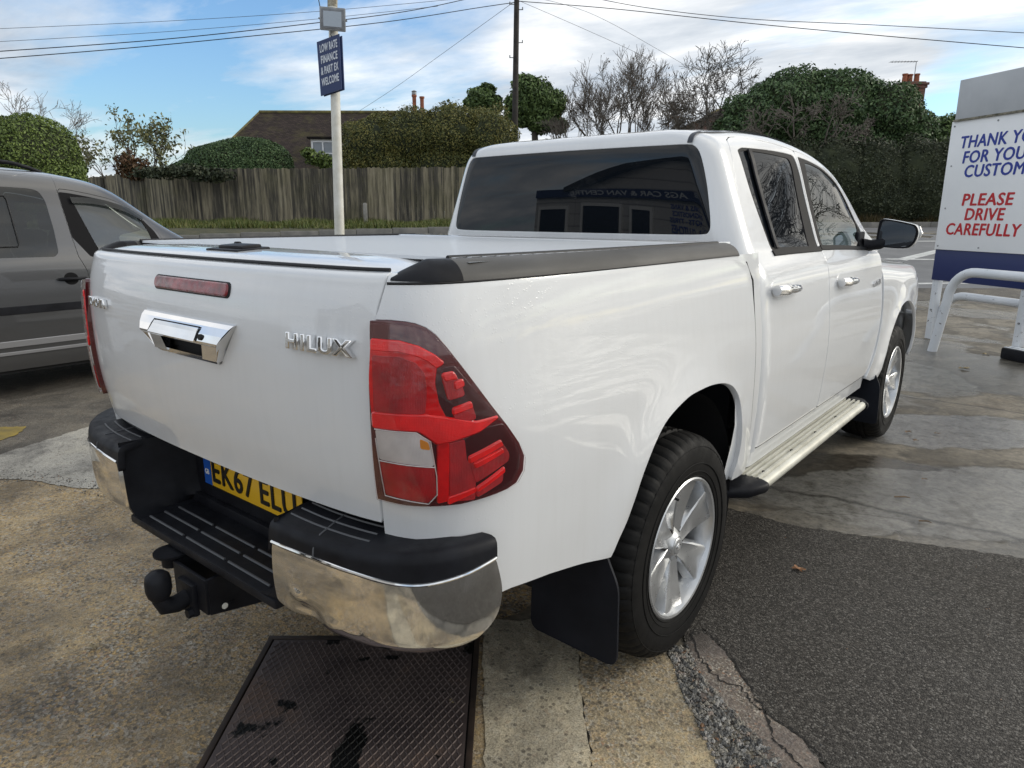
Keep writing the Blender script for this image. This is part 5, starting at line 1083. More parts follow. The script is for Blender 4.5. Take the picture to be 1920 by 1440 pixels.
M['bark_grey'] = vary(mat('grey_twig_bark', (.11, .095, .08), .85), (.095, .080, .066), (.19, .165, .138), 3)
M['lv_dark'] = leafmat('dark_evergreen_leaves', [(0.034, 0.059, 0.024), (0.082, 0.129, 0.041), (0.174, 0.248, 0.082)])
M['lv_hedge'] = leafmat('clipped_hedge_leaves', [(0.039, 0.061, 0.020), (0.107, 0.156, 0.039), (0.211, 0.281, 0.071)])
M['lv_olive'] = leafmat('olive_brown_hedge_leaves', [(.044, .054, .016), (.105, .118, .036), (.24, .21, .060)], .8)
M['lv_blackgreen'] = leafmat('very_dark_hedge_leaves', [(0.020, 0.027, 0.015), (0.039, 0.051, 0.027), (0.085, 0.094, 0.051)])
M['lv_laurel'] = leafmat('laurel_leaves', [(0.030, 0.056, 0.026), (0.066, 0.116, 0.045), (0.139, 0.207, 0.085)])
M['lv_pale'] = leafmat('pale_sparse_leaves', [(0.078, 0.091, 0.039), (0.156, 0.169, 0.072), (0.260, 0.247, 0.117)])
M['lv_brown'] = leafmat('red_brown_leaves', [(.05, .028, .014), (.11, .058, .028), (.16, .10, .05)])
def P3(px, py, f): return at(px, py, f)
def tob(L):
    """(px, py, f, rx, ry, rz) -> world ellipsoids, rx across the view, ry along it"""
    return [(P3(px, py, f), np.array((rx, ry, rz))) for px, py, f, rx, ry, rz in L]
def rotated(blobs_local):  # ellipsoids are axis aligned in the view frame: build there, then turn
    return blobs_local
def vf(px, py, f):  # view-frame coordinates (across, along, up)
    p = at(px, py, f); d = p - CAM; return np.array((d @ RGT, d @ FWD, p[2]))
VFM = np.array([RGT, FWD, (0, 0, 1)])     # rows: view frame axes in world
def bush(name, label, cat, blobs, n, size, m, seed, shell=.35, core=.82, group=None, trunk=None, stretch=1.5, rag=.06):
    """blobs: (px, py, f, rx, ry, rz) measured in the photo at a distance f"""
    B = [(vf(px, py, f), np.array((rx, ry, rz))) for px, py, f, rx, ry, rz in blobs]; rg = np.random.default_rng(seed); c0 = np.mean([b[0] for b in B], 0)
    base = CAM + RGT * c0[0] + FWD * c0[1]; base[2] = tz(c0[1]) + .05; root = empty(name, base, 0, label, cat, group)
    P, N = blobpts(rg, B, n, shell, rag); lo = base[2]; k = P[:, 2] > lo; P, N = P[k], N[k]
    off = CAM * [1, 1, 0] - base
    leaves('foliage', P @ VFM + off, N @ VFM, size, m, root, seed, stretch=stretch)
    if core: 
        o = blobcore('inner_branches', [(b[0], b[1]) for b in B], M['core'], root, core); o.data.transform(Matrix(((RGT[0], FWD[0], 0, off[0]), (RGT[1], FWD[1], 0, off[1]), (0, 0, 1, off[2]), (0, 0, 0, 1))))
    if trunk:
        q = MB()
        for (px, py, px2, py2, f, r0, r1) in trunk: a, b2 = at(px, py, f) - base, at(px2, py2, f) - base; mid = (a + b2) / 2 + np.array((.06, .03, 0)); q.tube([a, mid, b2], [r0, (r0 + r1) / 2, r1], 8)
        q.build('trunk', M['bark'], root)
    return root
class Twigs:
    def __init__(s): s.q = []
    def seg(s, a, b, r0, r1, n=4):
        t = b - a; L = np.linalg.norm(t); 
        if L < 1e-4: return
        t = t / L; u = np.cross(t, (0, 0, 1.0) if abs(t[2]) < .9 else (1.0, 0, 0)); u /= np.linalg.norm(u); w = np.cross(t, u)
        A = [a + r0 * (u * math.cos(2 * math.pi * k / n) + w * math.sin(2 * math.pi * k / n)) for k in range(n)]; Bq = [b + r1 * (u * math.cos(2 * math.pi * k / n) + w * math.sin(2 * math.pi * k / n)) for k in range(n)]
        for k in range(n): s.q += [A[k], A[(k + 1) % n], Bq[(k + 1) % n], Bq[k]]
    def build(s, name, m, parent): return link(name, quadmesh(name, np.array(s.q), len(s.q) // 4), m, parent)
def grow(tw, rg, p, d, L, r, depth, up=.15, spread=.5, rmin=.006, kids=(2, 3), shrink=.74, wig=.18, ends=None, tfork=.6, crown=None):
    nseg = 3
    for i in range(nseg):
        d = d + rg.normal(0, wig, 3) + np.array((0, 0, up * .33)); d /= np.linalg.norm(d); q = p + d * L / nseg
        if crown is not None:
            w_ = q - crown[0]; w_ = np.array((w_ @ RGT, w_ @ FWD, w_[2])) / crown[1]
            if w_ @ w_ > rg.uniform(.80, 1.10) and q[2] > crown[0][2] - crown[1][2] * .3: return
        r1 = max(rmin, r * (1 - .13)); tw.seg(p, q, r, r1, 6 if r > .03 else (4 if r > .012 else 3)); p = q; r = r1
        if depth > 0 and i < nseg - 1 and rg.random() < tfork:
            e = d + rg.normal(0, spread, 3); e /= np.linalg.norm(e); grow(tw, rg, p, e, L * shrink * rg.uniform(.6, .95), max(rmin, r * .55), depth - 1, up, spread, rmin, kids, shrink, wig, ends, tfork, crown)
    if depth == 0:
        if ends is not None: ends.append(p)
        return
    for _ in range(rg.integers(kids[0], kids[1] + 1)):
        e = d + rg.normal(0, spread, 3); e /= np.linalg.norm(e); grow(tw, rg, p, e, L * shrink * rg.uniform(.75, 1.1), max(rmin, r * .68), depth - 1, up, spread, rmin, kids, shrink, wig, ends, tfork, crown)
def baretree(name, label, base, stems, seed, m, cat='tree', group=None, leaf=None, **kw):
    """stems: (direction, length, radius, depth)"""
    rg = np.random.default_rng(seed); root = empty(name, base, 0, label, cat, group); ends = []
    br = Twigs(); tr = Twigs()
    for (off, d, L, r, dep) in stems:
        d = np.array(d, float); d = d[0] * RGT + d[1] * FWD + d[2] * np.array((0, 0, 1.0)); d /= np.linalg.norm(d); p = np.array(off, float); h = L
        for i in range(3): q = p + d * h / 3; tr.seg(p, q, r * (1 - .08 * i), r * (1 - .08 * (i + 1)), 8); p = q; d = d + rg.normal(0, .05, 3); d /= np.linalg.norm(d)
        for _ in range(kw.get('first', 3)):
            e = d + rg.normal(0, kw.get('spread', .5) * .9, 3); e /= np.linalg.norm(e); grow(br, rg, p, e, L * kw.get('ratio', .8), r * .62, dep, kw.get('up', .15), kw.get('spread', .5), kw.get('rmin', .008), kw.get('kids', (2, 3)), kw.get('shrink', .74), kw.get('wig', .16), ends, kw.get('tfork', .6), kw.get('crown'))
    tr.build('trunk', m, root); br.build('branches', m, root)
    if leaf:
        E = np.array(ends); n = leaf[0]; P = E[rg.integers(0, len(E), n)] + rg.normal(0, leaf[2], (n, 3)); leaves('foliage', P, rg.normal(0, 1, (n, 3)), leaf[1], leaf[3], root, seed)
    return root
def gp3(px, f): # ground point under a photo column at distance f
    p = at(px, 400, f); p[2] = tz(f); return p
# --- hedges and trees, left to right
bush('hedge', 'rounded dark green clipped hedge behind the grey van', 'hedge', [(10, 300, 16, 1.0, 1.2, .85), (70, 300, 16, .75, 1.2, .90), (-60, 290, 16, 1.1, 1.2, 1.0), (40, 345, 16, 1.3, 1.2, .8), (-60, 360, 16, 1.4, 1.2, 1.0), (100, 350, 16, .42, .8, .6)], 110000, .021, M['lv_hedge'], 1, .14, .88, rag=.004)
bush('ivy_bush', 'small dark bush tucked against the right end of the clipped hedge', 'bush', [(140, 318, 17, .20, .3, .24), (133, 350, 17, .28, .3, .4)], 1500, .045, M['lv_dark'], 2, .4, .7)
baretree('bare_tree', 'small thin bare tree rising above the clipped hedge on the left', gp3(78, 32), [((0, 0, 0), (-.1, 0, 1), 3.0, .07, 4), ((.5, .3, 0), (.3, .1, 1), 2.6, .05, 4), ((-.8, .2, 0), (-.4, 0, 1), 2.6, .05, 4)], 11, M['bark_grey'], spread=.42, ratio=.42, rmin=.007, up=.2, kids=(1, 2))
sh = baretree('leafy_shrub', 'tall sparse shrub with pale leaves against the sky above the fence', gp3(255, 26), [((0, 0, 0), (0, 0, 1), 2.0, .05, 3), ((.3, .1, 0), (.25, 0, 1), 1.9, .04, 3), ((-.3, .1, 0), (-.25, 0, 1), 1.8, .04, 3), ((.6, .1, 0), (.45, 0, 1), 1.7, .03, 3), ((-.6, 0, 0), (-.35, 0, 1), 1.7, .03, 3)], 12, M['bark_grey'], 'shrub', spread=.38, ratio=.40, rmin=.006, up=.25, kids=(1, 2), leaf=(1900, .05, .10, M['lv_pale']))
bush('brown_bush', 'low reddish brown bush in front of the sparse shrub', 'bush', [(240, 312, 25, .42, .3, .45), (262, 320, 25, .4, .3, .35)], 1400, .05, M['lv_brown'], 3, .6, .5)
bush('domed_hedge', 'smooth domed dark green hedge rising behind the fence in front of the tiled roof', 'hedge', [(447, 330, 25.5, 1.95, 1.1, 1.24), (485, 325, 25.5, 1.25, 1.0, 1.12), (372, 338, 25.5, 1.15, .9, .70), (330, 342, 25.5, .7, .8, .42)], 80000, .026, M['lv_laurel'], 4, .12, .90, rag=.004)
bush('trailing_ivy', 'dark ivy sprawling along the top of the fence left of the domed hedge', 'ivy', [(300, 326, 23.2, .9, .25, .20), (345, 322, 23.2, .7, .25, .22), (395, 330, 23.2, .8, .22, .22)], 3200, .04, M['lv_blackgreen'], 5, .8, .5)
bush('leaning_conifer', 'small green conifer branch by the dormer window', 'bush', [(600, 300, 27, .50, .4, .26), (578, 288, 27, .25, .3, .18), (625, 312, 27, .5, .4, .28)], 1800, .05, M['lv_hedge'], 6, .7, .5)
bush('tall_hedge', 'tall overgrown olive brown hedge behind the fence right of the cream post', 'hedge', [(700, 275, 26, 1.15, 1.0, 1.05), (770, 262, 26, 1.3, 1.0, 1.0), (845, 258, 26, 1.3, 1.0, 1.05), (915, 265, 26, 1.0, 1.0, 1.05), (725, 335, 26, 1.5, 1.0, 1.2), (830, 330, 26, 1.7, 1.0, 1.3), (930, 330, 26, 1.2, 1.0, 1.3)], 130000, .026, M['lv_olive'], 7, .24, .86)
bush('spindly_bush', 'thin upright twiggy shoots on top of the tall hedge', 'bush', [(845, 205, 26.5, .45, .3, .35), (930, 225, 27, .5, .4, .6)], 900, .045, M['lv_olive'], 8, .9, 0)
bush('evergreen_tree', 'smaller dark evergreen tree crown left of the utility pole', 'tree', [(903, 186, 31, .62, .6, .52), (888, 198, 31, .45, .5, .36), (925, 196, 31, .4, .5, .36), (912, 170, 31, .38, .4, .28)], 7500, .052, M['lv_dark'], 9, .55, .62, 'evergreen trees behind the tall hedge', trunk=[(905, 300, 903, 200, 31, .14, .08)])
bush('evergreen_tree', 'larger dark evergreen tree crown right of the utility pole', 'tree', [(1000, 185, 31, 1.0, .8, .80), (975, 205, 31, .7, .7, .7), (1035, 195, 31, .62, .6, .55), (985, 160, 31, .6, .6, .42), (1015, 225, 31, .7, .7, .6), (1045, 235, 31, .45, .5, .35)], 16000, .055, M['lv_dark'], 10, .55, .62, 'evergreen trees behind the tall hedge', trunk=[(1000, 320, 1000, 210, 31, .18, .1)])
rgx = np.random.default_rng(5)
b1 = gp3(1165, 29); b2_ = gp3(1318, 31)
baretree('bare_tree', 'broad bushy bare tree with many upright twigs behind the cab roof', b1, [((x * RGT[0], x * RGT[1], 0), (x * .42, rgx.normal(0, .12), 1), 2.8 + rgx.uniform(-.3, .4), .05, 5) for x in np.linspace(-1.2, 1.2, 14)], 21, M['bark_grey'], spread=.24, ratio=.36, rmin=.006, up=.20, kids=(2, 2), tfork=.6, shrink=.80, group='bare winter trees', leaf=(700, .03, .15, M['lv_brown']), crown=(at(1168, 190, 29) - b1, np.array((2.4, 1.8, 2.2))))
baretree('bare_tree', 'taller bare tree with a rounded crown of fine branches left of the evergreen mound', b2_, [((0, 0, 0), (.10, 0, 1), 3.4, .10, 6), ((.2, .1, 0), (.34, .1, 1), 3.2, .06, 5), ((-.2, 0, 0), (-.18, 0, 1), 3.2, .05, 5)], 22, M['bark'], spread=.42, ratio=.38, rmin=.0085, up=.05, kids=(2, 2), tfork=.50, shrink=.84, group='bare winter trees', crown=(at(1352, 155, 31) - b2_, np.array((2.25, 1.9, 2.05))))
bush('evergreen_mound', 'great rounded dark evergreen mass towering behind the truck cab on the right', 'bush', [(1420, 235, 27, 1.3, 1.4, 1.35), (1480, 200, 27, 1.5, 1.5, 1.25), (1560, 205, 27, 1.6, 1.5, 1.35), (1640, 215, 27, 1.5, 1.5, 1.15), (1700, 250, 27, .85, 1.2, 1.05), (1380, 270, 27, 1.0, 1.3, 1.1), (1540, 270, 27, 2.8, 1.5, 1.5), (1480, 330, 27, 2.2, 1.3, 1.5), (1660, 300, 27, 1.6, 1.2, 1.4)], 130000, .044, M['lv_laurel'], 13, .30, .84)
bush('clipped_hedge', 'long very dark clipped hedge along the far verge below the evergreen mound', 'hedge', [(1480, 335, 24.4, 1.3, .7, 1.3), (1560, 338, 24.4, 1.3, .7, 1.32), (1640, 340, 24.4, 1.2, .7, 1.34), (1720, 335, 24.4, 1.2, .7, 1.36), (1800, 332, 24.4, 1.3, .7, 1.38), (1900, 330, 24.4, 1.5, .7, 1.40), (2010, 328, 24.4, 1.6, .7, 1.42), (1400, 350, 24.4, 1.2, .7, 1.1), (1520, 372, 24.4, 1.6, .72, .9), (1640, 374, 24.4, 1.6, .72, .9), (1760, 374, 24.4, 1.6, .72, .9), (1900, 374, 24.4, 1.8, .72, .9)], 110000, .029, M['lv_blackgreen'], 14, .18, .90)
bush('small_tree', 'small dark leafy tree between the evergreen mound and the white sign', 'tree', [(1772, 240, 29, .55, .5, .55), (1795, 235, 29, .5, .5, .45), (1755, 262, 29, .5, .5, .5), (1820, 260, 29, .7, .5, .7)], 5200, .055, M['lv_dark'], 15, .5, .6)
db_ = baretree('dead_branches', 'tangle of bare dead branches in front of the evergreen mound', P3(1460, 320, 25.2), [((0, 0, 0), (-.5, -.2, .8), .9, .045, 4), ((.2, .1, 0), (.1, -.2, 1), 1.0, .05, 4), ((.5, .3, .1), (.8, -.2, .75), 1.1, .045, 4), ((.9, .6, .1), (.9, -.1, .9), 1.0, .04, 4), ((-.5, -.4, 0), (-.9, 0, .5), .8, .04, 3)], 23, M['bark_grey'], 'branches', spread=.45, ratio=.62, rmin=.009, up=.05, kids=(1, 3))
# grass on the verge
def grass(name, label, f0, f1, r0, r1, n, h, m, seed):
    rg = np.random.default_rng(seed); r = rg.uniform(r0, r1, n); f = rg.uniform(f0, f1, n); P = CAM + r[:, None] * RGT + f[:, None] * FWD; P[:, 2] = tz(f) + .06; kk = f > 19.55 + KS * r; P, r, f = P[kk], r[kk], f[kk]; n = len(P); a = rg.uniform(0, 6.28, n); hh = h * rg.uniform(.4, 1.3, n) * (1 + .5 * np.sin(r * 2.3) * np.sin(r * .7 + f)); d = np.stack([np.cos(a), np.sin(a), 0 * a], 1); w = .012
    T = P + d * (hh * .45)[:, None] + np.array((0, 0, 1)) * hh[:, None]; s = np.stack([-d[:, 1], d[:, 0], 0 * a], 1) * w; V = np.stack([P - s, P + s, T], 1).reshape(-1, 3); me = quadmesh(name, V, n, 3); t = me.attributes.new('tint', 'FLOAT', 'FACE'); t.data.foreach_set('value', rg.uniform(0, 1, n).astype(np.float32)); o = link(name, me, m); tag(o, label, None, None, 'stuff'); o['category'] = 'grass'; return o
M['grassm'] = leafmat('verge_grass', [(0.040, 0.054, 0.011), (0.084, 0.118, 0.022), (0.180, 0.169, 0.056)])
grass('grass', 'rough green grass on the verge below the fence and hedge', 19.6, 24.6, -22, 28, 90000, .15, M['grassm'], 31)
grass('leaf_litter', 'low brown and green growth along the foot of the dark hedge', 23.3, 23.9, 6, 26, 7000, .30, leafmat('undergrowth', [(.03, .024, .010), (.07, .05, .022), (.11, .085, .035)]), 32)
# ------------------------------------------------------------------ wooden fence
M['fence'] = mat('weathered_fence_boards', (.1, .09, .07), .85); w, b = nt(M['fence']); p = pos(w)
tn = w.n('ShaderNodeAttribute', attribute_name='tint').outputs['Fac']; st_ = w.noise(w.mapv(p, scale=(9, 9, .8)), 1.6, 6, .65); bigp = w.noise(w.mapv(p, scale=(1, 1, .25)), .45, 4, .5)
f_ = w.math('ADD', w.math('ADD', w.math('MULTIPLY', tn, .20), w.math('MULTIPLY', st_, .67)), w.math('MULTIPLY', bigp, .45))
cc = w.ramp(f_, [(.44, (.022, .020, .017)), (.60, (.080, .072, .056)), (.74, (.24, .208, .142)), (.9, (.36, .32, .235))])
w.put(b.inputs['Base Color'], w.mix(w.ramp(w.noise(w.mapv(p, loc=(3, 2, 5)), .9, 5, .6), [(.5, 0), (.66, .3)]), cc, (.125, .12, .05, 1)))
FP = [at(130, 338, 27.5), at(165, 334, 27), at(320, 319, 24), at(480, 317, 23.6), at(640, 316, 23.6), at(860, 313, 23.8), at(1000, 311, 24.0), at(1100, 311, 24.3), at(1440, 311, 25.4)]
fe = empty('wooden_fence', gp3(560, 23.7), 0, 'long weathered close boarded wooden fence with green algae along the far verge', 'fence')
rg = random.Random(4); V = []; F = []; tint = []
for a, c in zip(FP[:-1], FP[1:]):
    L = np.linalg.norm((c - a)[:2]); n = int(L / .082); d = (c - a) / n; t2 = d[:2] / np.linalg.norm(d[:2]); nn = np.array((t2[1], -t2[0], 0)); tb_ = np.array((t2[0], t2[1], 0))
    for i in range(n):
        q = a + d * (i + .5); q = q - np.array(fe.location); z1 = q[2] + rg.uniform(-.03, .02); z0 = tz(fof(a + d * i)) - fe.location.z - .02; hw = .041 * rg.uniform(.9, 1.02); o1 = rg.uniform(-.006, .006); tl_ = rg.uniform(-.008, .008); b0 = len(V)
        for zz, tt in ((z0, 0), (z1, tl_)):
            for sx, dep in ((-hw, .0), (hw, .012), (hw, .028), (-hw, .022)): V.append(tuple(np.array((q[0], q[1], 0)) + tb_ * (sx + tt) + nn * (-dep + o1) + np.array((0, 0, zz))))
        F += [(b0, b0 + 1, b0 + 5, b0 + 4), (b0 + 1, b0 + 2, b0 + 6, b0 + 5), (b0 + 2, b0 + 3, b0 + 7, b0 + 6), (b0 + 3, b0, b0 + 4, b0 + 7), (b0 + 4, b0 + 5, b0 + 6, b0 + 7)]; tint += [rg.random()] * 5
me = mesh('boards', V, F); a_ = me.attributes.new('tint', 'FLOAT', 'FACE'); a_.data.foreach_set('value', tint); link('boards', me, M['fence'], fe)
for i, px in enumerate(range(200, 1430, 75)):
    ff = np.interp(px, [165, 320, 480, 860, 1100, 1440], [27, 24, 23.6, 23.8, 24.3, 25.4]) + .10; q = MB(); c = gp3(px, ff) - np.array(fe.location); q.box((c[0], c[1], c[2] + .75), (.1, .1, 1.7), Matrix.Rotation(YAW, 3, 'Z')); q.build('fence_post', M['fence'], fe)
q = MB(); c = gp3(685, 23.0); q.box((0, 0, .33), (.13, .12, .66), Matrix.Rotation(YAW + .2, 3, 'Z'), .015); q.box((0, 0, .67), (.10, .09, .03), Matrix.Rotation(YAW + .2, 3, 'Z'), .01)
mk_ = q.build('marker_post', vary(mat('weathered_grey_post', (.3, .29, .26), .8), (.20, .19, .17), (.34, .33, .30), 5), None, (c[0], c[1], c[2] + .04)); tag(mk_, 'short pale grey marker post standing in the grass before the fence', 'post')
# ------------------------------------------------------------------ houses
M['tiles'] = mat('dark_roof_tiles', (.06, .05, .045), .85, spec=.15); w, b = nt(M['tiles']); p = pos(w, 'UV')
bt = w.n('ShaderNodeTexBrick', offset=.5, ins={'Vector': p, 'Color1': (.032, .023, .019, 1), 'Color2': (.066, .047, .039, 1), 'Mortar': (.014, .012, .012, 1), 'Scale': 1.0, 'Mortar Size': .012, 'Brick Width': .20, 'Row Height': .115, 'Bias': -.1})
p2 = pos(w); mossn = w.ramp(w.noise(p2, .9, 7, .7), [(.50, 0), (.66, .55)]); w.put(b.inputs['Base Color'], w.mix(mossn, bt.outputs[0], (.085, .075, .030, 1))); w.put(b.inputs['Normal'], w.n('ShaderNodeBump', ins={'Strength': .8, 'Distance': .03, 'Height': bt.outputs['Fac']}).outputs[0])
M['moss'] = vary(mat('mossy_ridge_tiles', (.14, .12, .04), .9), (.055, .045, .028), (.17, .15, .045), 2.5, 6)
M['brick'] = mat('red_brick', (.2, .08, .05), .85); w, b = nt(M['brick']); bt = w.n('ShaderNodeTexBrick', ins={'Vector': w.mapv(pos(w), rot=(math.pi / 2, 0, 0)), 'Color1': (.20, .075, .045, 1), 'Color2': (.11, .050, .036, 1), 'Mortar': (.16, .14, .12, 1), 'Scale': 1.0, 'Mortar Size': .008, 'Brick Width': .215, 'Row Height': .075}); w.put(b.inputs['Base Color'], bt.outputs[0])
M['pot'] = vary(mat('terracotta_pot', (.3, .1, .05), .8), (.20, .065, .035), (.36, .12, .06), 6)
M['render_w'] = vary(mat('cream_render', (.6, .58, .52), .8), (.50, .48, .43), (.62, .60, .55), 2)
M['wframe'] = mat('white_window_frame', (.75, .76, .77), .4); M['wglass'] = mat('house_window_glass', (.16, .19, .22), .05, 0, .0, .8)
def uvplane(me, sx=1.0):
    uv = me.uv_layers.new(name='UVMap')
    for f in me.polygons:
        n = f.normal; u = Vector((-n.y, n.x, 0)); u = u.normalized() if u.length > .01 else Vector((1, 0, 0)); v = n.cross(u)
        for li in f.loop_indices: c = me.vertices[me.loops[li].vertex_index].co; uv.data[li].uv = (c.dot(u), c.dot(v))
def house(name, label, f0, ridgeL, ridgeR, eaveL, eaveR, fe_, depth, hip=True, wallm='render_w', cat='house'):
    """ridge and eave corners given as photo points at distances f"""
    rl, rr = at(*ridgeL, f0 + depth / 2), at(*ridgeR, f0 + depth / 2); el, er = at(*eaveL, fe_), at(*eaveR, fe_)
    rr[2] = rl[2]; er[2] = el[2]; base = (el + er) / 2; base[2] = tz(fe_); root = empty(name, base, 0, label, cat); back = FWD * depth
    P = [q - base for q in (el, er, er + back, el + back, rl, rr)]
    me = mesh('roof', P, [(0, 1, 5, 4), (1, 2, 5), (2, 3, 4, 5), (3, 0, 4)]); uvplane(me); roof = link('roof', me, M['tiles'], root)
    rid = MB(); rid.tube([P[4], P[5]], .11, 8); rid.tube([P[4], P[0]], .06, 8); rid.tube([P[5], P[1]], .06, 8); rid.build('ridge_tiles', M['moss'], roof)
    ins = .35; c = sum(P[:4]) / 4; W = [q + (c - q) / np.linalg.norm(c - q) * ins for q in P[:4]]; q = MB(); n = 4; q.add([(a[0], a[1], 0) for a in W] + [(a[0], a[1], a[2] - .02) for a in W], [(i, (i + 1) % 4, 4 + (i + 1) % 4, 4 + i) for i in range(4)]); q.build('wall', M[wallm], root); return root, base, P
h1, hb, hP = house('tiled_house', 'house with a big dark brown tiled hipped roof and white dormer window behind the fence', 36, (486, 212), (760, 226), (352, 342), (960, 342), 33.5, 9)
dm = MB(); c = at(607, 284, 35.2) - hb; Rz = Matrix.Rotation(YAW, 3, 'Z'); dm.box(tuple(c + FWD * .9), (1.15, 2.0, 1.05), Rz); dm.build('dormer', M['render_w'], h1)
dm = MB(); dm.box(tuple(c + FWD * .85 + (0, 0, .58)), (1.4, 2.3, .09), Rz); dm.build('dormer_roof', M['tiles'], h1)
wf = MB(); 
for dx, dz, sx_, sz_ in ((-.5, 0, .07, .9), (.5, 0, .07, .9), (0, .42, 1.0, .07), (0, -.42, 1.0, .07), (0, .02, .06, .8), (0, -.12, .95, .05)): wf.box(tuple(c + RGT * dx - FWD * .12 + (0, 0, dz)), (sx_, .06, sz_), Rz)
wfo = wf.build('window', M['wframe'], h1); gp2 = MB(); gp2.box(tuple(c - FWD * .10), (.98, .02, .82), Rz); gp2.build('pane', M['wglass'], wfo)
def chimney(name, label, px, pytop, pybot, f, wpx, pots, strong=True, group=None, aerial=None, root=None):
    t = at(px, pytop, f); b0 = at(px, pybot, f); wd_ = wpx * f / FPX; base = np.array((t[0], t[1], b0[2])); H = t[2] - b0[2]
    ro = empty(name, base, 0, label, 'chimney', group); q = MB(); q.box((0, 0, H / 2), (wd_ * .82, wd_ * .6, H), Rz)
    q.box((0, 0, H - .10), (wd_, wd_ * .75, .10), Rz, .01); q.box((0, 0, H - .22), (wd_ * .92, wd_ * .68, .10), Rz, .01); q.build('stack', M['brick'], ro); return ro, base, H
ro, cb, H = chimney('chimney', 'brick chimney behind the tall hedge with only its two red clay pots showing', 784, 213, 300, 38, 44, 2)
for dx, hh, m_ in ((-.19, .88, 'pot'), (.20, .80, 'pot')):
    q = MB(); q.lathe([(0, .11), (hh * .1, .115), (hh * .5, .095), (hh * .88, .10), (hh * .9, .13), (hh, .13), (hh, .08)], 16, 'Z', tuple(RGT * dx + (0, 0, H))); po = q.build('chimney_pot', M[m_], ro)
    if dx < 0: q = MB(); q.lathe([(0, .12), (.12, .12), (.12, .10), (.16, .14), (.22, .02)], 14, 'Z', tuple(RGT * dx + (0, 0, H + hh + .01))); q.build('cowl', M['galv'], po)
h2, hb2, hP2 = house('brick_house', 'red brick house almost wholly hidden behind the evergreen mound', 36, (1400, 182), (1660, 190), (1325, 215), (1700, 260), 35, 8, True, 'brick')
ro2, cb2, H2 = chimney('chimney', 'corbelled red brick chimney with clay pots and a television aerial above the evergreen mound', 1708, 153, 215, 33, 46, 3)
for dx, hh in ((-.30, .36), (-.08, .34), (.22, .36)):
    q = MB(); q.lathe([(0, .12), (hh * .8, .10), (hh * .85, .125), (hh, .125), (hh, .08)], 14, 'Z', tuple(RGT * dx + (0, 0, H2))); q.build('chimney_pot', M['pot'], ro2)
q = MB(); a0 = np.array(RGT * .10 + (0, 0, H2 - .2)); top_ = at(1718, 113, 33) - cb2; q.tube([a0, top_], .018, 6); q.tube([top_ - RGT * 1.15 - (0, 0, .03), top_ + RGT * .05], .015, 6)
for t in np.linspace(.05, 1.1, 9): c = top_ - RGT * t - (0, 0, .02); q.tube([c - FWD * .22, c + FWD * .22], .006, 4)
q.build('aerial', M['galv'], ro2)
# ------------------------------------------------------------------ utility pole and wires
M['tarpole'] = vary(mat('tarred_wood_pole', (.03, .025, .022), .8), (.016, .014, .013), (.045, .038, .032), 5)
b0 = gp3(963, 26.5); tp_ = at(968.5, -60, 26.5); up_ = empty('utility_pole', b0, 0, 'tall dark tarred wooden utility pole behind the truck cab', 'pole'); q = MB(); q.tube([(0, 0, 0), tuple(tp_ - b0)], [.125, .085], 14); q.build('pole', M['tarpole'], up_)
for k_, py in enumerate((8, 80, 108, 18)):
    t = at(967, py, 26.5) - b0; q = MB(); sd = 1 if k_ % 2 else -1; q.tube([t + RGT * .06 * sd, t + RGT * .24 * sd], .016, 6); q.tube([t + RGT * .22 * sd, t + RGT * .22 * sd + (0, 0, .08)], .02, 8); q.build('step_iron', M['galv'], up_)
M['wire'] = mat('black_cable', (.012, .012, .013), .6); M['wirethin'] = mat('thin_grey_cable', (.06, .06, .065), .6)
def wire(label, pts, r, m='wire'):
    L = [at(*q) for q in smoothpoly(pts, False, 8)]; c = L[0]; q = MB(); q.tube([a - c for a in L], r, 6); o = q.build('overhead_wire', M[m], None, tuple(c)); tag(o, label, 'wire', 'overhead wires')
wire('upper of the two thick cables crossing the sky on the left', [(-60, 103, 20), (300, 76, 21), (600, 43, 22), (760, 22, 24), (880, -3, 26), (968, -25, 26.5)], .012)
wire('lower of the two thick cables crossing the sky on the left', [(-60, 117, 20), (240, 92, 21), (480, 68, 22), (720, 42, 24), (900, 14, 26), (968, 4, 26.5)], .012)
wire('thick cable sagging from the utility pole to the far right, lower of the pair', [(968, 2, 26.5), (1150, 16, 25), (1400, 42, 24), (1640, 64, 23), (1980, 92, 22)], .012)
wire('cable running to the far right above the lower sagging one', [(1040, -20, 26), (1200, 12, 25), (1400, 34, 24), (1640, 45, 23), (1980, 62, 22)], .010)
wire('faint thin wire high on the left above the floodlight', [(-60, 59, 24), (300, 42, 25), (600, 22, 26), (900, -6, 27)], .007, 'wirethin')
wire('faint thin wire on the left just over the thick cables', [(-60, 84, 24), (300, 62, 25), (600, 36, 26), (820, 12, 27)], .007, 'wirethin')
wire('thin service wire slanting from the pole down to the tiled house', [(962, 4, 26.5), (830, 100, 31), (740, 165, 34), (662, 216, 36)], .007, 'wirethin')
wire('left of two thin service wires slanting down to the right of the pole', [(969, 0, 26.5), (1090, 52, 28), (1200, 102, 30), (1240, 128, 31)], .006, 'wirethin')
wire('right of two thin service wires slanting down to the right of the pole', [(969, -12, 26.5), (1100, 22, 28), (1240, 96, 31), (1330, 150, 33)], .006, 'wirethin')
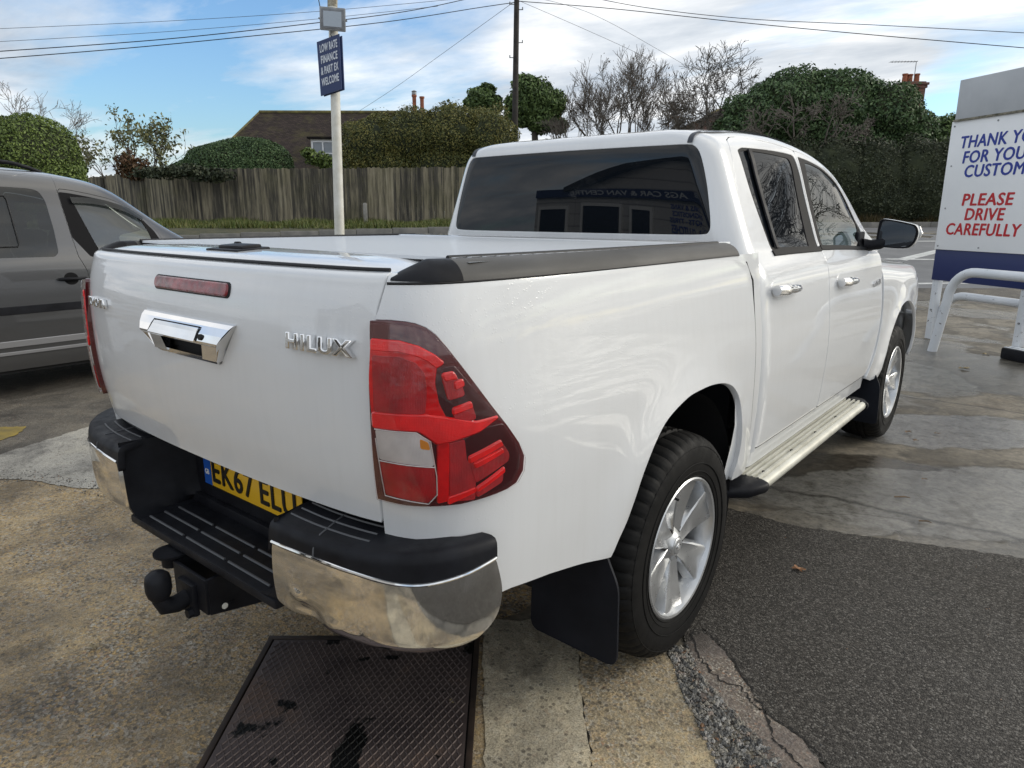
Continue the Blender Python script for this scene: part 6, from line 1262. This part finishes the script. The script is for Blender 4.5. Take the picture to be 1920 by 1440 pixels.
# ------------------------------------------------------------------ grey van
VX = -4.72
VAN = empty('grey_van', (VX - .9, 0, 0), 0, 'grey metallic van parked behind the left side of the white pickup', 'van')
def vyz(u, v, X=VX): p = onX(u * .3055, 280 + v * .3055, X); return (p[1], p[2])
vW = tab([(.18, .86), (.30, .885), (.60, .897), (.85, .893), (1.0, .880), (1.08, .868), (1.2, .835), (1.5, .745), (1.62, .70), (1.70, .655), (1.75, .58), (1.78, .50), (1.84, .30), (2.0, 0)])(1, .02)
vZ = tab([(.18, .18), (1.62, 1.62), (1.70, 1.69), (1.75, 1.735), (1.78, 1.755), (1.84, 1.78), (2.0, 1.80)])(1, .02)
vH = tab([(-9, 1.088), (-.6, 1.088), (-.1, 1.077), (.3, 1.045), (.7, .947), (1.1, .501), (1.45, .20), (1.8, .04), (2.1, 0)])(1, .1)
def vsurf(s, v):
    s, v = np.broadcast_arrays(np.asarray(s, float), np.asarray(v, float)); x = vW(v); z = vZ(v); h = vH(s - VS0); z = np.where(z > 1.0, 1.0 + (z - 1.0) * h, z); x = x + (1 - h) * np.clip((vZ(v) - 1.05) / .3, 0, 1) * .12 * np.clip(x / .6, 0, 1)
    return np.stack([x, s, z], -1)
# find the roof fall-off start from the outline of the roof in the photo
VS0 = vyz(480, 180, VX - .2)[0] - .45
Xw = VX - .12
def vinv(u, v):  # photo point -> (s, v) on the flank
    px, py = u * .3055, 280 + v * .3055; d = pixdir(px, py); s0, s1, q0, q1 = -3.0, 3.0, .2, 1.80
    for _ in range(5):
        S, Q = np.meshgrid(np.linspace(s0, s1, 81), np.linspace(q0, q1, 61), indexing='ij'); P = vsurf(S, Q) + np.array((VX - .9, 0, 0)) - CAM; c = np.cross(P, d); e = (c * c).sum(-1) / (P * P).sum(-1); i = np.unravel_index(e.argmin(), e.shape); s_, q_ = float(S[i]), float(Q[i]); ds, dq = (s1 - s0) / 12, (q1 - q0) / 12; s0, s1, q0, q1 = s_ - ds, s_ + ds, max(.2, q_ - dq), min(1.82, q_ + dq)
    return (s_, q_)
I = lambda L: [vinv(*q) for q in L]
seamR = I([(268, 140), (300, 165), (335, 215), (352, 265), (380, 360), (440, 540), (485, 665), (535, 745)]); yS = seamR[-1][0]
RW = I([(0, 235), (180, 250), (235, 265), (275, 320), (330, 500), (360, 640), (340, 665), (0, 672)])
RW = [(RW[0][0] - .55, RW[0][1])] + RW[1:-1] + [(RW[-1][0] - .55, RW[-1][1])]
FWo = I([(352, 270), (420, 277), (600, 312), (760, 362), (870, 432), (945, 505)]) 
fbz = I([(545, 665)])[0]
FWo = FWo + [(FWo[-1][0] + .12, fbz[1] - .02), (fbz[0] + .02, fbz[1])] + [seamR[5]]
PV = M['grey_van']
y0v, y1v = seamR[0][0] - 2.35, seamR[0][0] + 2.0
for k in (1, -1):
    lo = .235
    slid = [(seamR[0][0] - 1.15, lo), (yS + .02, lo), (yS + .03, .8)] + seamR[::-1] + [(seamR[0][0] - .3, 1.72), (seamR[0][0] - 1.15, 1.72)]
    panel('sliding_door', vsurf, slid, PV, VAN, [rnd([(a, b) for a, b in RW if a > seamR[0][0] - 1.1] + [(seamR[0][0] - 1.05, RW[-1][1]), (seamR[0][0] - 1.05, RW[0][1])], .04)], (.04, .025), .015, gap=.003, mirror=(k < 0))
    yr_ = y0v + .78; yf_ = y1v - .85; arch = lambda c: [(c + .37 * math.cos(a), .30 + .37 * math.sin(a)) for a in np.linspace(0, math.pi, 17)]
    rear = [(y0v, .3)] + arch(yr_)[::-1] + [(seamR[0][0] - 1.15, .3), (seamR[0][0] - 1.15, 1.72), (y0v + .08, 1.72), (y0v, 1.2)]
    panel('rear_quarter', vsurf, rear, PV, VAN, (), (.05, .03), .015, gap=.002, mirror=(k < 0))
    fdo = seamR[3:] + [(yS + .03, .8), (yS + .02, lo), (yS + 1.0, lo), (yS + 1.14, .5), (yS + 1.18, .95), (FWo[5][0] + .16, 1.05)] 
    fdo = [(a, b) for a, b in fdo] + [(q[0] + .02, q[1] + .03) for q in FWo[:6]][::-1]
    fdv = panel('front_door', vsurf, fdo, PV, VAN, [rnd(FWo, .02)], (.04, .025), .015, gap=.003, mirror=(k < 0))
    wing = [(yS + 1.0, lo), (yf_ - .37, lo)] + arch(yf_)[::-1] + [(yf_ + .37, lo), (y1v, lo), (y1v, .92), (yS + 1.2, 1.02), (yS + 1.18, .95), (yS + 1.14, .5)]
    panel('front_wing', vsurf, wing, PV, VAN, (), (.05, .03), .015, gap=.002, mirror=(k < 0))
    # roof edge
    panel('roof', vsurf, [(y0v + .05, 1.72), (seamR[0][0] - .3, 1.72)] + [(seamR[0][0], seamR[0][1])] + seamR[1:4] + [(q[0] + .02, q[1] + .034) for q in FWo[:6]] + [(FWo[5][0] + .17, 1.045), (FWo[5][0] + .45, 1.08), (FWo[5][0] + .25, 1.99), (y0v + .05, 1.99)], PV, VAN, (), (.05, .03), .01, gap=0, mirror=(k < 0))
    panel('window', vsurf, rnd(RW, .04), M['vanglass'], VAN, (), (.05, .04), .004, off=-.004, gap=-.002, mirror=(k < 0))
    fi = I([(440, 318), (560, 325), (700, 352), (800, 395), (870, 448), (915, 515)]); fi = fi + [(fi[-1][0] + .02, fbz[1] + .03), (fbz[0] + .10, fbz[1] + .035)]
    panel('window_frame', vsurf, rnd(FWo, .02), M['trim'], fdv, [rnd(fi, .02)], (.05, .03), .005, off=-.002, gap=0, hgap=0, mirror=(k < 0))
    panel('window', vsurf, rnd(fi, .02), M['vanclear'], fdv, (), (.05, .04), .004, off=-.006, gap=-.003, mirror=(k < 0))
    if k > 0:
        q = MB(); L = I([(-40, 292), (20, 292), (38, 312), (70, 420), (118, 590), (112, 606), (-40, 610)]); q.tube([vsurf(*a) + np.array((.001, 0, 0)) for a in L], .005, 5); q.build('window_seal', M['seam'], VAN)
        df = I([(425, 305), (560, 312), (680, 338), (780, 372), (870, 428), (868, 448), (780, 402), (680, 368), (560, 345), (440, 340)]); panel('wind_deflector', vsurf, df, M['vanglass'], fdv, (), (.04, .03), .003, off=.02, gap=0)
        # door handle
        hc = I([(440, 800)])[0]; cup = [(hc[0] + .055 * math.cos(a), hc[1] + .050 * math.sin(a)) for a in np.linspace(0, 2 * math.pi, 24, endpoint=False)]; panel('handle_cup', vsurf, cup, M['trim'], VAN, (), (.02, .02), .002, off=.001, gap=0)
        q = MB(); pts = [(hc[0] - .10 + .21 * t, hc[1]) for t in np.linspace(0, 1, 9)]; q.tube([vsurf(a, b) + np.array((.012 + .022 * math.sin(math.pi * i / 8), 0, 0)) for i, (a, b) in enumerate(pts)], [.010, .014, .015, .014, .013, .012, .011, .011, .009], 10); q.build('door_handle', M['black'], VAN)
        # rub strip and bright sill mouldings
        a, b2 = vinv(0, 1005), vinv(500, 962); zr = (a[1] + b2[1]) / 2
        panel('rub_strip', vsurf, [(y0v + .1, zr - .028), (y1v - .3, zr - .028), (y1v - .3, zr + .028), (y0v + .1, zr + .028)], M['black'], VAN, (), (.08, .02), .012, off=.012, gap=0, bev=.004)
        a, b2 = vinv(0, 1222), vinv(540, 1142); zs_ = (a[1] + b2[1]) / 2; a, b2 = vinv(0, 1283), vinv(540, 1192); zs2 = (a[1] + b2[1]) / 2
        for zz, hh in ((zs_, .022), (zs2, .010)): panel('sill_moulding', vsurf, [(y0v + .9, zz - hh), (y1v - .9, zz - hh), (y1v - .9, zz + hh), (y0v + .9, zz + hh)], mat('bright_sill_trim', (.32, .32, .33), .35, .5), VAN, (), (.1, .02), .012, off=.012, gap=0, bev=.004)
        q = MB(); L = I([(-150, 60), (0, 62), (90, 74), (190, 104), (262, 140)]); pts = [vsurf(a, b) for a, b in L]; dk = [p + np.array((-.04, 0, .055 * w_)) for p, w_ in zip(pts, (1, 1, .9, .45, 0))]; q.tube([dk[0] - np.array((0, .9, 0))] + dk, .016, 8); q.build('roof_rail', M['black'], VAN)
    sheet('inner_panel', lambda s, v: vsurf(s, v) * [k, 1, 1], yr_ + .42, yf_ - .42, .2, .98, 20, 14, M['dark'], VAN, off=-.03 * k)
q = MB(); q.box((0, (y0v + y1v) / 2, .48), (1.32, 4.1, .3)); q.build('underbody', M['dark'], VAN)
q = MB(); q.box((0, y1v, .55), (1.66, .12, .55), None, .06); q.build('front_bumper', PV, VAN); q = MB(); q.box((0, y0v, .9), (1.6, .06, 1.4), None, .03); q.build('tailgate', PV, VAN)
q = MB(); q.add([(-.74, FWo[5][0] + .4, 1.03), (.74, FWo[5][0] + .4, 1.03), (.70, y1v - .02, .86), (-.70, y1v - .02, .86), (.86, yS + 1.2, 1.0), (.86, y1v, .88), (-.86, yS + 1.2, 1.0), (-.86, y1v, .88)], [(0, 1, 2, 3), (1, 4, 5, 2), (6, 0, 3, 7)]); q.build('bonnet', PV, VAN)
for x in (-.38, .38):
    q = MB(); q.box((x, yS + .25, .75), (.48, .48, .16), None, .05); q.box((x, yS - .02, 1.02), (.46, .12, .6), Matrix.Rotation(-.2, 3, 'X'), .05); q.box((x, yS - .08, 1.40), (.26, .09, .16), None, .04); q.build('seat', M['seat'], VAN)
q = MB(); q.box((0, yS + .98, .92), (1.4, .3, .2), None, .05); q.build('dashboard', M['dash'], VAN)
tyre_me = None
for k in (1, -1):
    for y in (y0v + .78, y1v - .85):
        q = MB(); q.lathe([(k * h, r) for h, r in [(-.09, .20), (-.10, .27), (-.09, .305), (.09, .305), (.10, .27), (.095, .205)]], 40); wv = empty('wheel', (k * .78, y, .305)); wv.parent = VAN; q.build('tyre', M['rubber'], wv)
        q = MB(); q.lathe([(k * h, r) for h, r in [(.085, .0), (.08, .06), (.06, .10), (.07, .19), (.095, .205)]], 30); q.build('rim', M['alloy'], wv)
# ------------------------------------------------------------------ cream post with floodlight and finance sign
def vert_on(px, py, f): p = at(px, py, f); return p
pf = 11.6; pb = at(637, 446, pf); pt = at(621, -40, pf); pb0 = pb + (pb - pt) * 0.0; base = pb - (pt - pb) * (pb[2] - tz(pf)) / (pt[2] - pb[2])
lpst = empty('lamp_post', base, 0, 'tall cream painted steel post leaning slightly beyond the truck bed', 'post'); q = MB(); q.tube([(0, 0, -.02), tuple((pt - base) * .5), tuple(pt - base)], [.082, .074, .068], 18); q.build('pole', M['post_white'], lpst)
c1, c2 = at(622.5, 14, pf) - base, at(622.5, -4, pf) - base; q = MB(); q.tube([c1, c2], .074, 18); q.build('worn_band', vary(mat('peeling_brown_band', (.3, .24, .15), .8), (.07, .055, .035), (.50, .46, .36), 14, 6, None, .5), lpst)
axr = Vector(RGT); axf = Vector(FWD)
tdir = (pt - base) / np.linalg.norm(pt - base)
fl = at(623, 37, pf - .16); flo = empty('floodlight', fl, 0, 'square grey floodlight clamped to the cream post above the blue sign', 'floodlight')
Mr = Matrix.Rotation(YAW + .10, 3, 'Z') @ Matrix.Rotation(R(8), 3, 'X') @ Matrix.Rotation(R(3), 3, 'Y')
q = MB(); q.box((0, 0, 0), (.375, .055, .315), Mr, .012); q.build('housing', M['galv'], flo)
q = MB(); q.box(tuple(Mr @ Vector((0, -.031, 0))), (.325, .006, .262), Mr, .004); q.build('bezel', vary(mat('floodlight_rim', (.22, .23, .25), .5), (.16, .17, .19), (.26, .27, .29), 8), flo)
q = MB(); q.box(tuple(Mr @ Vector((0, -.036, 0))), (.265, .004, .205), Mr); q.build('lamp_glass', mat('floodlight_glass', (.42, .48, .55), .25, 0, .3), flo)
q = MB(); q.box(tuple(Mr @ Vector((0, .05, .0))), (.28, .05, .2), Mr, .01); q.tube([tuple(Mr @ Vector((-.20, 0, 0))), tuple(Mr @ Vector((-.20, .09, 0))), tuple(Mr @ Vector((.20, .09, 0))), tuple(Mr @ Vector((.20, 0, 0)))], .012, 6); q.build('bracket', M['galv'], flo)
q = MB(); q.tube([at(601, 24, pf - .12) - fl, at(598, 8, pf - .1) - fl, at(594, -12, pf - .05) - fl], .007, 6); q.build('cable', M['wire'], flo)
q = MB(); q.tube([at(620, 56, pf - .1) - fl, at(619, 66, pf - .1) - fl, at(624, 74, pf - .1) - fl], .006, 6); q.build('cable', M['wire'], flo)
# finance sign board: measured corners
tl_, tr_, bl_, br_ = at(593, 80, pf - .10), at(635, 64, pf - .16), at(601, 181, pf - .10), at(640, 168, pf - .16)
cs = (tl_ + tr_ + bl_ + br_) / 4; fs_ = empty('finance_sign', cs, 0, 'dark blue board tilted on the cream post reading low rate finance and part ex welcome', 'sign')
ux = Vector(((tr_ + br_) - (tl_ + bl_)) / 2); uy = Vector(((tl_ + tr_) - (bl_ + br_)) / 2); wS, hS = ux.length, uy.length; Fm = frame((0, 0, 0), ux, uy)
# shear of the hung board kept in its outline
shr = ux.normalized().dot(uy.normalized())
q = MB(); P = [Vector(v) for v in (tl_ - cs, tr_ - cs, br_ - cs, bl_ - cs)]; nn = ux.cross(uy).normalized(); q.add([p for p in P] + [p - nn * .02 for p in P], [(0, 1, 2, 3), (7, 6, 5, 4), (0, 4, 5, 1), (1, 5, 6, 2), (2, 6, 7, 3), (3, 7, 4, 0)]); q.build('board', M['fin_blue'], fs_)
q = MB(); o_ = -nn * .05 + ux * .07 - uy * .02; q.add([p * .98 + o_ for p in P] + [p * .98 + o_ - nn * .02 for p in P], [(0, 1, 2, 3), (7, 6, 5, 4), (0, 4, 5, 1), (1, 5, 6, 2), (2, 6, 7, 3), (3, 7, 4, 0)]); q.build('back_board', M['fin_blue'], fs_)
def shmat(o, x, y):  # text frame that follows the board's edges
    z = x.cross(y).normalized(); m_ = Matrix((x, y, z)).transposed().to_4x4(); m_.translation = o; return m_
ex_, ey2 = ux / wS, uy / hS
for i, (s_, wfrac) in enumerate((('LOW RATE', .80), ('FINANCE', .76), ('& PART EX', .80), ('WELCOME', .80))):
    o = boldtext('lettering', s_, .135 * hS / .9, M['let_pale'], fs_, .010, .0008, 0, 1.08); xs_ = [v.co.x for v in o.data.vertices]; w0 = max(xs_) - min(xs_); k = wfrac * wS / w0
    o.data.transform(Matrix.Diagonal((k, 1.32, 1, 1))); o.data.transform(shmat(-ex_ * (wfrac * wS / 2) + ey2 * hS * (.285 - .205 * i) + nn * .004, ex_, ey2))
# ------------------------------------------------------------------ thank-you sign
sf = 8.75
sTL, sBL = at(1790, 227, sf), at(1752, 465, sf)
zT, zB = sTL[2], sBL[2]; sTL[:2] = (sTL[:2] + sBL[:2]) / 2; sBL[:2] = sTL[:2]
gL_, gR_ = ground_hit(1728, 632), ground_hit(1887, 668); xd = gR_ - gL_; xd[2] = 0; bw = np.linalg.norm(xd) + .09; xd = xd / np.linalg.norm(xd); sf = fof(gL_); sTL, sBL = at(1790, 227, sf), at(1752, 465, sf); zT, zB = sTL[2], sBL[2]; sTL[:2] = (sTL[:2] + sBL[:2]) / 2; sBL[:2] = sTL[:2]; H = zT - zB; cB = sBL + xd * bw / 2; gz = tz(sf)
sg = empty('forecourt_sign', (cB[0], cB[1], gz), 0, 'white forecourt sign on legs reading thank you for your custom please drive carefully', 'sign'); S0 = np.array((cB[0], cB[1], gz)); yn = np.cross(np.array((0, 0, 1.0)), xd)  # away from viewer
Rs = Matrix((Vector(xd), Vector(yn), Vector((0, 0, 1)))).transposed()
L = lambda x, y, z: xd * x + yn * y + np.array((0, 0, z - gz))
q = MB(); q.box(tuple(L(0, 0, (zT + zB) / 2)), (bw, .03, H), Rs, .003); q.build('panel', M['sign_white'], sg)
sc_ = MB()
for x in (-.5, -.02, .5):
    for z in (zB + .04, zT - .05): sc_.tube([tuple(L(x * bw * .93, -.014, z)), tuple(L(x * bw * .93, -.020, z))], .010, 8)
for z in (zB + H * .33, zB + H * .66): sc_.tube([tuple(L(-.44 * bw, -.014, z)), tuple(L(-.44 * bw, -.020, z))], .009, 8)
sc_.build('screw_heads', M['galv'], sg)
wT = bw * .94; dT = .18; hT = .43
q = MB(); q.box(tuple(L(.03, dT / 2 - .02, zT + hT / 2 + .004)), (wT + .06, dT, hT), Rs, .004); q.build('header_box', vary(mat('grey_header_box', (.5, .52, .54), .45), (.40, .42, .44), (.50, .52, .54), 2, 5), sg)
q = MB(); q.box(tuple(L(.03, dT / 2 - .025, zT + .008)), (wT + .08, dT + .02, .022), Rs); q.build('dirt_ledge', vary(mat('mossy_ledge', (.12, .11, .07), .9), (.05, .05, .03), (.30, .28, .22), 20), sg)
zb1 = at(1752, 522, sf)[2]
q = MB(); q.box(tuple(L(-.01, .02, (zB + zb1) / 2)), (bw * .985, .03, zB - zb1), Rs, .003); q.build('lower_panel', M['sign_blue'], sg)
for x in (-bw / 2 + .045, bw / 2 - .045):
    q = MB(); q.box(tuple(L(x, .054, (zB + gz) / 2 + .1)), (.085, .07, zB - gz + .2 - .0), Rs, .006); lg_ = q.build('leg', M['chip_white'], sg)
    q = MB(); q.tube([tuple(L(x, .02, gz + .35)), tuple(L(x, .008, gz + .35))], .011, 8); q.build('bolt', M['galv'], lg_)
def lines(rows, m):
    for s_, px0, px1, py in rows:
        a = pixdir(px0, py); t = ((sBL - CAM) @ yn - .0155 - 0) / (a @ yn); t = ((sBL + yn * -.0165 - CAM) @ yn) / (a @ yn); p0 = CAM + a * t; a = pixdir(px1, py); t = ((sBL + yn * -.0165 - CAM) @ yn) / (a @ yn); p1 = CAM + a * t
        o = boldtext('lettering', s_, .176, m, sg, .010, .0010, .10, 1.06); xs_ = [v.co.x for v in o.data.vertices]; k = ((p1 - p0) @ xd) / (max(xs_) - min(xs_)); o.data.transform(Matrix.Translation((-min(xs_), 0, 0))); o.data.transform(Matrix.Diagonal((k, 1.02, 1, 1))); fr_ = frame(p0 - S0, xd, (0, 0, 1)); o.data.transform(fr_)
lines([('THANK YOU', 1800, 1956, 276), ('FOR YOUR', 1804, 1940, 304), ('CUSTOM', 1807, 1920, 330)], M['let_blue']); lines([('PLEASE', 1803, 1900, 383), ('DRIVE', 1808, 1883, 410), ('CAREFULLY', 1773, 1914, 437)], M['let_red'])
# tubular hoop barriers
def hoop(label, pts, r):
    L_ = [np.array(p) for p in pts]; c = L_[0]; q = MB(); q.tube([p - c for p in L_], r, 18); o = q.build('hoop_barrier', M['chip_white'], None, tuple(c)); tag(o, label, 'barrier', 'white hoop barriers by the sign'); return o
g1 = ground_hit(1748, 656); a21 = math.radians(18); hx = xd; topz = at(1830, 508, fof(g1) - .30)[2]
ln = 1.5; rb_ = .30; bx = .28
def hpts(g, hx, topz, ln, sl):
    P = [g + np.array((0, 0, -.02))]; zt = topz - g[2]
    for a in np.linspace(0, math.pi / 2, 10): P.append(g + hx * (sl * (zt - rb_) / zt + rb_ * (1 - math.cos(a))) + np.array((0, 0, zt - rb_ + rb_ * math.sin(a))))
    for a in np.linspace(0, math.pi / 2, 10): P.append(g + hx * (ln - rb_ * (1 - math.sin(a))) + np.array((0, 0, zt - rb_ + rb_ * math.cos(a))))
    P.append(g + hx * (ln + sl) + np.array((0, 0, -.02))); return P
hoop('nearer chipped white tubular hoop in front of the sign legs', hpts(g1, hx, topz, 2.0, .16), .048)
g2 = ground_hit(1741, 634); g2 = g2 + yn * .10; topz2 = at(1790, 548, fof(g2))[2]
hoop('farther white tubular hoop standing just behind the sign legs', hpts(g2, hx, topz2, 1.6, .06), .045)
# striped rubber block at the right leg
bb = ground_hit(1925, 676); q = MB(); q.box((0, 0, .06), (.42, .22, .12), Rs, .02); kb = q.build('kerb_block', M['black'], None, tuple(bb)); tag(kb, 'black rubber block with white stripes at the right leg of the sign', 'block')
q = MB(); q.box((0, 0, .123), (.40, .05, .006), Rs); q.box(tuple(Rs @ Vector((0, -.07, .119))), (.40, .03, .012), Rs); q.build('white_stripe', M['chip_white'], kb)
# ------------------------------------------------------------------ the garage across the forecourt behind the camera (seen in the glass)
GX, GY = -6.5, -12.0
gr = empty('garage_building', (GX, GY, 0), 0, 'white boarded garage with a navy fascia sign, mirrored in the rear window of the truck', 'building')
M['board_w'] = mat('white_weatherboard', (.7, .7, .68), .6); w, b = nt(M['board_w']); wv_ = w.n('ShaderNodeTexWave', wave_type='BANDS', bands_direction='Z', wave_profile='SAW', ins={'Vector': pos(w), 'Scale': 1.1}); w.put(b.inputs['Base Color'], w.mix(w.ramp(wv_.outputs[1], [(0, 1), (.14, 0)]), (.50, .50, .50, 1), (.18, .18, .18, 1)))
xl, xa, xr, ze, za = -1.95, 1.75, 5.4, 3.42, 4.42
q = MB(); q.add([(xl, 0, 0), (xr, 0, 0), (xr, 0, ze), (xa, 0, za), (xl, 0, ze), (xl, -9, 0), (xr, -9, 0), (xr, -9, ze), (xa, -9, za), (xl, -9, ze)], [(0, 1, 2, 3, 4), (5, 6, 7, 8, 9), (0, 4, 9, 5), (1, 6, 7, 2)])
q.box((-2.8, -3.0, 1.56), (1.68, 6.0, 3.12)); q.box((7.9, -3.0, 1.56), (4.98, 6.0, 3.12)); q.build('wall', M['board_w'], gr)
q = MB(); t_ = (za - ze) / (xa - xl)
for xe in (xl - .35, xr + .35): zz = ze - .35 * t_; q.add([(xa, .3, za + .12), (xe, .3, zz + .12), (xe, -9.3, zz + .12), (xa, -9.3, za + .12), (xa, .3, za - .06), (xe, .3, zz - .06), (xe, -9.3, zz - .06), (xa, -9.3, za - .06)], [(0, 1, 2, 3), (4, 5, 6, 7), (0, 1, 5, 4), (1, 2, 6, 5)])
q.build('roof', M['tarpole'], gr)
q = MB(); q.box((1.4, .07, 3.225), (10.0, .12, .34)); fb_ = q.build('fascia', M['sign_blue'], gr)
o = text('fascia_lettering', 'AGS CAR & VAN CENTRE', .27, M['let_pale'], fb_, Matrix.Identity(4), .004, .004, .25); xs_ = [v.co.x for v in o.data.vertices]; o.data.transform(Matrix.Diagonal((4.1 / (max(xs_) - min(xs_)), 1, 1, 1))); o.data.transform(frame((1.95, .136, 3.13), (-1, 0, 0), (0, 0, 1)))
q = MB()
for i in range(3): q.add([(3.0, .134, 3.33 - .06 * i), (2.2, .134, 3.37 - .06 * i), (2.12, .134, 3.34 - .06 * i), (3.0, .134, 3.31 - .06 * i)], [(0, 1, 2, 3)])
q.build('fascia_swoosh', M['let_pale'], fb_)
for i, (s_, x0) in enumerate((('CARS & VANS', 2.35), ('DIAGNOSTICS', 2.45), ('MOTS - TYRES', 2.35), ('BRAKES - CLUTCHES', 2.85))): text('wall_lettering', s_, .155, M['let_blue'], gr, frame((x0, .012, 2.86 - .155 * i), (-1, 0, 0), (0, 0, 1)), .003, .003, .2, 1)
for x, w_d, h in ((-.95, 1.35, 2.78), (.45, .6, 2.75), (-2.85, 1.1, 2.7), (3.9, 1.0, 2.2)):
    q = MB(); q.box((x, .004, h / 2), (w_d, .03, h)); dd_ = q.build('garage_opening', M['dark'], gr); q = MB(); [q.box((x + sx * (w_d / 2 + .04), .03, h / 2), (.08, .06, h)) for sx in (-1, 1)]; q.box((x, .03, h + .04), (w_d + .16, .06, .08)); q.build('opening_frame', M['wframe'], dd_)
# big bare tree and hedge to the right, out of frame: they show in the truck's side glass
baretree('bare_oak', 'big bare oak tree beyond the sign, mirrored in the side windows of the truck', (9.6, 23.5, .9), [((0, 0, 0), (0, 0, 1), 2.8, .20, 7), ((.1, 0, 1.4), (.8, .1, .7), 2.6, .09, 6), ((-.1, 0, 1.2), (-.75, .1, .7), 2.6, .10, 6)], 41, M['bark'], spread=.50, ratio=.60, rmin=.007, up=.03, kids=(2, 2), shrink=.82, tfork=.40)
